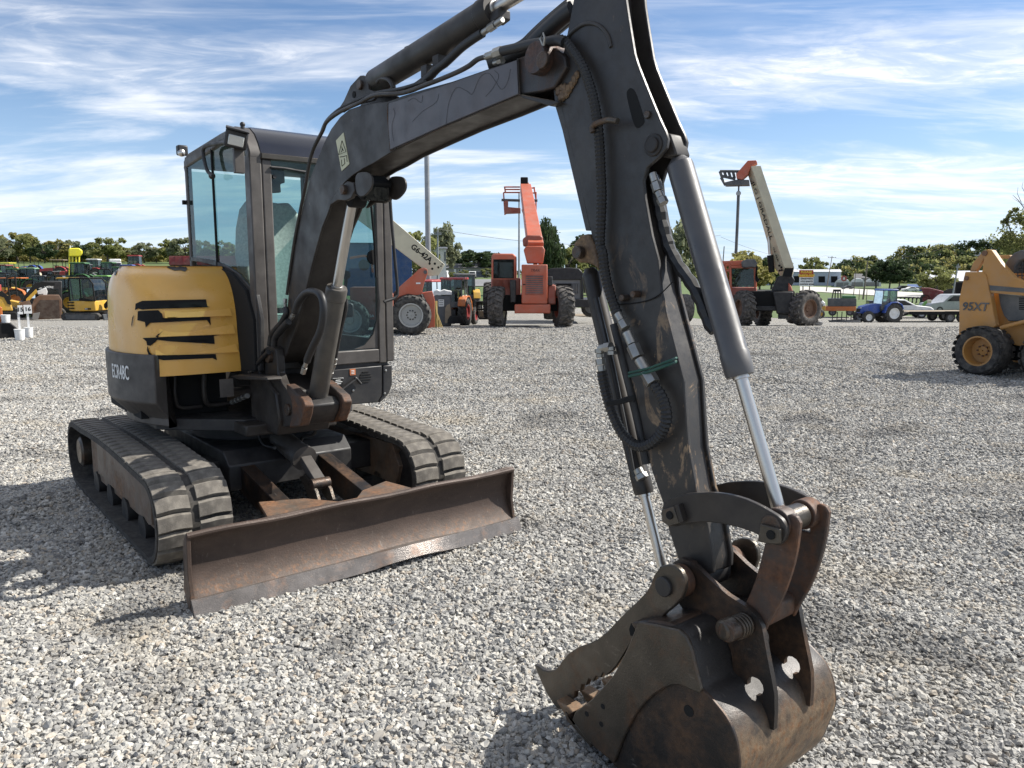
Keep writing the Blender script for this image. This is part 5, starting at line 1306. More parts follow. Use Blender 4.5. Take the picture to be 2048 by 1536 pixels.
def tractor(label, loc, rz, sc=1.0, body=M_GREEN, rim=M_CYEL, cab=True, roof=None, group=None, name='tractor', cat='tractor', loader=None, canopy=None, small=False, frame=None, gm=None, nose=None):
    t = empty(name, label, cat, loc, rz, group); t.scale = (sc,) * 3; frame = frame or M_BLACK; gm = gm or M_GLASSD
    wheel(t, (-.75, -.62, .72), .72, .38, rim, lugs=16, lugh=.06); wheel(t, (-.75, .62, .72), .72, .38, rim, (0, -1, 0), lugs=16, lugh=.06)
    wheel(t, (1.15, -.60, .44), .44, .26, rim, lugs=14); wheel(t, (1.15, .60, .44), .44, .26, rim, (0, -1, 0), lugs=14)
    prof('bonnet', nose or body, t, [(.05, .85), (.05, 1.42), (.8, 1.38), (1.45, 1.22), (1.58, 1.05), (1.60, .75), (1.4, .66), (.3, .70)], -.33, .33, .05)
    boxes('chassis', M_DARK, t, [((-1.1, -.22, .5), (1.5, .22, .85)), ((1.05, -.5, .36), (1.25, .5, .52)), ((-.85, -.5, .62), (-.65, .5, .82))])
    boxes('grille', M_BLACK, t, [((1.575, -.24, .80), (1.61, .24, 1.05))], .01)
    boxes('headlamp', M_LENS, t, [((1.50, -.30, 1.06), (1.56, -.14, 1.14)), ((1.50, .14, 1.06), (1.56, .30, 1.14))], .01)
    for s in (-1, 1):
        f = [(-1.45, 1.05), (-1.3, 1.38), (-.95, 1.56), (-.5, 1.54), (-.1, 1.25), (0.05, .75), (-.05, .75), (-.18, 1.15), (-.5, 1.46), (-.95, 1.48), (-1.25, 1.32), (-1.38, 1.02)]
        MB().prism(f, 1, s * .42, s * .82).build('fender', body, t, bevel=.02)
    if cab: cabin(t, -1.05, .15, 1.15, .95, 2.35, frame, roof or body, gm, .10, 1.25)
    else:
        boxes('seat', M_BLACK, t, [((-.85, -.22, 1.15), (-.45, .22, 1.27)), ((-.95, -.22, 1.2), (-.85, .22, 1.6))], .03)
        b = MB()
        for s in (-1, 1): b.tube([(-1.0, s * .45, .9), (-1.02, s * .46, 2.15), (-1.0, s * .38, 2.25), (-1.0, 0, 2.27)], .035, 6)
        if canopy:
            for s in (-1, 1): b.tube([(-.05, s * .45, .9), (-.05, s * .45, 2.2)], .03, 6)
        b.build('roll_bar', M_BLACK, t)
        if canopy: boxes('canopy', canopy, t, [((-1.2, -.62, 2.22), (.25, .62, 2.30))], .03)
        MB().lathe((-.2, 0, 1.55), (-.4, 0, 1), [(0, .17), (.02, .19), (.04, .17)], 16).tube([(.05, 0, 1.3), (-.2, 0, 1.57)], .02).build('steering_wheel', M_BLACK, t)
    if loader:
        for s in (-1, 1): MB().tube([(.2, s * .5, 1.35), (1.3, s * .5, 1.15), (2.1, s * .5, .45)], .06, 6).tube([(.3, s * .5, .7), (.3, s * .5, 1.4)], .06, 6).build('loader_arm', body, t)
        prof('loader_bucket', loader, t, [(2.1, .55), (2.05, .1), (2.7, .05), (2.72, .08), (2.15, .14), (2.18, .6)], -.85, .85, .01)
    return t
def mini_ex(label, loc, rz, sc=1.0, body=M_CYEL, arm=True, marks=None, group=None):
    t = empty('mini_excavator', label, 'excavator', loc, rz, group); t.scale = (sc,) * 3
    for s in (-1, 1):
        ring = [(-.85, .0), (.85, .0), (1.02, .1), (1.05, .3), (.9, .44), (-.9, .46), (-1.05, .32), (-1.02, .1)]
        tr = prof('rubber_track', M_TYRE, t, ring, s * .52, s * .84, .03)
        prof('track_frame', M_DKG, tr, [(-.75, .08), (.78, .08), (.84, .36), (-.8, .38)], s * .845, s * .86, .01)
    boxes('undercarriage', M_DARK, t, [((-.4, -.5, .2), (.4, .5, .5))])
    prof('dozer_blade', M_DKG, t, [(1.25, .03), (1.32, .05), (1.27, .35), (1.2, .38)], -.84, .84, .01)
    h = []
    n = 20
    pts = [(.85, -.80)] + [(.86 * math.cos(a), .86 * math.sin(a)) for a in np.linspace(math.radians(-60), math.radians(-300), n)] + [(.85, .80)]
    MB().prism(pts, 2, .55, 1.12).build('engine_cover', body, t, bevel=.05)
    for k in range(3): boxes('vent', M_BLACK, t, [((-.62, -.865, .68 + .16 * k), (-.28, -.80, .74 + .16 * k))], .005)
    boxes('decal', M_BLACK, t, [((.05, -.815, .63), (.6, -.795, .72))], .002)
    text('model_lettering', '30G', .085, M_WHITE, t, (.36, -.82, .675), (1, 0, 0), (0, 0, 1), bold=.002)
    MB().prism([(.84 + .01, 1.10), (.5, 1.22), (0.05, 1.30), (.0, 1.2), (.0, 1.12)], 1, -.81, -.70).build('rear_fairing', M_BLACK, t, bevel=.01)
    MB().prism([(-.5, 1.12), (.84, 1.12), (.80, 2.05), (.62, 2.36), (-.45, 2.38), (-.52, 2.2)], 1, .80, -.78).build('cab_glass', M_GLASSD, t, bevel=.04)
    b = MB()
    for s in (-.79, .81):
        b.tube([(-.5, s, 1.1), (-.52, s, 2.2), (-.45, s, 2.38), (.62, s, 2.36), (.80, s, 2.05), (.85, s, 1.1)], .045, 6); b.tube([(.1, s, 1.1), (.1, s, 2.37)], .04, 6)
    b.build('cab_frame', M_BLACK, t); boxes('cab_roof', M_BLACK, t, [((-.5, -.82, 2.36), (.66, .83, 2.42))], .03)
    if arm:
        prof('boom', M_BLACK, t, [(1.0, .72), (1.1, .66), (1.9, 1.55), (2.6, 1.98), (2.55, 2.12), (1.75, 1.75), (1.0, .9)], -.1, .1, .01)
        MB().cyl((1.05, 0, .65), (1.55, 0, 1.2), .06).cyl((1.55, 0, 1.2), (1.8, 0, 1.5), .035).build('boom_cylinder', M_CYEL, t)
        prof('stick', M_BLACK, t, [(2.45, 2.1), (2.65, 2.1), (2.8, 1.0), (2.7, .95)], -.08, .08, .01)
        prof('bucket', M_BR, t, [(2.65, 1.0), (2.95, .9), (2.95, .55), (2.75, .42), (2.5, .5)], -.25, .25, .02)
    return t
def car(label, loc, rz, kind='suv', body=M_WHITE, group=None, cat='car'):
    t = empty('parked_car', label, cat, loc, rz, group)
    P = {'suv': [(-2.3, .35), (-2.35, .9), (-2.25, 1.0), (-2.05, 1.62), (-1.9, 1.72), (.3, 1.72), (.55, 1.62), (1.15, 1.08), (2.15, .95), (2.3, .8), (2.3, .35)],
         'van': [(-2.4, .35), (-2.45, 1.0), (-2.4, 1.9), (-2.25, 2.0), (.9, 2.0), (1.2, 1.85), (1.75, 1.15), (2.3, .98), (2.4, .8), (2.4, .35)],
         'sedan': [(-2.25, .32), (-2.3, .85), (-2.2, .95), (-1.6, 1.0), (-1.0, 1.38), (-.5, 1.44), (.2, 1.42), (1.0, .98), (2.0, .88), (2.25, .7), (2.25, .32)]}[kind]
    prof('body', body, t, P, -.88, .88, .06)
    W = {'suv': [(-1.95, 1.12), (-1.85, 1.58), (.25, 1.58), (.85, 1.12)], 'van': [(-.2, 1.2), (-.2, 1.82), (.85, 1.82), (1.4, 1.2)], 'sedan': [(-1.35, 1.0), (-.95, 1.32), (.15, 1.34), (.75, 1.0)]}[kind]
    for s in (-1, 1): MB().prism(W, 1, s * .885, s * .87).build('side_window', M_GLASSD if False else flat('car_glass', (.02, .025, .03), .08) if 'car_glass' not in MATS else MATS['car_glass'], t)
    g = MATS['car_glass']; zt = max(p[1] for p in P)
    MB().prism([(-.70, 1.12 if kind != 'sedan' else .98), (.70, 1.12 if kind != 'sedan' else .98), (.62, zt - .12), (-.62, zt - .12)], 0, min(p[0] for p in P) - .0, min(p[0] for p in P) + .35).build('rear_window', g, t)
    for s in (-1, 1):
        wheel(t, (1.42, s * .8, .34), .34, .22, M_SILV, (0, -s, 0), n=18); wheel(t, (-1.42, s * .8, .34), .34, .22, M_SILV, (0, -s, 0), n=18)
    boxes('tail_lamp', flat('tail_lamp_red', (.4, .02, .02), .3) if 'tail_lamp_red' not in MATS else MATS['tail_lamp_red'], t, [((P[1][0] - .02, -.86, .8), (P[1][0] + .05, -.70, 1.0)), ((P[1][0] - .02, .70, .8), (P[1][0] + .05, .86, 1.0))], .01)
    boxes('bumper', M_DKG, t, [((P[1][0] - .06, -.85, .38), (P[1][0] + .1, .85, .58))], .03)
    return t
def pole(name, label, cat, loc, h, r, m, lean=0.0, arm=None, group=None, taper=.6):
    t = empty(name, label, cat, loc, 0, group)
    MB().cyl((0, 0, -.3), (lean, 0, h), r, r * taper, 14).build('shaft', m, t)
    if arm: 
        b = MB(); b.box((lean, 0, h - .5), (arm, .12, .12)); b.build('crossarm', m, t)
        b = MB()
        for x in (-.42, -.15, .15, .42): b.cyl((lean + arm * x, 0, h - .44), (lean + arm * x, 0, h - .25), .05, n=8)
        b.build('insulators', M_GREY, t)
    return t
# ---- trees
def leaf_mat(name, a, b, t=.25):
    s = NT(name)
    oi = s.n('ShaderNodeObjectInfo'); sh = s.ramp(oi.outputs['Random'], 0, 1, .8, 1.2)
    c = s.mix(s.ramp(s.noise(.5, 5), .35, .65), c4(a), c4(b))
    c = s.mix(s.ramp(s.noise(3.5, 3, off=3), .3, .7, 0, .5), c, tuple(x * .5 for x in a) + (1,))
    s.base(c); s.set('Roughness', .7); s.set('Specular IOR Level', .25)
    tr = s.n('ShaderNodeBsdfTranslucent'); s.l(c, tr.inputs[0]); mx = s.n('ShaderNodeMixShader'); mx.inputs[0].default_value = t
    s.l(s.b.outputs[0], mx.inputs[1]); s.l(tr.outputs[0], mx.inputs[2]); s.l(mx.outputs[0], s.out.inputs[0]); return s.m
LM = [leaf_mat('leaves_mid_green', (.20, .225, .08), (.30, .30, .12), .55), leaf_mat('leaves_dark_green', (.050, .078, .034), (.082, .110, .046), .35),
      leaf_mat('leaves_yellow_green', (.28, .26, .09), (.36, .33, .13), .55), leaf_mat('leaves_grey_green', (.21, .235, .14), (.29, .30, .18), .55)]
M_BARK = flat('bark', (.10, .085, .07), .95)
def crown_pts(n_cl, per, rx, rz, cz, seed, clump=.28, spread=1.0, lobes=None):
    r = np.random.RandomState(seed); out = []
    for i in range(n_cl):
        d = r.normal(size=3); d /= np.linalg.norm(d); k = r.uniform(.35, 1) ** .6
        c = np.array([d[0] * rx * k, d[1] * rx * k, cz + d[2] * rz * k * (1 if d[2] > 0 else .8)]); cr = clump * r.uniform(.6, 1.3) * rx
        q = r.normal(size=(per, 3)); q /= np.linalg.norm(q, axis=1)[:, None]; q *= (r.uniform(.5, 1, per) * cr)[:, None]; out.append(c + q * [1, 1, .75])
    return np.concatenate(out), r
def leaf_mesh(name, pts, r, size, mat, flatz=.6):
    n = len(pts); a = r.normal(size=(n, 3)); a /= np.linalg.norm(a, axis=1)[:, None]; b = r.normal(size=(n, 3)); b -= a * (a * b).sum(1)[:, None]; b /= np.linalg.norm(b, axis=1)[:, None]
    s = size * r.uniform(.6, 1.3, n)[:, None]
    V = np.stack([pts - a * s, pts + b * s * .55, pts + a * s, pts - b * s * .55], 1).reshape(-1, 3)
    me = bpy.data.meshes.new(name); me.vertices.add(len(V)); me.vertices.foreach_set('co', V.astype(np.float32).ravel())
    me.loops.add(n * 4); me.loops.foreach_set('vertex_index', np.arange(n * 4, dtype=np.int32)); me.polygons.add(n); me.polygons.foreach_set('loop_start', np.arange(0, n * 4, 4, dtype=np.int32))
    me.update(calc_edges=True); me.materials.append(mat); return me
def trunk_mesh(h, r0, rx, cz, seed, limbs=6):
    rr = random.Random(seed); b = MB(); b.tube([(0, 0, -.3), (rr.uniform(-.1, .1), 0, h * .35), (rr.uniform(-.2, .2), rr.uniform(-.2, .2), h * .8)], [r0, r0 * .75, r0 * .2], 8)
    for k in range(limbs):
        a = rr.uniform(0, 6.28); z = h * rr.uniform(.3, .6); L = rx * rr.uniform(.6, .9)
        b.tube([(0, 0, z), (L * .5 * math.cos(a), L * .5 * math.sin(a), z + h * .16), (L * math.cos(a), L * math.sin(a), z + h * rr.uniform(.2, .36))], [r0 * .4, r0 * .25, r0 * .08], 6)
    return b.mesh('trunk', M_BARK)
CR = {}
def crown_variant(key, mat, n_cl=34, per=55, shape=(1, 1), size=.07, clump=.27, seed=1):
    if key not in CR:
        p, r = crown_pts(n_cl, per, .5 * shape[0], .40 * shape[1], .58, seed, clump); CR[key] = leaf_mesh('crown', p, r, size, mat)
    return CR[key]
TRUNK = trunk_mesh(1.0, .03, .45, .6, 3, 7)
def tree(label, loc, h, w=None, v=0, mat=0, group=None, shape=(1, 1), dens=1.0, name='tree', rz=None):
    t = empty(name, label, 'tree', loc, random.uniform(0, 6.28) if rz is None else rz, group); w = w or h
    key = (v, mat, shape, dens); me = crown_variant(key, LM[mat], int(34 * dens), 55, shape, .045 if dens > 1.5 else .055, .24, 10 + v * 7)
    c = bpy.data.objects.new('crown', me); col.objects.link(c); c.parent = t; c.scale = (w, w, h)
    k = bpy.data.objects.new('trunk', TRUNK); col.objects.link(k); k.parent = t; k.scale = (w, w, h); return t
def px(y, n): return n * y / FPX

# ================================================================= THE YARD
class TF:
    """frame of a thing: root empty plus a way to set points seen at a pixel onto one of its planes"""
    def __init__(s, name, label, cat, loc, rz=None, group=None):
        if rz is None: rz = -math.atan2(loc[0], loc[1])
        s.o = empty(name, label, cat, loc, rz, group); s.l = np.array(loc, float)
        c, q = math.cos(rz), math.sin(rz); s.R = np.array([[c, q, 0], [-q, c, 0], [0, 0, 1]])
    def on(s, u, v, ax=1, val=0.0):
        o = s.R @ (EYEP - s.l); d = s.R @ ray(u, v); t = (val - o[ax]) / d[ax]; return Vector(o + d * t)
    def xz(s, pts, y=0.0, cv=ID): return [(lambda p: (p.x, p.z))(s.on(*cv(*q), 1, y)) for q in pts]
    def pr(s, name, m, pts, y0, y1, cv=ID, bevel=.01, parent=None, yt=None): return MB().prism(s.xz(pts, y0 if yt is None else yt, cv), 1, y0, y1).build(name, m, parent or s.o, bevel=bevel)
    def bx(s, name, m, u0, v0, u1, v1, y0, y1, bevel=.01, parent=None): return s.pr(name, m, [(u0, v0), (u1, v0), (u1, v1), (u0, v1)], y0, y1, ID, bevel, parent)
def ground_at(u, v):
    p = G(u, v); return p
Y2 = Z(740, 300, 3.84); Y3 = Z(1300, 300, 4.0425)

# ---- orange telehandler seen from behind
p = G(1062, 654)
T = TF('telehandler', 'orange red telehandler seen from behind, engine box in the middle and boom raised high', 'telehandler', (p.x, p.y, p.z))
wheel(T.o, T.on(995, 615, 1, .25), .62, .46, M_CREAM, (1, -.12, 0), lugs=18, tyre=M_DTYRE, lugh=.07, lugw=.42)
wheel(T.o, T.on(1126, 614, 1, .25), .62, .48, M_ORD, (1, .22, 0), lugs=18, tyre=M_DTYRE, lugh=.07, lugw=.42)
wheel(T.o, T.on(980, 600, 1, 3.1), .60, .44, M_CREAM, (1, 0, 0), lugs=18, tyre=M_TYRE); wheel(T.o, T.on(1100, 603, 1, 3.1), .60, .44, M_ORD, (1, 0, 0), lugs=18, tyre=M_TYRE)
T.bx('counterweight', M_OR, 1029, 609, 1101, 627, -.15, .5, .03)
eb = T.bx('engine_box', M_OR, 1043, 529, 1095, 608, -.1, 1.0, .03)
T.bx('grille', M_ORD, 1051, 550, 1087, 589, -.125, -.08, .01, eb)
for k in range(9): T.bx('grille_slat', M_DKG, 1052.5, 552 + 4.1 * k, 1085.5, 553.6 + 4.1 * k, -.132, -.122, 0, eb)
T.bx('latch', M_BLACK, 1046, 568, 1051, 570, -.12, -.09, 0, eb)
q = T.on(1070, 541, 1, -.105); text('lettering', 'TRAK', .12, M_DARK, eb, q, (1, 0, 0), (0, 0, 1), shear=.35)
T.bx('side_cowl', M_ORD, 1095, 570, 1112, 609, .1, 1.6, .04)
T.bx('cab_body', M_ORD, 982, 556, 1040, 610, .35, 1.9, .04)
T.pr('cab_shell', M_OR, [(983, 512), (986, 507), (1026, 507), (1032, 512), (1032, 580), (982, 580)], .35, .44, bevel=.04)
T.pr('cab_side', M_ORD, [(983, 512), (986, 507), (1026, 507), (1032, 512), (1032, 580), (982, 580)], .46, 1.8, bevel=.04)
T.bx('cab_window', M_GLASSD, 988, 520, 1026.5, 555, .335, .35, 0)
T.bx('window_seal', M_BLACK, 986.5, 518.5, 1028, 557, .342, .40, .01)
T.bx('chassis', M_BLACK, 1005, 590, 1115, 622, .3, 3.4)
T.bx('hose_cluster', M_DARK, 1020, 560, 1032, 605, .05, .25, .03)
T.bx('mirror_box', M_DARK, 1095, 553, 1105, 571, -.0, .15, .02)
# boom: outer section, yoke, inner section rising away
def beam(name, m, a, b, w0, h0, w1, h1, parent, bevel=.01):
    a, b = Vector(a), Vector(b); t = (b - a).normalized(); X = Vector((0, 0, 1)).cross(t)
    X = X.normalized() if X.length > .05 else Vector((1, 0, 0)); Yv = t.cross(X); vs = []
    for p_, w, h in ((a, w0, h0), (b, w1, h1)): vs += [p_ - X * w / 2 - Yv * h / 2, p_ + X * w / 2 - Yv * h / 2, p_ + X * w / 2 + Yv * h / 2, p_ - X * w / 2 + Yv * h / 2]
    return MB().add(vs, [(3, 2, 1, 0), (4, 5, 6, 7), (0, 1, 5, 4), (1, 2, 6, 5), (2, 3, 7, 6), (3, 0, 4, 7)]).build(name, m, parent, bevel=bevel)
T.pr('boom_yoke', M_OR, [(1047, 500), (1052, 492), (1086, 492), (1090, 500), (1086, 527), (1054, 527)], .3, .9, bevel=.03)
T.pr('boom_pivot', M_ORD, [(1045, 478), (1055, 470), (1080, 470), (1086, 474), (1086, 492), (1046, 492)], .9, 1.6, bevel=.04)
bt = T.on(1051, 376, 1, 6.0)
ob = beam('boom', M_OR, T.on(1071, 497, 1, .8), bt, .50, .42, .40, .34, T.o, .02)
beam('boom_extension', M_ORD, bt, T.on(1050, 371, 1, 6.4), .30, .26, .28, .24, ob)
T.bx('boom_head', M_BLACK, 1041, 354, 1056, 373, 6.0, 6.6, .03)
b = MB()
for (u0, v0, u1, v1) in ((1007, 385, 1040, 385), (1007, 385, 1010, 430), (1009, 373, 1011, 386), (1010, 374, 1040, 374), (1009, 379, 1040, 379), (1068, 374, 1072, 398), (1072, 384, 1072, 430), (1062, 376, 1070, 376), (1062, 386, 1072, 386)):
    b.tube([T.on(u0, v0, 1, 6.2), T.on(u1, v1, 1, 6.2)], .028, 6)
b.build('basket_rail', M_OR, T.o)
b = MB(); b.tube([T.on(1003, 400, 1, 6.1), T.on(1040, 401, 1, 6.1)], .05, 6).tube([T.on(1062, 401, 1, 6.1), T.on(1075, 401, 1, 6.1)], .05, 6); b.build('carriage_bar', M_DKG, T.o)
T.pr('fork_carriage', M_ORD, [(1009, 401), (1016, 401), (1016, 414), (1041, 416), (1041, 426), (1014, 427), (1009, 428)], 5.9, 6.2)
MB().cyl(T.on(1074, 500, 1, 1.4), T.on(1045, 420, 1, 5.5), .04, n=8).build('lift_cylinder', M_CHROME, T.o)

# ---- cream and orange telehandler on the left, boom rising behind the excavator
p = G(823, 670)
T = TF('telehandler', 'cream boomed telehandler with orange chassis and grey rimmed wheel, half hidden behind the excavator', 'telehandler', (p.x, p.y, p.z))
wheel(T.o, T.on(823, 630, 1, .0), .525, .42, cpaint('rim_grey', (.42, .42, .40)), (.08, 1, 0), lugs=16, tyre=M_TYRE, rimR=.62, lugh=.02)
for k in range(10):
    a = 2 * math.pi * k / 10; c = T.on(823, 630, 1, -.16); MB().cyl(c + Vector((.12 * math.cos(a), 0, .12 * math.sin(a))), c + Vector((.12 * math.cos(a), -.04, .12 * math.sin(a))), .02, n=6).build('wheel_nut', M_BLACK, T.o)
wheel(T.o, T.on(700, 640, 1, .0), .525, .42, M_GREY, (0, 1, 0), lugs=16, rimR=.62, lugh=.02); wheel(T.o, T.on(815, 610, 1, 1.9), .525, .42, M_GREY, (0, 1, 0), lugs=16, lugh=.02)
T.pr('chassis_arm', M_OR, [(200, 1075), (260, 1020), (330, 960), (375, 915), (415, 903), (440, 915), (442, 950), (420, 1010), (400, 1085), (410, 1105), (350, 1115), (290, 1105), (230, 1125), (200, 1140)], .1, .35, Y2, .01)
MB().cyl(T.on(*Y2(425, 938), 1, .08), T.on(*Y2(425, 938), 1, .4), .05).build('arm_pin', M_DKG, T.o)
T.bx('arm_plate', M_WHITE, 832, 565, 841, 568, .085, .11, 0)
bm_ = T.pr('boom', M_CREAM, [(-180, 240), (150, 515), (575, 880), (528, 962), (450, 968), (395, 900), (190, 745), (-220, 440)], .3, .85, Y2, .01)
tx = T.on(*Y2(395, 795), 1, .297); d = (T.on(*Y2(470, 860), 1, .297) - T.on(*Y2(320, 740), 1, .297)); text('lettering', 'G6-42A', .205, M_BLACK, bm_, tx, d, Vector((0, -1, 0)).cross(d) * -1 if False else Vector((-d.z, 0, d.x)), bold=.006)
for (X, Y, r) in ((458, 873, .032), (498, 873, .032), (478, 912, .032), (525, 902, .03), (545, 892, .02), (555, 875, .02)):
    c = T.on(*Y2(X, Y), 1, .3); MB().cyl(c - Vector((0, .006, 0)), c + Vector((0, .002, 0)), r, n=14).build('boom_hole', M_BLACK, bm_)
T.pr('body', M_ORD, [(700, 575), (764, 575), (785, 590), (785, 640), (700, 640)], .35, 1.9)
q = T.on(737, 632, 1, .345); text('lettering', 'G6-42A', .09, M_WHITE, T.o, q, (1, 0, 0), (0, 0, 1), bold=.003)
T.pr('tailgate', M_OR, [(405, 1095), (480, 1085), (497, 1150), (497, 1360), (440, 1370), (470, 1290), (455, 1190), (420, 1140)], .2, .6, Y2)
T.bx('lower_frame', M_DARK, 700, 640, 850, 655, .3, 1.7)
hose('guard_rail', [T.on(*pt, 1, .5) for pt in [(700, 516), (730, 512), (742, 520), (746, 545)]], .035, M_OR, T.o)
MB().lathe(T.on(728, 530, 1, .5), (0, 1, 0), [(0, .15), (.06, .15), (.06, .01)], 16).build('exhaust_drum', M_BLACK, T.o)

# ---- cream boomed telehandler on the right
p = AT(1548, 28.3)
T = TF('telehandler', 'telehandler with long cream boom, black chassis and red cab, forks raised to the left', 'telehandler', tuple(p))
def gw(u, v, dy, ax=(.9, .45, 0), R=.62): return wheel(T.o, T.on(u, v, 1, dy), R, .46, M_BR, ax, lugs=18, tyre=M_DTYRE, lugh=.08, lugw=.42)
gw(1487, 617, -.2); gw(1612, 617, -.2, (-.72, .69, 0)); gw(1525, 622, 2.2, (.9, .3, 0), .55); gw(1590, 620, 2.6, (.9, .3, 0), .5)
T.bx('chassis', M_BLACK, 1500, 582, 1590, 622, .0, 2.4, .05)
T.pr('fuel_tank', M_DARK, [(1546, 584), (1587, 584), (1582, 627), (1553, 628)], -.25, .5, bevel=.04)
T.bx('sump', M_DKG, 1556, 628, 1577, 638, .2, .8, .02)
T.bx('axle', M_DARK, 1505, 612, 1600, 622, -.1, .15, .03)
T.pr('cab_shell', M_OR, [(1437, 525), (1442, 522), (1484, 521), (1512, 523), (1513, 530), (1437, 532)], .2, 1.4, bevel=.03)
T.bx('cab_glass', M_GLASSD, 1462, 536, 1508, 574, .22, .24, 0)
T.bx('cab_glass', glass('pale_green_glass', (.65, .8, .72), .9, .3), 1483, 537, 1506, 569, 1.3, 1.32, 0)
b = MB()
for (u0, v0, u1, v1, y) in ((1438, 528, 1452, 600, .2), (1448, 526, 1460, 600, .2), (1460, 528, 1462, 600, .2), (1510, 530, 1511, 575, .2), (1460, 534, 1510, 534, .2), (1438, 530, 1460, 530, .2), (1440, 540, 1458, 541, .2), (1510, 530, 1511, 575, 1.4), (1450, 530, 1452, 600, 1.4)):
    b.tube([T.on(u0, v0, 1, y), T.on(u1, v1, 1, y)], .05, 6)
b.build('cab_frame', M_OR, T.o)
T.bx('cab_lower', M_ORD, 1460, 575, 1513, 600, .22, 1.4, .03)
T.pr('air_cleaner', M_DKG, [(1482, 523), (1494, 518), (1510, 518), (1514, 527), (1512, 535), (1484, 536)], -.05, .35, bevel=.05)
T.pr('exhaust_guard', M_BLACK, [(1512, 527), (1516, 534), (1513, 550), (1519, 560), (1515, 566), (1510, 560)], .0, .2, bevel=.03)
T.pr('boom_tower', M_DARK, [(1556, 553), (1582, 548), (1590, 560), (1578, 583), (1542, 583), (1548, 568)], .3, 1.2, bevel=.04)
T.pr('red_cowl', M_OR, [(1577, 565), (1583, 573), (1588, 590), (1586, 606), (1580, 602), (1576, 585)], .2, 1.3, bevel=.04)
bs = [(790, 170), (815, 130), (900, 128), (1165, 950), (1150, 1025), (1062, 1022), (1012, 955), (930, 640), (905, 560)]
# boom as a true box: side face towards the left, top face towards the camera
q0 = [T.on(*Y3(*q), 1, .3) for q in ((790, 165), (1060, 1015))]; f0 = [T.on(*Y3(*q), 1, -.02) for q in ((820, 130), (1087, 950))]; f1 = [T.on(*Y3(*q), 1, -.02) for q in ((895, 128), (1165, 950))]
bk = [f1[0] + Vector((0, .62, 0)), f1[1] + Vector((0, .62, 0))]
e0 = T.on(*Y3(1060, 1025), 1, .35); e1 = T.on(*Y3(1148, 1028), 1, .35)
s0 = T.on(*Y3(1010, 955), 1, .45); s1 = T.on(*Y3(790, 195), 1, .45)
vs = [s1, f0[0], f1[0], bk[0], s0, f0[1], f1[1], bk[1] + Vector((0, 0, -.2)), e0, e1]
m = MB(); m.add(vs, [(0, 1, 2, 3), (1, 5, 6, 2), (0, 4, 8, 5, 1), (2, 6, 9, 7, 3), (5, 8, 9, 6), (4, 0, 3, 7), (4, 7, 9, 8)])
gb = m.build('boom', M_CREAM, T.o, angle=0)
d = (T.on(*Y3(960, 650), 1, .2) - T.on(*Y3(850, 290), 1, .2))
fn = (f0[1] - f0[0]).cross(s1 - f0[0]).normalized(); mid = f0[0].lerp(f0[1], .42).lerp(s1.lerp(s0, .42), .34)
if fn.x > 0: fn = -fn
dd = (f0[1] - f0[0]).normalized(); up_ = fn.cross(dd)
text('lettering', 'JLG | GRADALL', .33, M_BLACK, gb, mid + fn * .05, dd, up_, bold=.004)
mid = f0[0].lerp(f0[1], .86).lerp(s1.lerp(s0, .86), .34); text('lettering', 'G6-42A', .17, M_BLACK, gb, mid + fn * .05, dd, up_, bold=.003)
c = [T.on(*Y3(*q), 1, .05) for q in ((1090, 955), (1160, 955), (1145, 1025), (1070, 1022))]
MB().add([v + Vector((0, -.05, 0)) for v in c], [(0, 1, 2, 3)]).build('boom_end', M_BLACK, gb, angle=0)
for (X, Y) in ((1045, 935), (1062, 950), (1048, 975), (1065, 972)):
    c = T.on(*Y3(X, Y), 1, .1); MB().cyl(c - Vector((0, .05, 0)), c, .04, n=10).build('boom_hole', M_BLACK, gb)
MB().cyl(T.on(*Y3(985, 990), 1, .3), T.on(*Y3(970, 850), 1, .3), .11, n=12).build('lift_cylinder', M_BLACK, T.o)
MB().cyl(T.on(*Y3(968, 845), 1, .3), T.on(*Y3(957, 700), 1, .3), .05, n=10).build('cylinder_rod', M_CHROME, T.o)
T.pr('boom_nose', M_OR, [(700, 230), (695, 195), (790, 85), (860, 82), (868, 108), (820, 130), (790, 200), (745, 240)], .05, .5, Y3, .02)
b = MB()
for pts in ([(565, 172), (735, 172)], [(565, 172), (585, 230)], [(580, 210), (690, 235)], [(600, 172), (615, 215)], [(635, 172), (650, 222)], [(670, 172), (684, 228)], [(705, 172), (715, 225)], [(575, 222), (610, 285)], [(610, 285), (805, 280)]):
    b.tube([T.on(*Y3(*q), 1, .3) for q in pts], .05, 6)
b.build('fork_carriage', M_DKG, T.o); T.pr('fork_base', M_DKG, [(600, 262), (690, 240), (800, 240), (805, 282), (612, 286)], .1, .6, Y3, .01)
b = MB(); b.tube([T.on(*Y3(*q), 1, .3) for q in [(718, 285), (716, 340)]], .03, 6).tube([T.on(*Y3(*q), 1, .3) for q in [(715, 360), (712, 450), (706, 600), (697, 800), (694, 835)]], .055, 6); b.build('lifting_chain', M_DKG, T.o)
MB().lathe(T.on(*Y3(715, 350), 1, .25), (0, 1, 0), [(0, .07), (.03, .09), (.06, .07)], 14).build('chain_hook', M_ZINC, T.o)

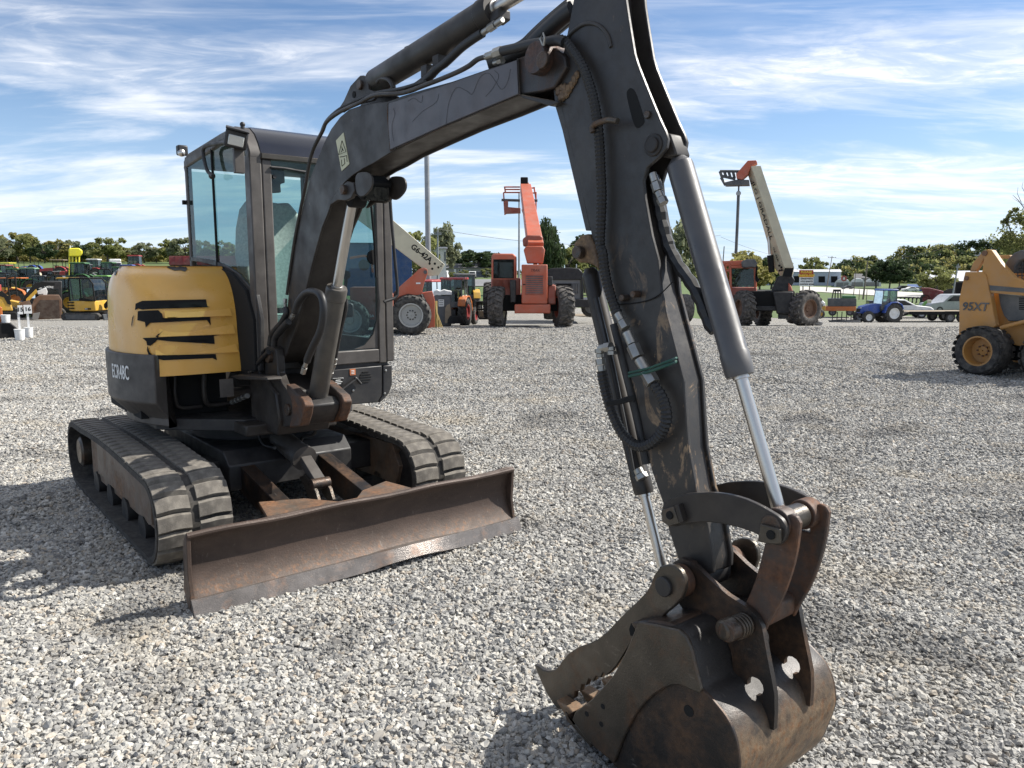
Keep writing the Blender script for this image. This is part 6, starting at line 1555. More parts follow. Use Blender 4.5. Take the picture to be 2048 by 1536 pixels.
# ---- tan skid steer loader on the right edge
p = G(1958, 748)
T = TF('skid_steer_loader', 'tan skid steer loader with worn block tread tyres, cut by the right edge', 'loader', (p.x + .35, p.y + .30, p.z), math.radians(-62))
S = Z(1900, 480, 5.486)
wc = T.on(1957, 702, 1, -.62)
wheel(T.o, (wc.x, -.50, wc.z), .405, .36, M_TAN, (0, 1, 0), rimR=.60, dish=.5, n=40)
wheel(T.o, (wc.x + 1.05, -.50, wc.z), .405, .36, M_TAN, (0, 1, 0), rimR=.60, dish=.5); wheel(T.o, (wc.x, .62, wc.z), .405, .36, M_TAN, (0, 1, 0), rimR=.6); wheel(T.o, (wc.x + 1.05, .62, wc.z), .405, .36, M_TAN, (0, 1, 0), rimR=.6)
def block_tread(cx, cz):
    b = MB(); Nn = 22; R = .40
    for k in range(Nn):
        for j, (y, w, off) in enumerate(((-.655, .09, 0), (-.55, .10, .5), (-.44, .10, 0), (-.345, .08, .5))):
            a = 2 * math.pi * (k + off) / Nn; c, s = math.cos(a), math.sin(a); da = math.pi / Nn * .80; vs = []
            for r in (R * .97, R * 1.010 - (.006 if j in (0, 3) else 0)):
                for (yy, aa) in ((y - w / 2, -da * .6), (y, -da), (y + w / 2, -da * .6), (y + w / 2, da * .6), (y, da), (y - w / 2, da * .6)):
                    vs.append((cx + r * math.cos(a + aa), yy, cz + r * math.sin(a + aa)))
            b.add(vs, [(5, 4, 3, 2, 1, 0), (6, 7, 8, 9, 10, 11)] + [(i, (i + 1) % 6, 6 + (i + 1) % 6, 6 + i) for i in range(6)])
    return b
for dx in (0, 1.05): block_tread(wc.x + dx, wc.z).build('tread', M_TYRE, T.o, angle=0, kind='stuff')
for k in range(8):
    a = 2 * math.pi * k / 8; c = Vector((wc.x + .085 * math.cos(a), -.49, wc.z + .085 * math.sin(a))); MB().cyl(c, c + Vector((0, -.03, 0)), .014, n=6).build('wheel_nut', M_BR, T.o)
YS = -.50
tp = T.pr('rear_tower', M_TAN, [(165, 350), (300, 350), (350, 348), (385, 372), (402, 420), (450, 660), (500, 940), (440, 990), (135, 1100), (95, 1045), (100, 860), (100, 640), (130, 500)], YS, YS + .12, S, .012)
q = T.on(*S(272, 735), 1, YS - .012); text('lettering', '95XT', .185, M_DKG, tp, q, (1, 0, 0), (0, 0, 1), bold=.004, shear=.12)
c = T.on(*S(185, 420), 1, YS); MB().cyl((c.x, YS - .03, c.z), (c.x, YS + .05, c.z), .035).build('pivot_bolt', M_BR, T.o, bevel=.005)
T.pr('bumper', M_TAN, [(65, 1060), (120, 1055), (130, 1165), (105, 1165), (75, 1140)], YS - .02, YS + 1.2, S)
T.pr('link_arm', M_TAN, [(215, 348), (250, 250), (345, 140), (395, 170), (330, 280), (285, 348)], YS + .13, YS + .2, S)
T.pr('loader_arm', M_TAN, [(350, 352), (372, 210), (370, 125), (400, 105), (455, 110), (560, 260), (700, 410), (812, 455), (1100, 480), (1100, 640), (812, 612), (440, 580), (425, 500), (395, 385)], YS + .02, YS + .14, S)
T.pr('arm_stripe', M_DKG, [(432, 497), (812, 530), (1100, 545), (1100, 590), (812, 578), (438, 553)], YS + .012, YS + .03, S, 0)
c = T.on(*S(375, 145), 1, YS); MB().cyl((c.x, YS, c.z), (c.x, YS + .2, c.z), .045).build('link_pin', M_BR, T.o, bevel=.005)
T.pr('far_arm', M_TAN, [(500, 165), (655, 165), (655, 200), (520, 205)], YS + .9, YS + 1.1, S)
T.pr('side_cover', M_DKG, [(530, 590), (760, 610), (1100, 620), (1100, 900), (640, 890), (590, 830), (550, 720)], YS + .16, YS + .22, S)
for k in range(7): T.pr('vent_slot', M_BLACK, [(755, 632 + 20 * k), (1000, 640 + 20 * k), (1000, 650 + 20 * k), (758, 643 + 20 * k)], YS + .155, YS + .165, S, 0)
T.pr('body_side', M_TAN, [(440, 570), (600, 590), (640, 890), (1100, 850), (1100, 1250), (500, 1100), (470, 800)], YS + .22, YS + .3, S)
MB().cyl(T.on(*S(560, 965), 1, YS + .05), T.on(*S(1000, 850), 1, YS + .05), .035).build('lift_cylinder', M_TAN, T.o)
T.pr('roll_cage', M_DKG, [(600, 260), (640, 200), (700, 140), (780, 110), (1100, 100), (1100, 260), (840, 200), (760, 230), (720, 290), (700, 370), (660, 340)], YS + .3, YS + 1.0, S, .02)
b = MB()
for k in range(7): b.tube([T.on(*S(700 + 45 * k, 230), 1, YS + .4), T.on(*S(700 + 45 * k, 440), 1, YS + .4)], .009, 5)
for k in range(6): b.tube([T.on(*S(690, 240 + 38 * k), 1, YS + .4), T.on(*S(1050, 240 + 38 * k), 1, YS + .4)], .009, 5)
b.build('cab_mesh', M_DKG, T.o)
T.pr('seat_back', M_TAN, [(690, 350), (740, 260), (900, 240), (1000, 440), (700, 420)], YS + .6, YS + .7, S)
boxes('belly', M_BLACK, T.o, [((wc.x - .3, YS + .3, .25), (wc.x + 1.5, .5, .9))])

# ---- blue tractor and its neighbours on the right
def ry(deg): return math.radians(deg)
tractor('blue cab tractor with white rims, facing left', tuple(AT(1762, 52)), ry(187), .92, M_BLUE, M_WHITE, True, M_BLUE, frame=M_DKG, gm=glass('tractor_glass', (.45, .62, .58), .9, .25))
def trailer(label, loc, rz, L, W, m=M_BLACK, h=.75):
    t = empty('flatbed_trailer', label, 'trailer', loc, rz)
    boxes('deck', M_WOOD, t, [((-L / 2, -W / 2, h - .05), (L / 2, W / 2, h))], .01)
    boxes('side_rail', m, t, [((-L / 2, -W / 2 - .06, h - .2), (L / 2, -W / 2, h + .02)), ((-L / 2, W / 2, h - .2), (L / 2, W / 2 + .06, h + .02))], .01)
    prof('ramp_tail', m, t, [(-L / 2, h), (-L / 2 - 1.2, .3), (-L / 2 - 1.2, .22), (-L / 2, h - .2)], -W / 2, W / 2)
    boxes('drawbar', m, t, [((L / 2, -.06, .5), (L / 2 + 1.3, .06, .62))])
    for x in (L * .12, L * .12 + .85):
        for s in (-1, 1): wheel(t, (x, s * (W / 2 - .12), .36), .36, .22, M_GREY, (0, -s, 0), n=18)
    boxes('mudguard', m, t, [((L * .12 - .4, -W / 2 - .1, .74), (L * .12 + 1.25, -W / 2 + .12, .78))])
    return t
trailer('long black flatbed trailer parked beside the blue tractor', tuple(AT(1872, 53.5)), ry(4), 4.8, 2.2)
car('silver sport utility vehicle behind the flatbed trailer', tuple(AT(1903, 68)), ry(185), 'suv', M_SILV)
car('white saloon car with its bonnet showing behind the blue tractor', tuple(AT(1803, 60)), ry(-14), 'sedan', M_WHITE)
# truck body and implements between telehandler and blue tractor
p = AT(1675, 60); T = TF('utility_truck_body', 'dark blue grey truck body with roll bar frame on an orange flat deck', 'truck body', tuple(p))
T.bx('box', M_DKG, 1655, 597, 1713, 613, 0, 1.8, .03); T.bx('deck', M_ORG, 1646, 613, 1712, 622, -.1, 1.9, .02)
b = MB()
for pts in ([(1664, 597), (1667, 582)], [(1670, 597), (1671, 582)], [(1676, 597), (1676, 582)], [(1682, 597), (1681, 582)], [(1666, 582), (1682, 582)], [(1666, 580), (1682, 580)]): b.tube([T.on(*q, 1, .3) for q in pts], .045, 6)
b.build('roll_frame', M_DARK, T.o); T.bx('cover', M_GREEN, 1684, 592, 1712, 598, .1, 1.5, .04)
for u in (1665, 1700): wheel(T.o, T.on(u, 624, 1, .1), .3, .25, M_GREY, (0, 1, 0), n=16)
p = AT(1641, 44); T = TF('compact_loader', 'yellow compact loader with white bonnet beside the big dusty tyre', 'loader', tuple(p))
T.pr('bonnet', M_WHITE, [(1634, 596), (1640, 597), (1650, 606), (1651, 612), (1634, 612)], 0, .8, bevel=.03); T.bx('body', M_CYEL, 1634, 612, 1651, 622, .05, .9, .02)
wheel(T.o, T.on(1640, 628, 1, 0), .27, .22, M_CYEL, (0, 1, 0), n=16); wheel(T.o, T.on(1630, 628, 1, 0), .27, .22, M_CYEL, (0, 1, 0), n=16)
p = AT(1700, 50); T = TF('pallet_fork', 'small heap of black pallet forks lying on the gravel left of the blue tractor', 'implement', tuple(p))
b = MB()
for k in range(6): b.box((-.9 + .28 * k, .1 * k, .12 + .03 * (k % 3)), (.5, .08, .05), Matrix.Rotation(.3 * (k % 3), 3, 'Z')); b.box((-.9 + .28 * k, .1 * k, .4), (.06, .06, .6))
b.build('fork', M_DARK, T.o); boxes('base', M_DKG, T.o, [((-1.1, -.1, .02), (.8, .6, .12))])
p = AT(1634, 30); o = MB().lathe(tuple(p + Vector((0, 0, .02))), (.2, 0, 1), [(0, .12), (.03, .28), (.16, .30), (.17, .27), (.05, .22), (.05, .01)], 20).build('metal_pan', M_GREY); tag(o, 'pale metal pan lying on the gravel beside the big tyre', 'pan')
# yellow and red notice board
p = AT(1612, 62); T = TF('notice_board', 'notice board with red and yellow heading asking people to check for spare parts', 'sign', tuple(p))
bd = T.bx('board', M_WHITE, 1598.5, 540, 1627, 572, 0, .04, 0)
T.bx('heading_panel', flat('sign_red', (.42, .045, .02), .6), 1598.5, 540, 1627, 550, -.01, .0, 0, bd); T.bx('heading_panel', flat('sign_orange', (.72, .28, .02), .6), 1598.5, 550, 1627, 554.5, -.01, .0, 0, bd)
SY = flat('sign_yellow', (.80, .62, .05), .6)
for (s_, v, sz, m_) in (('PLEASE', 544.2, .27, SY), ('CHECK FOR', 550.8, .235, SY), ('• SPARE PARTS', 557.6, .15, M_BLACK), ('• PTO SHAFTS', 563, .15, M_BLACK), ('• CONTROL BOXES', 568.6, .13, M_BLACK)):
    text('lettering', s_, sz, m_, bd, T.on(1612.8, v, 1, -.016), (1, 0, 0), (0, 0, 1), bold=.006)
for u in (1606, 1619): MB().cyl(T.on(u, 600, 1, .06) * 1, T.on(u, 542, 1, .06), .045, n=8).build('post', M_TIMB, T.o)
# far buildings right
def building(label, u0, u1, vt, yb, m, depth=14, ridge=1.2, roof=None, name='building', doors=(), vb=None, ribs=0, windows=(), gable=False):
    uc = (u0 + u1) / 2; p = AT(uc, yb); T = TF(name, label, 'building', tuple(p)); zt = T.on(uc, vt, 1, 0).z
    xa = T.on(u0, 550, 1, 0).x; xb = T.on(u1, 550, 1, 0).x
    wl_ = boxes('wall', m, T.o, [((xa, 0, -1.5), (xb, depth, zt))], 0)
    if gable: MB().add([(xa - .3, -.3, zt), (xb + .3, -.3, zt), ((xa + xb) / 2, -.3, zt + ridge), (xa - .3, depth, zt), (xb + .3, depth, zt), ((xa + xb) / 2, depth, zt + ridge)], [(0, 1, 2), (3, 5, 4), (0, 2, 5, 3), (1, 4, 5, 2), (0, 3, 4, 1)]).build('roof', roof or m, T.o, angle=0)
    else: MB().add([(xa - .3, -.4, zt), (xb + .3, -.4, zt), (xb + .3, depth / 2, zt + ridge), (xa - .3, depth / 2, zt + ridge), (xb + .3, depth, zt), (xa - .3, depth, zt)], [(0, 1, 2, 3), (3, 2, 4, 5), (0, 3, 5), (1, 4, 2)]).build('roof', roof or m, T.o, angle=0)
    for (a, b_, c, d, mm) in doors: T.bx('door', mm, a, b_, c, d, -.06, .05, 0)
    for (a, b_, c, d) in windows:
        w = T.bx('window', M_WHITE, a, b_, c, d, -.08, .02, 0); T.bx('pane', MATS.get('car_glass', M_BLACK), a + (c - a) * .14, b_ + (d - b_) * .1, c - (c - a) * .14, d - (d - b_) * .1, -.1, -.07, 0, w)
    if ribs:
        b = MB()
        for k in range(ribs): x = xa + (xb - xa) * (k + .5) / ribs; b.bb((x - .03, -.05, -1.4), (x + .03, .0, zt - .02))
        b.build('siding_rib', m, wl_)
    return T
M_PALE = cpaint('pale_blue_grey_wall', (.42, .47, .55), .6); M_ROOFW = cpaint('pale_roof', (.62, .64, .66), .5); M_BWALL = cpaint('deep_blue_siding', (.03, .085, .25), .5); M_GWALL = cpaint('grey_brick_wall', (.27, .26, .24), .8); M_BROOF = cpaint('grey_shingle_roof', (.13, .13, .135), .9)
building('long pale blue grey warehouse beyond the road with two dark door openings', 1500, 1682, 543.5, 380, M_PALE, 30, 1.2, M_ROOFW, 'warehouse', [(1637, 552.5, 1650, 565, M_BLACK), (1662, 552.5, 1675, 565, M_BLACK), (1588, 552, 1600, 565, M_BLACK), (1515, 553, 1540, 565, M_WHITE)])
def dome(label, u0, u1, vt, y):
    uc = (u0 + u1) / 2; p = AT(uc, y); T = TF('greenhouse', label, 'greenhouse', tuple(p)); zt = T.on(uc, vt, 1, 0).z; xa = T.on(u0, 550, 1, 0).x; xb = T.on(u1, 550, 1, 0).x; n = 12; pts = [(xa, -1.5)]
    for k in range(n + 1): a = math.pi * (1 - k / n); pts.append(((xa + xb) / 2 + (xb - xa) / 2 * math.cos(a), zt * math.sin(a) ** .7))
    pts.append((xb, -1.5)); MB().prism(pts, 1, 0, 40).build('shell', M_ROOFW, T.o); boxes('end_wall', M_GREY, T.o, [((xa + 1, -.1, -.5), (xb - 1, .05, zt * .55))], 0)
dome('white tunnel greenhouse just right of the warehouse', 1669, 1703, 557.5, 350); dome('white tunnel greenhouse between the two others', 1700, 1732, 557, 356); dome('white tunnel greenhouse nearest the dark evergreens', 1728, 1764, 557.5, 362)
building('small house with grey hipped roof above the greenhouses', 1709, 1748, 556, 400, M_GREY, 12, 2.2, M_BROOF, 'house')
building('open sided barn with white roof and dark interior left of the tan loader', 1852, 1985, 562, 150, M_DARK, 14, 2.0, M_ROOFW, 'barn', [(1912, 566, 1930, 596, M_BLACK)])
building('low blue and white shop beyond the road', 1818, 1850, 574, 240, M_WHITE, 8, .8, M_BWALL, 'shop', [(1824, 577, 1831, 584, M_BLUE), (1836, 577, 1844, 584, M_BLUE)])
car('dark saloon car driving on the pale road below the warehouse', tuple(AT(1696, 300)), ry(180), 'sedan', M_DKG)
car('dark pickup parked beyond the road above the blue tractor', tuple(AT(1806, 235)), ry(180), 'suv', M_DARK)
car('small white car in front of the blue and white shop', tuple(AT(1822, 225)), ry(180), 'sedan', M_WHITE)
p = AT(1866, 92); T = TF('grain_cart', 'dark red grain cart standing on the grass', 'farm cart', tuple(p))
T.pr('hopper', M_MAR, [(1842, 576), (1858, 576), (1887, 583), (1886, 592), (1876, 606), (1866, 606), (1846, 588)], 0, 2.2, bevel=.02)
T.pr('chute', M_MAR, [(1870, 588), (1886, 584), (1885, 592), (1866, 606), (1864, 600)], -.3, .0); wheel(T.o, T.on(1851, 598, 1, .2), .62, .4, M_MAR, (0, 1, 0), n=18); wheel(T.o, T.on(1851, 598, 1, 2), .62, .4, M_MAR, (0, 1, 0), n=18)
p = AT(1900, 90); T = TF('green_implement', 'low dark green mower deck lying right of the red grain cart', 'implement', tuple(p)); T.bx('deck', M_GREEN, 1882, 593, 1920, 602, 0, 1.6, .05); T.bx('canvas', M_ROOFW, 1884, 590, 1916, 593, .1, 1.4, .03)
for u in (1888, 1912): wheel(T.o, T.on(u, 602, 1, 0), .35, .2, M_GREY, (0, 1, 0), n=14)
p = AT(1815, 96); T = TF('plough', 'row of dark plough frames lying on the grass left of the grain cart', 'implement', tuple(p))
b = MB()
for k in range(9): b.tube([(-1.6 + .45 * k, 0, .05), (-1.4 + .45 * k, .3, .8), (-1.1 + .45 * k, .6, .75), (-1.0 + .45 * k, .6, .1)], .06, 5)
b.build('tine', M_DARK, T.o); MB().tube([(-1.7, .3, .8), (2.4, .3, .7)], .08, 6).build('toolbar', M_DARK, T.o)
p = AT(1855, 62); T = TF('auger', 'pale green auger leaning on the flatbed trailer', 'implement', tuple(p)); MB().tube([T.on(1842, 617, 1, 0), T.on(1850, 606, 1, 0), T.on(1857, 602, 1, 0)], .12, 8).build('tube', M_LIME, T.o); T.bx('hopper', M_CREAM, 1854, 600, 1863, 606, -.2, .4, .03)
# poles and signs
pole('utility_pole', 'leaning utility pole in front of the pale warehouse', 'utility pole', tuple(AT(1654, 230)), 10.4, .16, M_TIMB, 1.2, 2.4)
pole('utility_pole', 'dark timber pole behind the blue tractor, thicker of two', 'utility pole', tuple(AT(1729, 120)), 5.8, .14, M_TIMB, .35)
pole('utility_pole', 'thin timber pole left of the dark timber pole', 'utility pole', tuple(AT(1709, 125)), 4.4, .07, M_TIMB, .2)
pole('utility_pole', 'grey pole with crossarm in front of the white barn', 'utility pole', tuple(AT(1907, 110)), 5.2, .13, M_POLE, .55, .6)
pole('utility_pole', 'pale pole rising behind the top of the tan loader', 'utility pole', tuple(AT(1955, 120)), 7.2, .18, M_POLE, .1, 1.6)
for u, l in ((1721, 'short dark fence post left of the timber pole'), (1736, 'short dark fence post right of the timber pole')): pole('fence_post', l, 'post', tuple(AT(u, 118)), 1.5, .07, M_TIMB)
p = AT(1688, 150); T = TF('road_sign', 'round red and white road sign beside the road', 'sign', tuple(p)); c = T.on(1688, 557, 1, 0)
MB().cyl((c.x, 0, -.3), (c.x, 0, c.z), .05, n=8).build('post', M_POLE, T.o); MB().cyl(c - Vector((0, .06, 0)), c, .55, n=20).build('disc', flat('sign_pink', (.45, .12, .12), .6), T.o); MB().box(c - Vector((0, .08, 0)), (.3, .02, .45)).build('mark', M_WHITE, T.o)
pole('utility_pole', 'utility pole with crossarm left of the right hand telehandler cab', 'utility pole', tuple(AT(1442, 110)), 7.6, .12, M_POLE, .3)
# ---- centre
pole('light_pole', 'tall galvanised light pole standing behind the excavator boom', 'light pole', tuple(AT(857, 35)), 9.3, .125, M_POLE, 0, None, None, .85)
pole('light_pole', 'thin light pole behind the orange telehandler boom', 'light pole', tuple(AT(1038, 60)), 8.2, .09, M_POLE)
pole('utility_pole', 'grey utility pole beside the white building', 'utility pole', tuple(AT(875, 90)), 6.9, .13, M_POLE, .1, .8)
building('blue metal sided shed behind the cream telehandler boom', 690, 824, 486, 70, M_BWALL, 14, .25, M_BWALL, 'shed', ribs=40)
building('white two storey building with dark blue corner window', 862, 892, 497, 112, M_WHITE, 10, .4, M_DKG, 'building', windows=[(876, 508, 881.5, 518), (888, 501, 892, 525)])
building('low grey brick building with shallow roof beyond the car park', 892, 985, 536, 235, M_GWALL, 16, 1.4, M_BROOF, 'building', windows=[(917, 538, 921, 543), (923, 539, 929, 543), (936, 538, 940, 543)], doors=[(908, 538, 912, 548, M_WHITE)])
car('white van parked at the low grey building, nearest the white building', tuple(AT(888, 165)), ry(90), 'van', M_WHITE); car('white sport utility vehicle parked on the asphalt seen from behind', tuple(AT(945, 200)), ry(92), 'suv', M_WHITE)
car('dark blue sport utility vehicle right of the white one', tuple(AT(961, 205)), ry(20), 'suv', cpaint('navy', (.03, .04, .09), .3))
tractor('orange compact tractor with big rear tyre behind the grey cabinet', tuple(AT(914, 28)), ry(78), .70, M_ORG, M_RED, True, M_RED, frame=M_DKG)
tractor('red roofed tractor left of the grey cabinet', tuple(AT(868, 33)), ry(60), .70, M_RED, M_RED, True, M_RED); tractor('red roofed tractor between the cabinet and the yellow backhoe', tuple(AT(890, 35)), ry(40), .72, M_ORG, M_RED, True, M_RED)
tractor('yellow backhoe with dark windscreen and orange slow vehicle triangle', tuple(AT(927, 39)), ry(100), .85, M_CYEL, M_CYEL, True, M_DKG, frame=M_DKG, name='backhoe', cat='backhoe')
p = G(885, 652); T = TF('storage_cabinet', 'grey cabinet with white lid and paper notice beside the telehandler', 'cabinet', (p.x, p.y, p.z))
cb = T.bx('body', M_DKG, 868, 591, 902.5, 652, 0, .5, .02); T.bx('lower_door', cpaint('slate', (.09, .10, .115)), 870, 614, 901, 651, -.015, .02, .01); T.bx('upper_door', cpaint('slate', (.09, .10, .115)), 870, 592, 901, 612, -.015, .02, .01)
T.pr('lid', M_WHITE, [(866, 590), (867, 582), (874, 579), (880, 582), (888, 579), (895, 581), (903, 582), (904, 590)], -.03, .52, bevel=.02)
T.bx('notice', M_WHITE, 877, 599, 888, 613, -.025, -.015, 0)
b = MB()
for k in range(3): b.bb(tuple(T.on(878.5, 601 + 4 * k, 1, -.028)), tuple(T.on(886.5, 602 + 4 * k, 1, -.025)))
b.build('notice_line', M_BLACK, T.o)
p = G(872, 655); o = MB()
for k in range(26):
    a = RN.uniform(-.1, .1); q = Vector((p.x + RN.uniform(-.07, .07), p.y - .25 + RN.uniform(-.05, .05), 0)); o.tube([q + Vector((0, 0, .82)), q + Vector((a * .3, 0, .45)), q + Vector((a * 2, 0, .02))], .011, 4)
o = o.build('rope_bundle', flat('straw', (.42, .32, .13), .95), angle=0); tag(o, 'hanging bundle of straw coloured rope in front of the grey cabinet', 'rope')
p = G(898, 652); o = MB().prism([(p.x - .12, .02), (p.x + .1, .02), (p.x + .09, .42), (p.x + .05, .66), (p.x - .04, .62), (p.x - .1, .50)], 1, p.y - .25, p.y - .15).build('timber_block', M_WOOD, bevel=.01); tag(o, 'split timber block leaning on the grey cabinet', 'timber')
p = G(912, 652); o = MB().lathe((p.x, p.y - .2, .02), (0, 0, 1), [(0, .28), (.12, .27), (.24, .2), (.25, .17), (.05, .2), (.04, .01)], 20).build('tyre_planter', M_BLACK); tag(o, 'black rubber tub lying below the orange tractor tyre', 'tub')
p = AT(965, 28); T = TF('flat_rack', 'black steel rack standing on the gravel left of the orange telehandler', 'rack', tuple(p)); b = MB()
for (a, c, d, e) in ((954, 604, 954, 630), (978, 603, 978, 630), (953, 604, 979, 604), (953, 619, 979, 619), (956, 608, 978, 608), (954, 622, 958, 636), (957, 637, 978, 637)): b.tube([T.on(a, c, 1, 0), T.on(d, e, 1, 0)], .035, 6)
b.build('frame', M_BLACK, T.o); T.bx('board', M_WOOD, 956, 622, 978, 636, .05, .12, 0)
p = AT(960, 42); T = TF('row_of_implements', 'dark disc harrow lying behind the steel rack', 'implement', tuple(p)); b = MB()
for k in range(9): b.lathe((-1.1 + .28 * k, 0, .3), (1, .2, 0), [(0, .01), (.04, .28), (.05, .28), (.05, .01)], 14)
b.build('disc', M_DARK, T.o); b = MB(); b.tube([(-1.2, .1, .6), (1.3, .1, .62)], .05, 6).tube([(-.9, .1, .6), (-.9, .3, 1.3)], .05, 6).tube([(.6, .1, .6), (.8, .3, 1.4)], .05, 6); b.build('frame', M_DKG, T.o); boxes('cover', M_LIME, T.o, [((.2, .1, .5), (1.3, .6, .72))])
pole('road_sign', 'small dark sign post beyond the harrow', 'sign', tuple(AT(958, 48)), 1.3, .05, M_BLACK)
p = AT(1130, 31); T = TF('canopy_trailer', 'trailer with black arched canopy and grey tailboard behind the orange telehandler', 'trailer', tuple(p))
T.pr('canopy', M_DARK, [(1094, 560), (1094, 540), (1105, 536), (1140, 535), (1158, 537), (1164, 543), (1166, 560)], 0, 3.0, bevel=.03); T.pr('canopy_side', M_DARK, [(1162, 545), (1166, 545), (1167, 600), (1162, 600)], 0, 3)
T.bx('tailboard', M_GREY, 1105, 556, 1161, 598, .1, .18, .02); T.bx('storage_rack', M_BLACK, 1105, 567, 1143, 585, .04, .1, .01); T.bx('storage_rack', M_DKG, 1143, 567, 1158, 587, .04, .1, .01)
for k in range(4): T.bx('rack_bar', M_GREY, 1146 + 3.4 * k, 568, 1147 + 3.4 * k, 587, .0, .04, 0)
T.bx('deck', M_DARK, 1100, 599, 1190, 615, -.1, 3.0, .02); T.bx('lamp', M_LENS, 1152, 528, 1154, 536, .1, .14, 0)
for u in (1108, 1180): wheel(T.o, T.on(u, 616, 1, .3), .36, .25, M_GREY, (0, 1, 0), n=16)
p = G(1175, 634); T = TF('concrete_pad', 'pale loading ramp boards lying on the ground behind the stick', 'ramp', (p.x, p.y, p.z)); boxes('board', M_WOOD, T.o, [((-2.2 + .0, k * .55, .02), (1.6, k * .55 + .42, .07)) for k in range(4)], .01)
p = G(1370, 652); T = TF('wheeled_machine', 'machine half hidden behind the stick, showing one big tyre and a white lamp', 'loader', (p.x, p.y, p.z))
wheel(T.o, T.on(1369, 617, 1, .2), .52, .40, M_DKG, (.92, .38, 0), tyre=M_DTYRE, n=24); wheel(T.o, T.on(1300, 617, 1, 1.6), .52, .40, M_DKG, (.92, .38, 0), n=24)
T.bx('chassis', M_DARK, 1255, 585, 1362, 610, .5, 2.0, .05); MB().cyl(T.on(1357, 560, 1, .3), T.on(1357, 560, 1, .5), .07).build('lamp', M_WHITE, T.o); MB().tube([T.on(1346, 566, 1, .4), T.on(1350, 590, 1, .5)], .03, 6).build('lamp_post', M_DKG, T.o)

# ---- left hand rows of machines
mini_ex('yellow and black mini excavator with cab, nearest machine in the left rows', tuple(AT(168, 44)), ry(4), 1.0)
def pail(label, u, v, r, h, txt, un, vn, w, hh):
    p = G(u, v); t = TF('sign_bucket', label, 'sign', (p.x, p.y, p.z)); MB().lathe((0, 0, 0), (0, 0, 1), [(0, r * .86), (h, r), (h * 1.0, r * 1.05), (h * .93, r * 1.05), (h * .93, r), (h * .95, r * .5), (h * .95, .01)], 22).build('pail', M_WHITE, t.o)
    MB().box((.01, 0, .38), (.05, .03, .62)).build('stake', M_WHITE, t.o); q = t.on(un, vn, 1, -.03); bd = MB().box(q, (w, .012, hh)).build('board', M_WHITE, t.o)
    text('number', txt, hh * .62, M_BLACK, bd, q - Vector((0, .008, 0)), (1, 0, 0), (0, 0, 1), bold=.004)
pail('wider white bucket in front, holding the post with the narrow 15 board', 40.5, 680, .115, .27, '15', 40.5, 619.5, .105, .22); pail('smaller white bucket just behind, holding the square 16 board', 58.5, 675, .10, .26, '16', 55.5, 618.5, .175, .22)
p = G(10, 677); T = TF('compact_tractor', 'orange loader tractor cut by the left edge with a black bucket in front', 'tractor', (p.x, p.y, p.z))
T.pr('loader_bucket', M_BLACK, [(-40, 677), (30, 677), (37, 660), (20, 647), (-40, 645)], 0, .7); T.pr('loader_arm', M_ORG, [(-30, 640), (-5, 612), (4, 615), (6, 640), (-10, 655), (-30, 660)], .3, .5); T.bx('bonnet', M_ORG, -60, 606, -8, 640, .8, 1.5, .05); wheel(T.o, T.on(-25, 655, 1, 1.3), .33, .25, M_ORG, (0, 1, 0))
MB().lathe(T.on(12, 645, 1, .2), (0, 0, 1), [(0, .09), (.2, .11), (.19, .11), (.19, .01)], 18).build('pail', M_WHITE, T.o)
G1 = 'tractors and machines in the left rows'
def LT(label, u, y, deg, sc, body, rim, cab=True, roof=None, **k): return tractor(label, tuple(AT(u, y)), ry(deg), sc, body, rim, cab, roof, group=G1, **k)
LT('green tractor with pale green cab roof, farthest left of the green cabs', 46, 62, 195, .95, M_GREEN, M_CYEL, True, cpaint('pale_green', (.16, .30, .16)))
LT('large green tractor under the yellow tank', 148, 66, 190, 1.05, M_GREEN, M_CYEL, True, M_GREEN)
LT('green tractor with white roof edge and lime bonnet', 195, 56, 185, .85, M_GREEN, M_CYEL, True, M_LIME, nose=M_LIME)
LT('dark green tractor next to the excavator hood', 232, 66, 180, .9, M_GREEN, M_CYEL, True, M_GREEN)
LT('red tractor with white cab roof behind the yellow tank', 180, 82, 190, 1.0, M_RED, M_WHITE, True, M_WHITE)
LT('green backhoe with yellow roof left of the mini excavator', 122, 50, 185, .92, M_GREEN, M_CYEL, True, M_CYEL, name='backhoe', cat='backhoe')
LT('red tractor without cab under a tan canopy at the back', 110, 86, 190, 1.0, M_RED, M_WHITE, False, canopy=cpaint('tan_canopy', (.35, .27, .2)))
LT('orange tractor with orange canopy at the left edge', 12, 52, 190, .95, M_ORG, M_ORG, False, canopy=M_ORG)
LT('red tractor low behind the mini excavator canopy', 214, 58, 170, .62, M_RED, M_RED, False)
LT('orange tractor with black canopy right behind the mini excavator cab', 196, 49, 175, .80, M_ORG, M_ORG, False, canopy=M_DARK)
LT('yellow backhoe with open roll bar near the left edge', -8, 46, 10, .80, M_CYEL, M_DARK, False, name='backhoe', cat='backhoe')
LT('blue tractor roof at the far back left', 60, 96, 180, .9, M_BLUE, M_WHITE, False); LT('yellow tractor with yellow canopy at the far left back', 5, 78, 180, .95, M_CYEL, M_CYEL, False, canopy=M_BRY)
LT('grey old tractor between green cabs', 90, 72, 200, .8, M_GREY, M_RED, False); LT('red open tractor between the first green cab and the tank', 98, 78, 170, .85, M_RED, M_CREAM, False); LT('pink faded tractor beside the hood', 222, 62, 160, .72, cpaint('faded_pink', (.45, .16, .17)), M_RED, False)
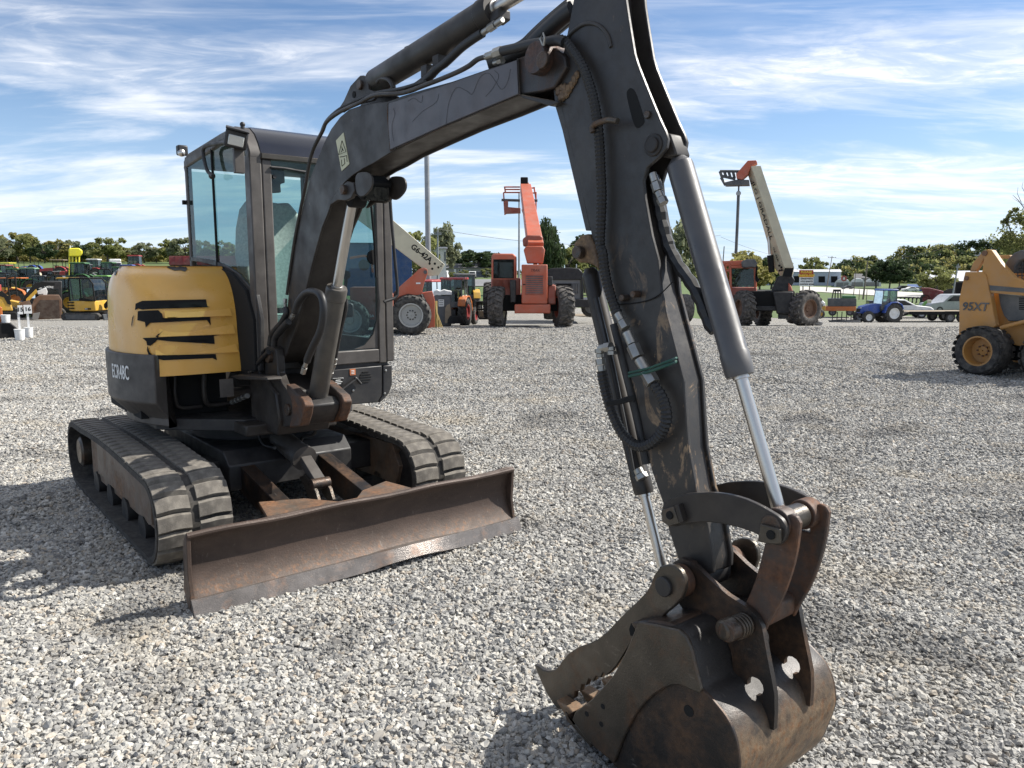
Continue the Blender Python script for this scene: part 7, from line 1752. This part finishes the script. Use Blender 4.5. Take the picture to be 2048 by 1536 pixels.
LT('small green tractor behind the yellow backhoe roof', 84, 60, 200, .75, M_LIME, M_CYEL, False); LT('small orange tractor behind the black skid steer', 75, 54, 185, .7, M_ORG, M_CREAM, False); LT('dark blue compact tractor left of the numbered boards', 62, 48, 160, .7, cpaint('slate_blue', (.05, .08, .16)), M_GREY, True, M_DKG)
LT('red combine like machine at the back right of the rows', 262, 90, 190, 1.1, M_RED, M_CYEL, True, M_RED); LT('orange red tractor at the back centre', 30, 88, 170, .9, M_ORG, M_WHITE, False)
for k, (u, y, deg, sc, bd, rm, cb_, lab) in enumerate(((20, 66, 185, .85, M_GREEN, M_CYEL, True, 'green cab tractor half hidden at the left edge'), (70, 58, 190, .8, M_DKG, M_GREY, True, 'charcoal cab tractor behind the number boards'), (92, 63, 178, .82, M_DARK, M_RED, True, 'black cab tractor left of the yellow roofed backhoe'), (135, 78, 186, .95, M_RED, M_CREAM, False, 'red tractor under the legs of the yellow tank'),
    (160, 72, 175, .9, M_DKG, M_CYEL, True, 'dark tractor right of the yellow tank legs'), (208, 74, 188, .95, M_GREEN, M_CYEL, True, 'green cab tractor behind the lime bonnet'), (246, 70, 192, .9, M_BLUE, M_GREY, True, 'blue cab tractor partly behind the engine hood'), (50, 76, 182, .9, M_CREAM, M_RED, False, 'cream old tractor behind the left green cab'), (118, 68, 176, .85, M_ORG, M_ORG, False, 'orange tractor left of the tank'), (182, 64, 184, .8, M_CYEL, M_CYEL, False, 'yellow open tractor behind the mini excavator'),
    (0, 70, 180, .9, M_MAR, M_GREY, True, 'maroon cab tractor at the far left'), (-30, 60, 180, .9, M_GREEN, M_CYEL, True, 'green cab tractor just outside the left edge'))):
    LT(lab, u, y, deg, sc, bd, rm, cb_)
for k, (u, y, deg, sc, lab) in enumerate(((110, 57, 20, .85, 'yellow mini excavator behind the yellow roofed backhoe'), (60, 70, 170, .8, 'yellow mini excavator standing between the green tractors'), (212, 68, 10, .8, 'yellow mini excavator just left of the engine hood'), (10, 60, 185, .85, 'yellow mini excavator at the far left edge'))):
    mini_ex(lab, tuple(AT(u, y)), ry(deg), sc, group=G1)
# skid steer with brown bucket
p = AT(95, 46); T = TF('skid_steer_loader', 'black skid steer with large brown rusty bucket behind the number boards', 'loader', tuple(p))
T.pr('loader_bucket', M_BR, [(66, 640), (62, 615), (68, 598), (80, 590), (118, 590), (124, 600), (124, 640)], -.4, .4, bevel=.02); T.pr('bucket_mouth', cpaint('dark_brown', (.05, .03, .022), .8), [(74, 636), (72, 612), (80, 600), (118, 600), (120, 636)], -.43, -.39, bevel=0)
T.pr('cutting_edge', M_GREY, [(64, 639), (66, 627), (80, 625), (76, 640)], -.6, -.4); T.bx('body', M_DARK, 84, 562, 124, 600, .5, 2.0, .05); T.bx('cab_window', M_GLASSD, 99, 578, 117, 597, .46, .5, .02)
q = T.on(98, 574, 1, .49); text('lettering', 'DEERE', .16, M_WHITE, T.o, q, (1, 0, -.12), (0, 0, 1), bold=.004); T.pr('cover_sheet', M_WHITE, [(74, 582), (92, 575), (95, 583), (92, 600), (88, 602), (86, 588), (76, 589)], .3, .4, bevel=.02)
for u in (90, 118): wheel(T.o, T.on(u, 628, 1, 1.4), .4, .3, M_CYEL, (0, 1, 0), n=18)
# yellow excavator with black boom
p = AT(34, 43); T = TF('excavator', 'yellow excavator with black bent boom at the left, its bucket on the ground', 'excavator', tuple(p))
T.pr('house', M_CYEL, [(-14, 583), (0, 583), (15, 592), (23, 612), (26, 622), (-14, 622)], 0, 1.8, bevel=.05); T.pr('rear_fairing', M_BLACK, [(-10, 584), (4, 582), (18, 593), (23, 610), (15, 608), (8, 595), (-10, 590)], -.03, 0, bevel=.01)
T.pr('rubber_track', M_BLACK, [(-20, 625), (30, 624), (36, 630), (34, 638), (-20, 638)], -.1, .35, bevel=.03)
T.pr('boom', M_BLACK, [(44, 603), (50, 590), (70, 566), (82, 563), (110, 566), (110, 571), (84, 573), (72, 580), (54, 603)], .6, .85); T.pr('stick', M_CYEL, [(52, 598), (72, 578), (75, 584), (60, 600), (52, 610)], .55, .9); T.pr('bucket', M_BR, [(40, 606), (58, 600), (64, 612), (58, 622), (44, 618)], .4, 1.0)
b = MB(); 
for pts in ([(13, 555), (18, 585), (21, 600)], [(30, 553), (32, 575), (34, 592)], [(13, 555), (30, 553)]): b.tube([T.on(*q, 1, .2) for q in pts], .04, 6)
b.build('roll_frame', M_BLACK, T.o)
p = AT(152, 74); T = TF('sprayer_tank', 'bright yellow sprayer tank on tall legs above the green tractors', 'tank', tuple(p))
MB().prism(T.xz([(137, 498), (141, 496), (158, 496), (165, 501), (165, 508), (160, 513), (137, 513)], 0), 1, 0, 1.6).build('tank', M_BRY, T.o, bevel=.08); T.bx('filler', M_WHITE, 139, 491, 142, 497, .8, 1.2, .02)
b = MB()
for u in (139, 145, 152, 158): b.tube([T.on(u, 509, 1, .2), T.on(u, 520, 1, .2), T.on(u, 575, 1, .2)], .08, 6)
b.build('leg', M_BRY, T.o)
p = AT(228, 86); T = TF('bus', 'silver coach with pale roof at the back of the left rows', 'bus', tuple(p)); T.bx('body', M_SILV, 217, 524, 243, 545, 0, 6, .1); T.bx('roof', M_WHITE, 218, 518, 242, 524, .2, 5.8, .1); T.bx('window', MATS['car_glass'], 219, 526, 242, 532, -.05, .0, 0)
for u in (222, 238): wheel(T.o, T.on(u, 548, 1, .2), .45, .3, M_GREY, (0, 1, 0), n=14)
p = AT(360, 60); T = TF('hay_wagon', 'dark red wagon side showing above the excavator hood', 'wagon', tuple(p)); T.bx('box', M_MAR, 338, 512, 600, 530, 0, 2.2, .02); T.bx('underframe', M_DARK, 340, 530, 600, 560, .2, 2, .02)
b = MB()
for u in (350, 365, 380, 420, 470, 520, 570): b.bb(tuple(T.on(u, 512, 1, -.06)), tuple(T.on(u + 1.5, 530, 1, 0)))
b.build('stake', M_MAR, T.o)
for u in (360, 560): wheel(T.o, T.on(u, 575, 1, .2), .5, .3, M_GREY, (0, 1, 0), n=14)
# mixed small implements lying among the rows
for k, (u, y, m_) in enumerate(((8, 58, M_RED), (28, 72, M_ORG), (78, 92, M_GREY), (120, 95, M_MAR), (205, 92, M_BR), (190, 98, M_DKG), (250, 78, M_ORG), (100, 66, M_CYEL), (65, 84, M_CREAM), (170, 60, M_DARK))):
    p = AT(u, y); nm = ['red', 'orange', 'grey', 'maroon', 'brown', 'dark', 'small orange', 'yellow', 'cream', 'black'][k]
    T = empty('implement', nm + ' farm implement lying among the tractors of the left rows', 'implement', tuple(p), k * .7, 'implements lying in the left rows')
    boxes('frame', m_, T, [((-1.0, -.1, .5), (1.0, .1, .7)), ((-.1, -.7, .4), (.1, .7, .6)), ((-.8, -.5, .3), (-.6, .5, 1.3)), ((.5, -.4, .2), (.8, .4, 1.0))], .02)
    for s in (-1, 1): wheel(T, (0, s * .8, .35), .35, .2, M_GREY, (0, 1, 0), n=14)

# ---- trees
GL = 'trees along the left field edge'
for k, (u, vt, y, w, mat) in enumerate(((2, 474, 175, 1.0, 3), (40, 462, 190, 1.1, 2), (62, 468, 185, .9, 0), (90, 482, 180, 1.0, 1), (118, 480, 190, 1.2, 2), (140, 478, 195, 1.0, 3), (168, 488, 185, 1.1, 1), (215, 468, 180, 1.15, 0), (240, 490, 190, 1.2, 2), (262, 492, 195, 1.2, 0), (292, 484, 185, 1.2, 3), (315, 490, 190, 1.3, 2), (345, 478, 180, 1.0, 0), (372, 470, 175, 1.0, 3), (-30, 466, 180, 1.1, 0), (410, 476, 185, 1.1, 0), (450, 482, 190, 1.1, 2), (530, 480, 190, 1.1, 0), (15, 486, 200, 1.3, 1), (190, 494, 200, 1.4, 2))):
    p = AT(u, y); h = px(y, 526 - vt) * .97
    tree(['broad mid green', 'dark green', 'yellowish green', 'pale grey green'][[0, 1, 2, 3][mat]] + (' tree', ' leafy tree', ' bushy tree', ' spreading tree', ' round crowned tree')[k % 5] +  ' on the field edge, ' + ('behind the excavator cab' if u > 385 else 'just left of the excavator cab' if u > 330 else 'above the engine hood' if u > 225 else 'right of the yellow tank' if u > 170 else 'beside the yellow tank' if u > 125 else 'above the green cabs' if u > 50 else 'near the left edge'), tuple(p + Vector((0, 0, -.3))), h, h * w * 1.15, k % 4, mat, GL, rz=k * 1.3)
GM = 'trees behind the middle of the yard'
for k, (u, vt, vb, y, w, v, mat, sh, lab) in enumerate(((888, 461, 548, 150, .75, 0, 3, (1, 1.15), 'tall airy pale green tree right of the utility pole'), (955, 502, 552, 240, 1.9, 1, 1, (1, 1), 'broad rounded dark green tree behind the low grey building'), (925, 514, 552, 250, 1.5, 2, 1, (1, 1), 'smaller dark rounded tree left of the broad one'), (990, 505, 552, 240, 1.3, 3, 1, (1, 1), 'dark green tree just left of the orange telehandler cab'),
    (1094, 447, 600, 75, .50, 2, 1, (1, 1), 'tall oval dark tree right of the orange boom'), (1135, 495, 590, 95, .95, 1, 0, (1, 1), 'bushy mid green tree above the black canopy'), (1172, 478, 590, 100, .85, 2, 1, (1, 1), 'dark green tree left of the stick'), (1200, 520, 590, 90, 1.2, 3, 0, (1, 1), 'green tree behind the stick'),
    (825, 466, 560, 110, 1.0, 1, 0, (1, 1), 'green tree showing above the blue shed'), (1352, 460, 590, 100, .70, 0, 3, (1, 1.1), 'airy grey green tree between stick and cylinder'), (1490, 508, 575, 120, 1.3, 2, 2, (1, 1), 'yellow green tree behind the red cab'), (1520, 516, 575, 150, 1.0, 1, 1, (1, 1), 'small dark tree right of the red cab'), (1628, 513, 562, 420, .95, 3, 0, (1, 1), 'lone tree above the pale warehouse'), (1542, 520, 570, 300, 1.4, 3, 3, (1, 1), 'grey green tree behind the boom tower'),
    (1874, 537, 600, 140, 1.35, 2, 0, (1, 1), 'round green tree in front of the white barn'), (1755, 527, 575, 330, 1.2, 0, 1, (1, 1.1), 'dark evergreen nearest the greenhouses'), (1779, 524, 577, 325, 1.1, 1, 1, (1, 1.1), 'dark evergreen in the middle of the clump beyond the road'), (1800, 530, 578, 320, 1.1, 3, 1, (1, 1), 'dark evergreen on the right of the clump beyond the road'))):
    p = AT(u, y); top = EYE + (550 - vt) * y / FPX; h = top - p.z
    tree(lab, tuple(p), h * 1.04, h * w, v, mat, GM if k < 14 else None, sh, 1.6 if y < 160 else 1.0, rz=k * 2.1)
for k, (u, y, h, w) in enumerate(((930, 215, 2.6, 3.4), (975, 205, 3.2, 3.6), (905, 200, 2.0, 3.0))): tree('clipped round shrub beside the low grey building, ' + ['middle one', 'right one', 'left one'][k], tuple(AT(u, y) + Vector((0, 0, -.5))), h, w, k, 0, 'shrubs by the low grey building', name='shrub')
# big tree at the right edge, close: finer leaves, uneven limbs, one dead top
p = AT(2075, 62); t = empty('tree', 'large leafy tree with bare dead limbs at the right edge', 'tree', tuple(p))
r = np.random.RandomState(5); P_ = []
for (u, v, rad, n) in ((2035, 445, .75, 10), (2010, 440, .35, 4), (2012, 475, .7, 8), (2045, 480, 1.1, 14), (2020, 500, .9, 10), (2070, 450, 1.3, 16), (2090, 490, 1.5, 18), (2040, 520, 1.2, 14), (2000, 492, .45, 5), (2120, 430, 1.4, 16), (2150, 480, 1.6, 20), (2028, 425, .3, 3), (2100, 530, 1.3, 12)):
    c = np.array([(u - 2075) * 62 / FPX, r.uniform(-.8, .8), EYE + (550 - v) * 62 / FPX - p.z])
    for _ in range(n):
        cc = c + r.normal(size=3) * rad * .55; q = r.normal(size=(46, 3)) * rad * .26; P_.append(cc + q)
P_ = np.concatenate(P_); me = leaf_mesh('crown', P_, r, .12, LM[0]); o = bpy.data.objects.new('crown', me); col.objects.link(o); o.parent = t
b = MB(); b.tube([(0, 0, -.3), (-.1, 0, 2.5), (.1, .1, 5.2), (0, 0, 8)], [.38, .30, .18, .06], 10)
def W62(u, v, dy=0): return ((u - 2075) * 62 / FPX, dy, EYE + (550 - v) * 62 / FPX - p.z)
for pts, r0 in (([(2075, 540), (2045, 500), (2020, 470), (2008, 440)], .12), ([(2075, 520), (2060, 470), (2045, 430), (2040, 395), (2046, 372)], .09), ([(2060, 470), (2030, 445), (2015, 425)], .06), ([(2045, 430), (2025, 405), (2015, 395)], .04), ([(2045, 425), (2058, 395), (2062, 365)], .05), ([(2030, 410), (2022, 392), (2024, 380)], .025), ([(2041, 400), (2030, 380), (2033, 370)], .025), ([(2075, 530), (2110, 470), (2120, 430)], .14), ([(2056, 400), (2070, 380)], .025), ([(2036, 415), (2012, 400)], .02), ([(2042, 405), (2052, 385), (2050, 376)], .02)):
    q = [W62(u, v, .1 * k) for k, (u, v) in enumerate(pts)]; b.tube(q, [r0 * (1 - .7 * i / (len(q) - 1)) for i in range(len(q))], 6)
b.build('trunk', M_BARK, t)
# wooded hill: one mass of crowns over a ridge
def ridge_v(u): return float(np.interp(u, [1560, 1640, 1665, 1690, 1720, 1745, 1755, 1768, 1785, 1800, 1850, 1900, 1960, 2010, 2100, 2300], [540, 538, 528, 519, 514, 515, 526, 522, 505, 499, 494, 490, 484, 480, 474, 465]))
pts = []; mats_ = {0: [], 1: [], 2: []}
for row, (y, f) in enumerate(((430, .12), (455, .28), (480, .46), (510, .64), (545, .82), (585, 1.0))):
    u = 1560 + row * 3
    while u < 2260:
        vt = ridge_v(u); vb = 568; v = vb + (vt - vb) * f + random.uniform(-3, 3); x = (u - 1024) * y / FPX; z = EYE + (550 - v) * y / FPX; R = random.uniform(3.0, 6.0)
        m_ = random.choices((0, 1, 2), (2.5, 6, 1))[0]; n = 150
        q = RN.normal(size=(n, 3)); q /= np.linalg.norm(q, axis=1)[:, None]; q *= RN.uniform(.6, 1, n)[:, None] * [R * 1.25, R, R]
        # a few lobes per crown so that outlines break up
        k = RN.randint(0, 4, n); off = RN.uniform(-.5, .5, (4, 3)) * R; mats_[m_].append(np.array([x, y, z - R * .8]) + q * .75 + off[k]); u += random.uniform(7, 12)
hill = MB(); vs = []; fs = []; us = list(range(1500, 2600, 20))
for u in us:
    for (y, f) in ((410, -.1), (470, .3), (600, .92), (760, .95)):
        v = 568 + (ridge_v(u) - 568) * f + 4; vs.append(((u - 1024) * y / FPX, y, EYE + (550 - v) * y / FPX - (6 if f > 0 else 8)))
for i in range(len(us) - 1):
    for j in range(3): a = i * 4 + j; fs.append((a, a + 4, a + 5, a + 1))
o = MB().add(vs, fs).build('hill', LM[1]); o['kind'] = 'structure'
for m_, L_ in mats_.items():
    if L_:
        me = leaf_mesh('woodland', np.concatenate(L_), RN, 1.15, LM[m_]); o = bpy.data.objects.new('woodland', me); col.objects.link(o); o['kind'] = 'stuff'
# low far tree line all round, hedge along the left field
def strip_woods(name, u0, u1, y, vt, vb, step, R0, R1, size, mat, n=110):
    L_ = []; u = u0
    while u < u1:
        R = random.uniform(R0, R1); v = vt(u) + random.uniform(-2.5, 2.5); x = (u - 1024) * y / FPX; yy = y + random.uniform(-8, 8); z = EYE + (550 - v) * y / FPX - R
        q = RN.normal(size=(n, 3)); q /= np.linalg.norm(q, axis=1)[:, None]; q *= RN.uniform(.5, 1, n)[:, None] * R; L_.append(np.array([x, yy, z]) + q * [1.2, 1, 1])
        z2 = EYE + (550 - vb) * y / FPX; q2 = RN.uniform(-1, 1, (n // 2, 3)) * [R, R, max(.5, (z - z2) / 2)]; L_.append(np.array([x, yy, (z + z2) / 2]) + q2); u += step * random.uniform(.7, 1.3)
    me = leaf_mesh(name, np.concatenate(L_), RN, size, LM[mat]); o = bpy.data.objects.new(name, me); col.objects.link(o); o['kind'] = 'stuff'
strip_woods('hedgerow', -120, 640, 205, lambda u: 503, 526, 11, 1.3, 2.2, .42, 2, 150); strip_woods('hedgerow', -120, 640, 212, lambda u: 499, 524, 14, 1.5, 2.4, .42, 0, 150)
strip_woods('far_woods', 660, 1640, 560, lambda u: 539 + 3 * math.sin(u * .03), 556, 14, 3, 5, 1.1, 1); strip_woods('far_woods', 1000, 1660, 430, lambda u: 542 + 4 * math.sin(u * .05), 560, 17, 2.5, 4, .9, 0)
# overhead wires
for (a, b_, sag) in (((875, 458, 90), (1442, 470, 110), 1.6), ((1654, 510, 230), (1442, 474, 110), 2.0), ((1654, 512, 230), (1955, 478, 120), 2.2)):
    A = Vector(EYEP + ray(a[0], a[1]) * (a[2] / ray(a[0], a[1])[1])); B = Vector(EYEP + ray(b_[0], b_[1]) * (b_[2] / ray(b_[0], b_[1])[1]))
    pts = [A.lerp(B, k / 16) - Vector((0, 0, sag * 4 * (k / 16) * (1 - k / 16))) for k in range(17)]; o = MB().tube(pts, .022, 4).build('overhead_wire', M_DKG, angle=0)
    tag(o, {875: 'overhead wire running right from the pole beside the white building', 1654: 'overhead wire running from the leaning pole'}[a[0]] + (' to the left' if b_[0] < 1500 and a[0] == 1654 else ' to the right' if a[0] == 1654 else ''), 'wire')
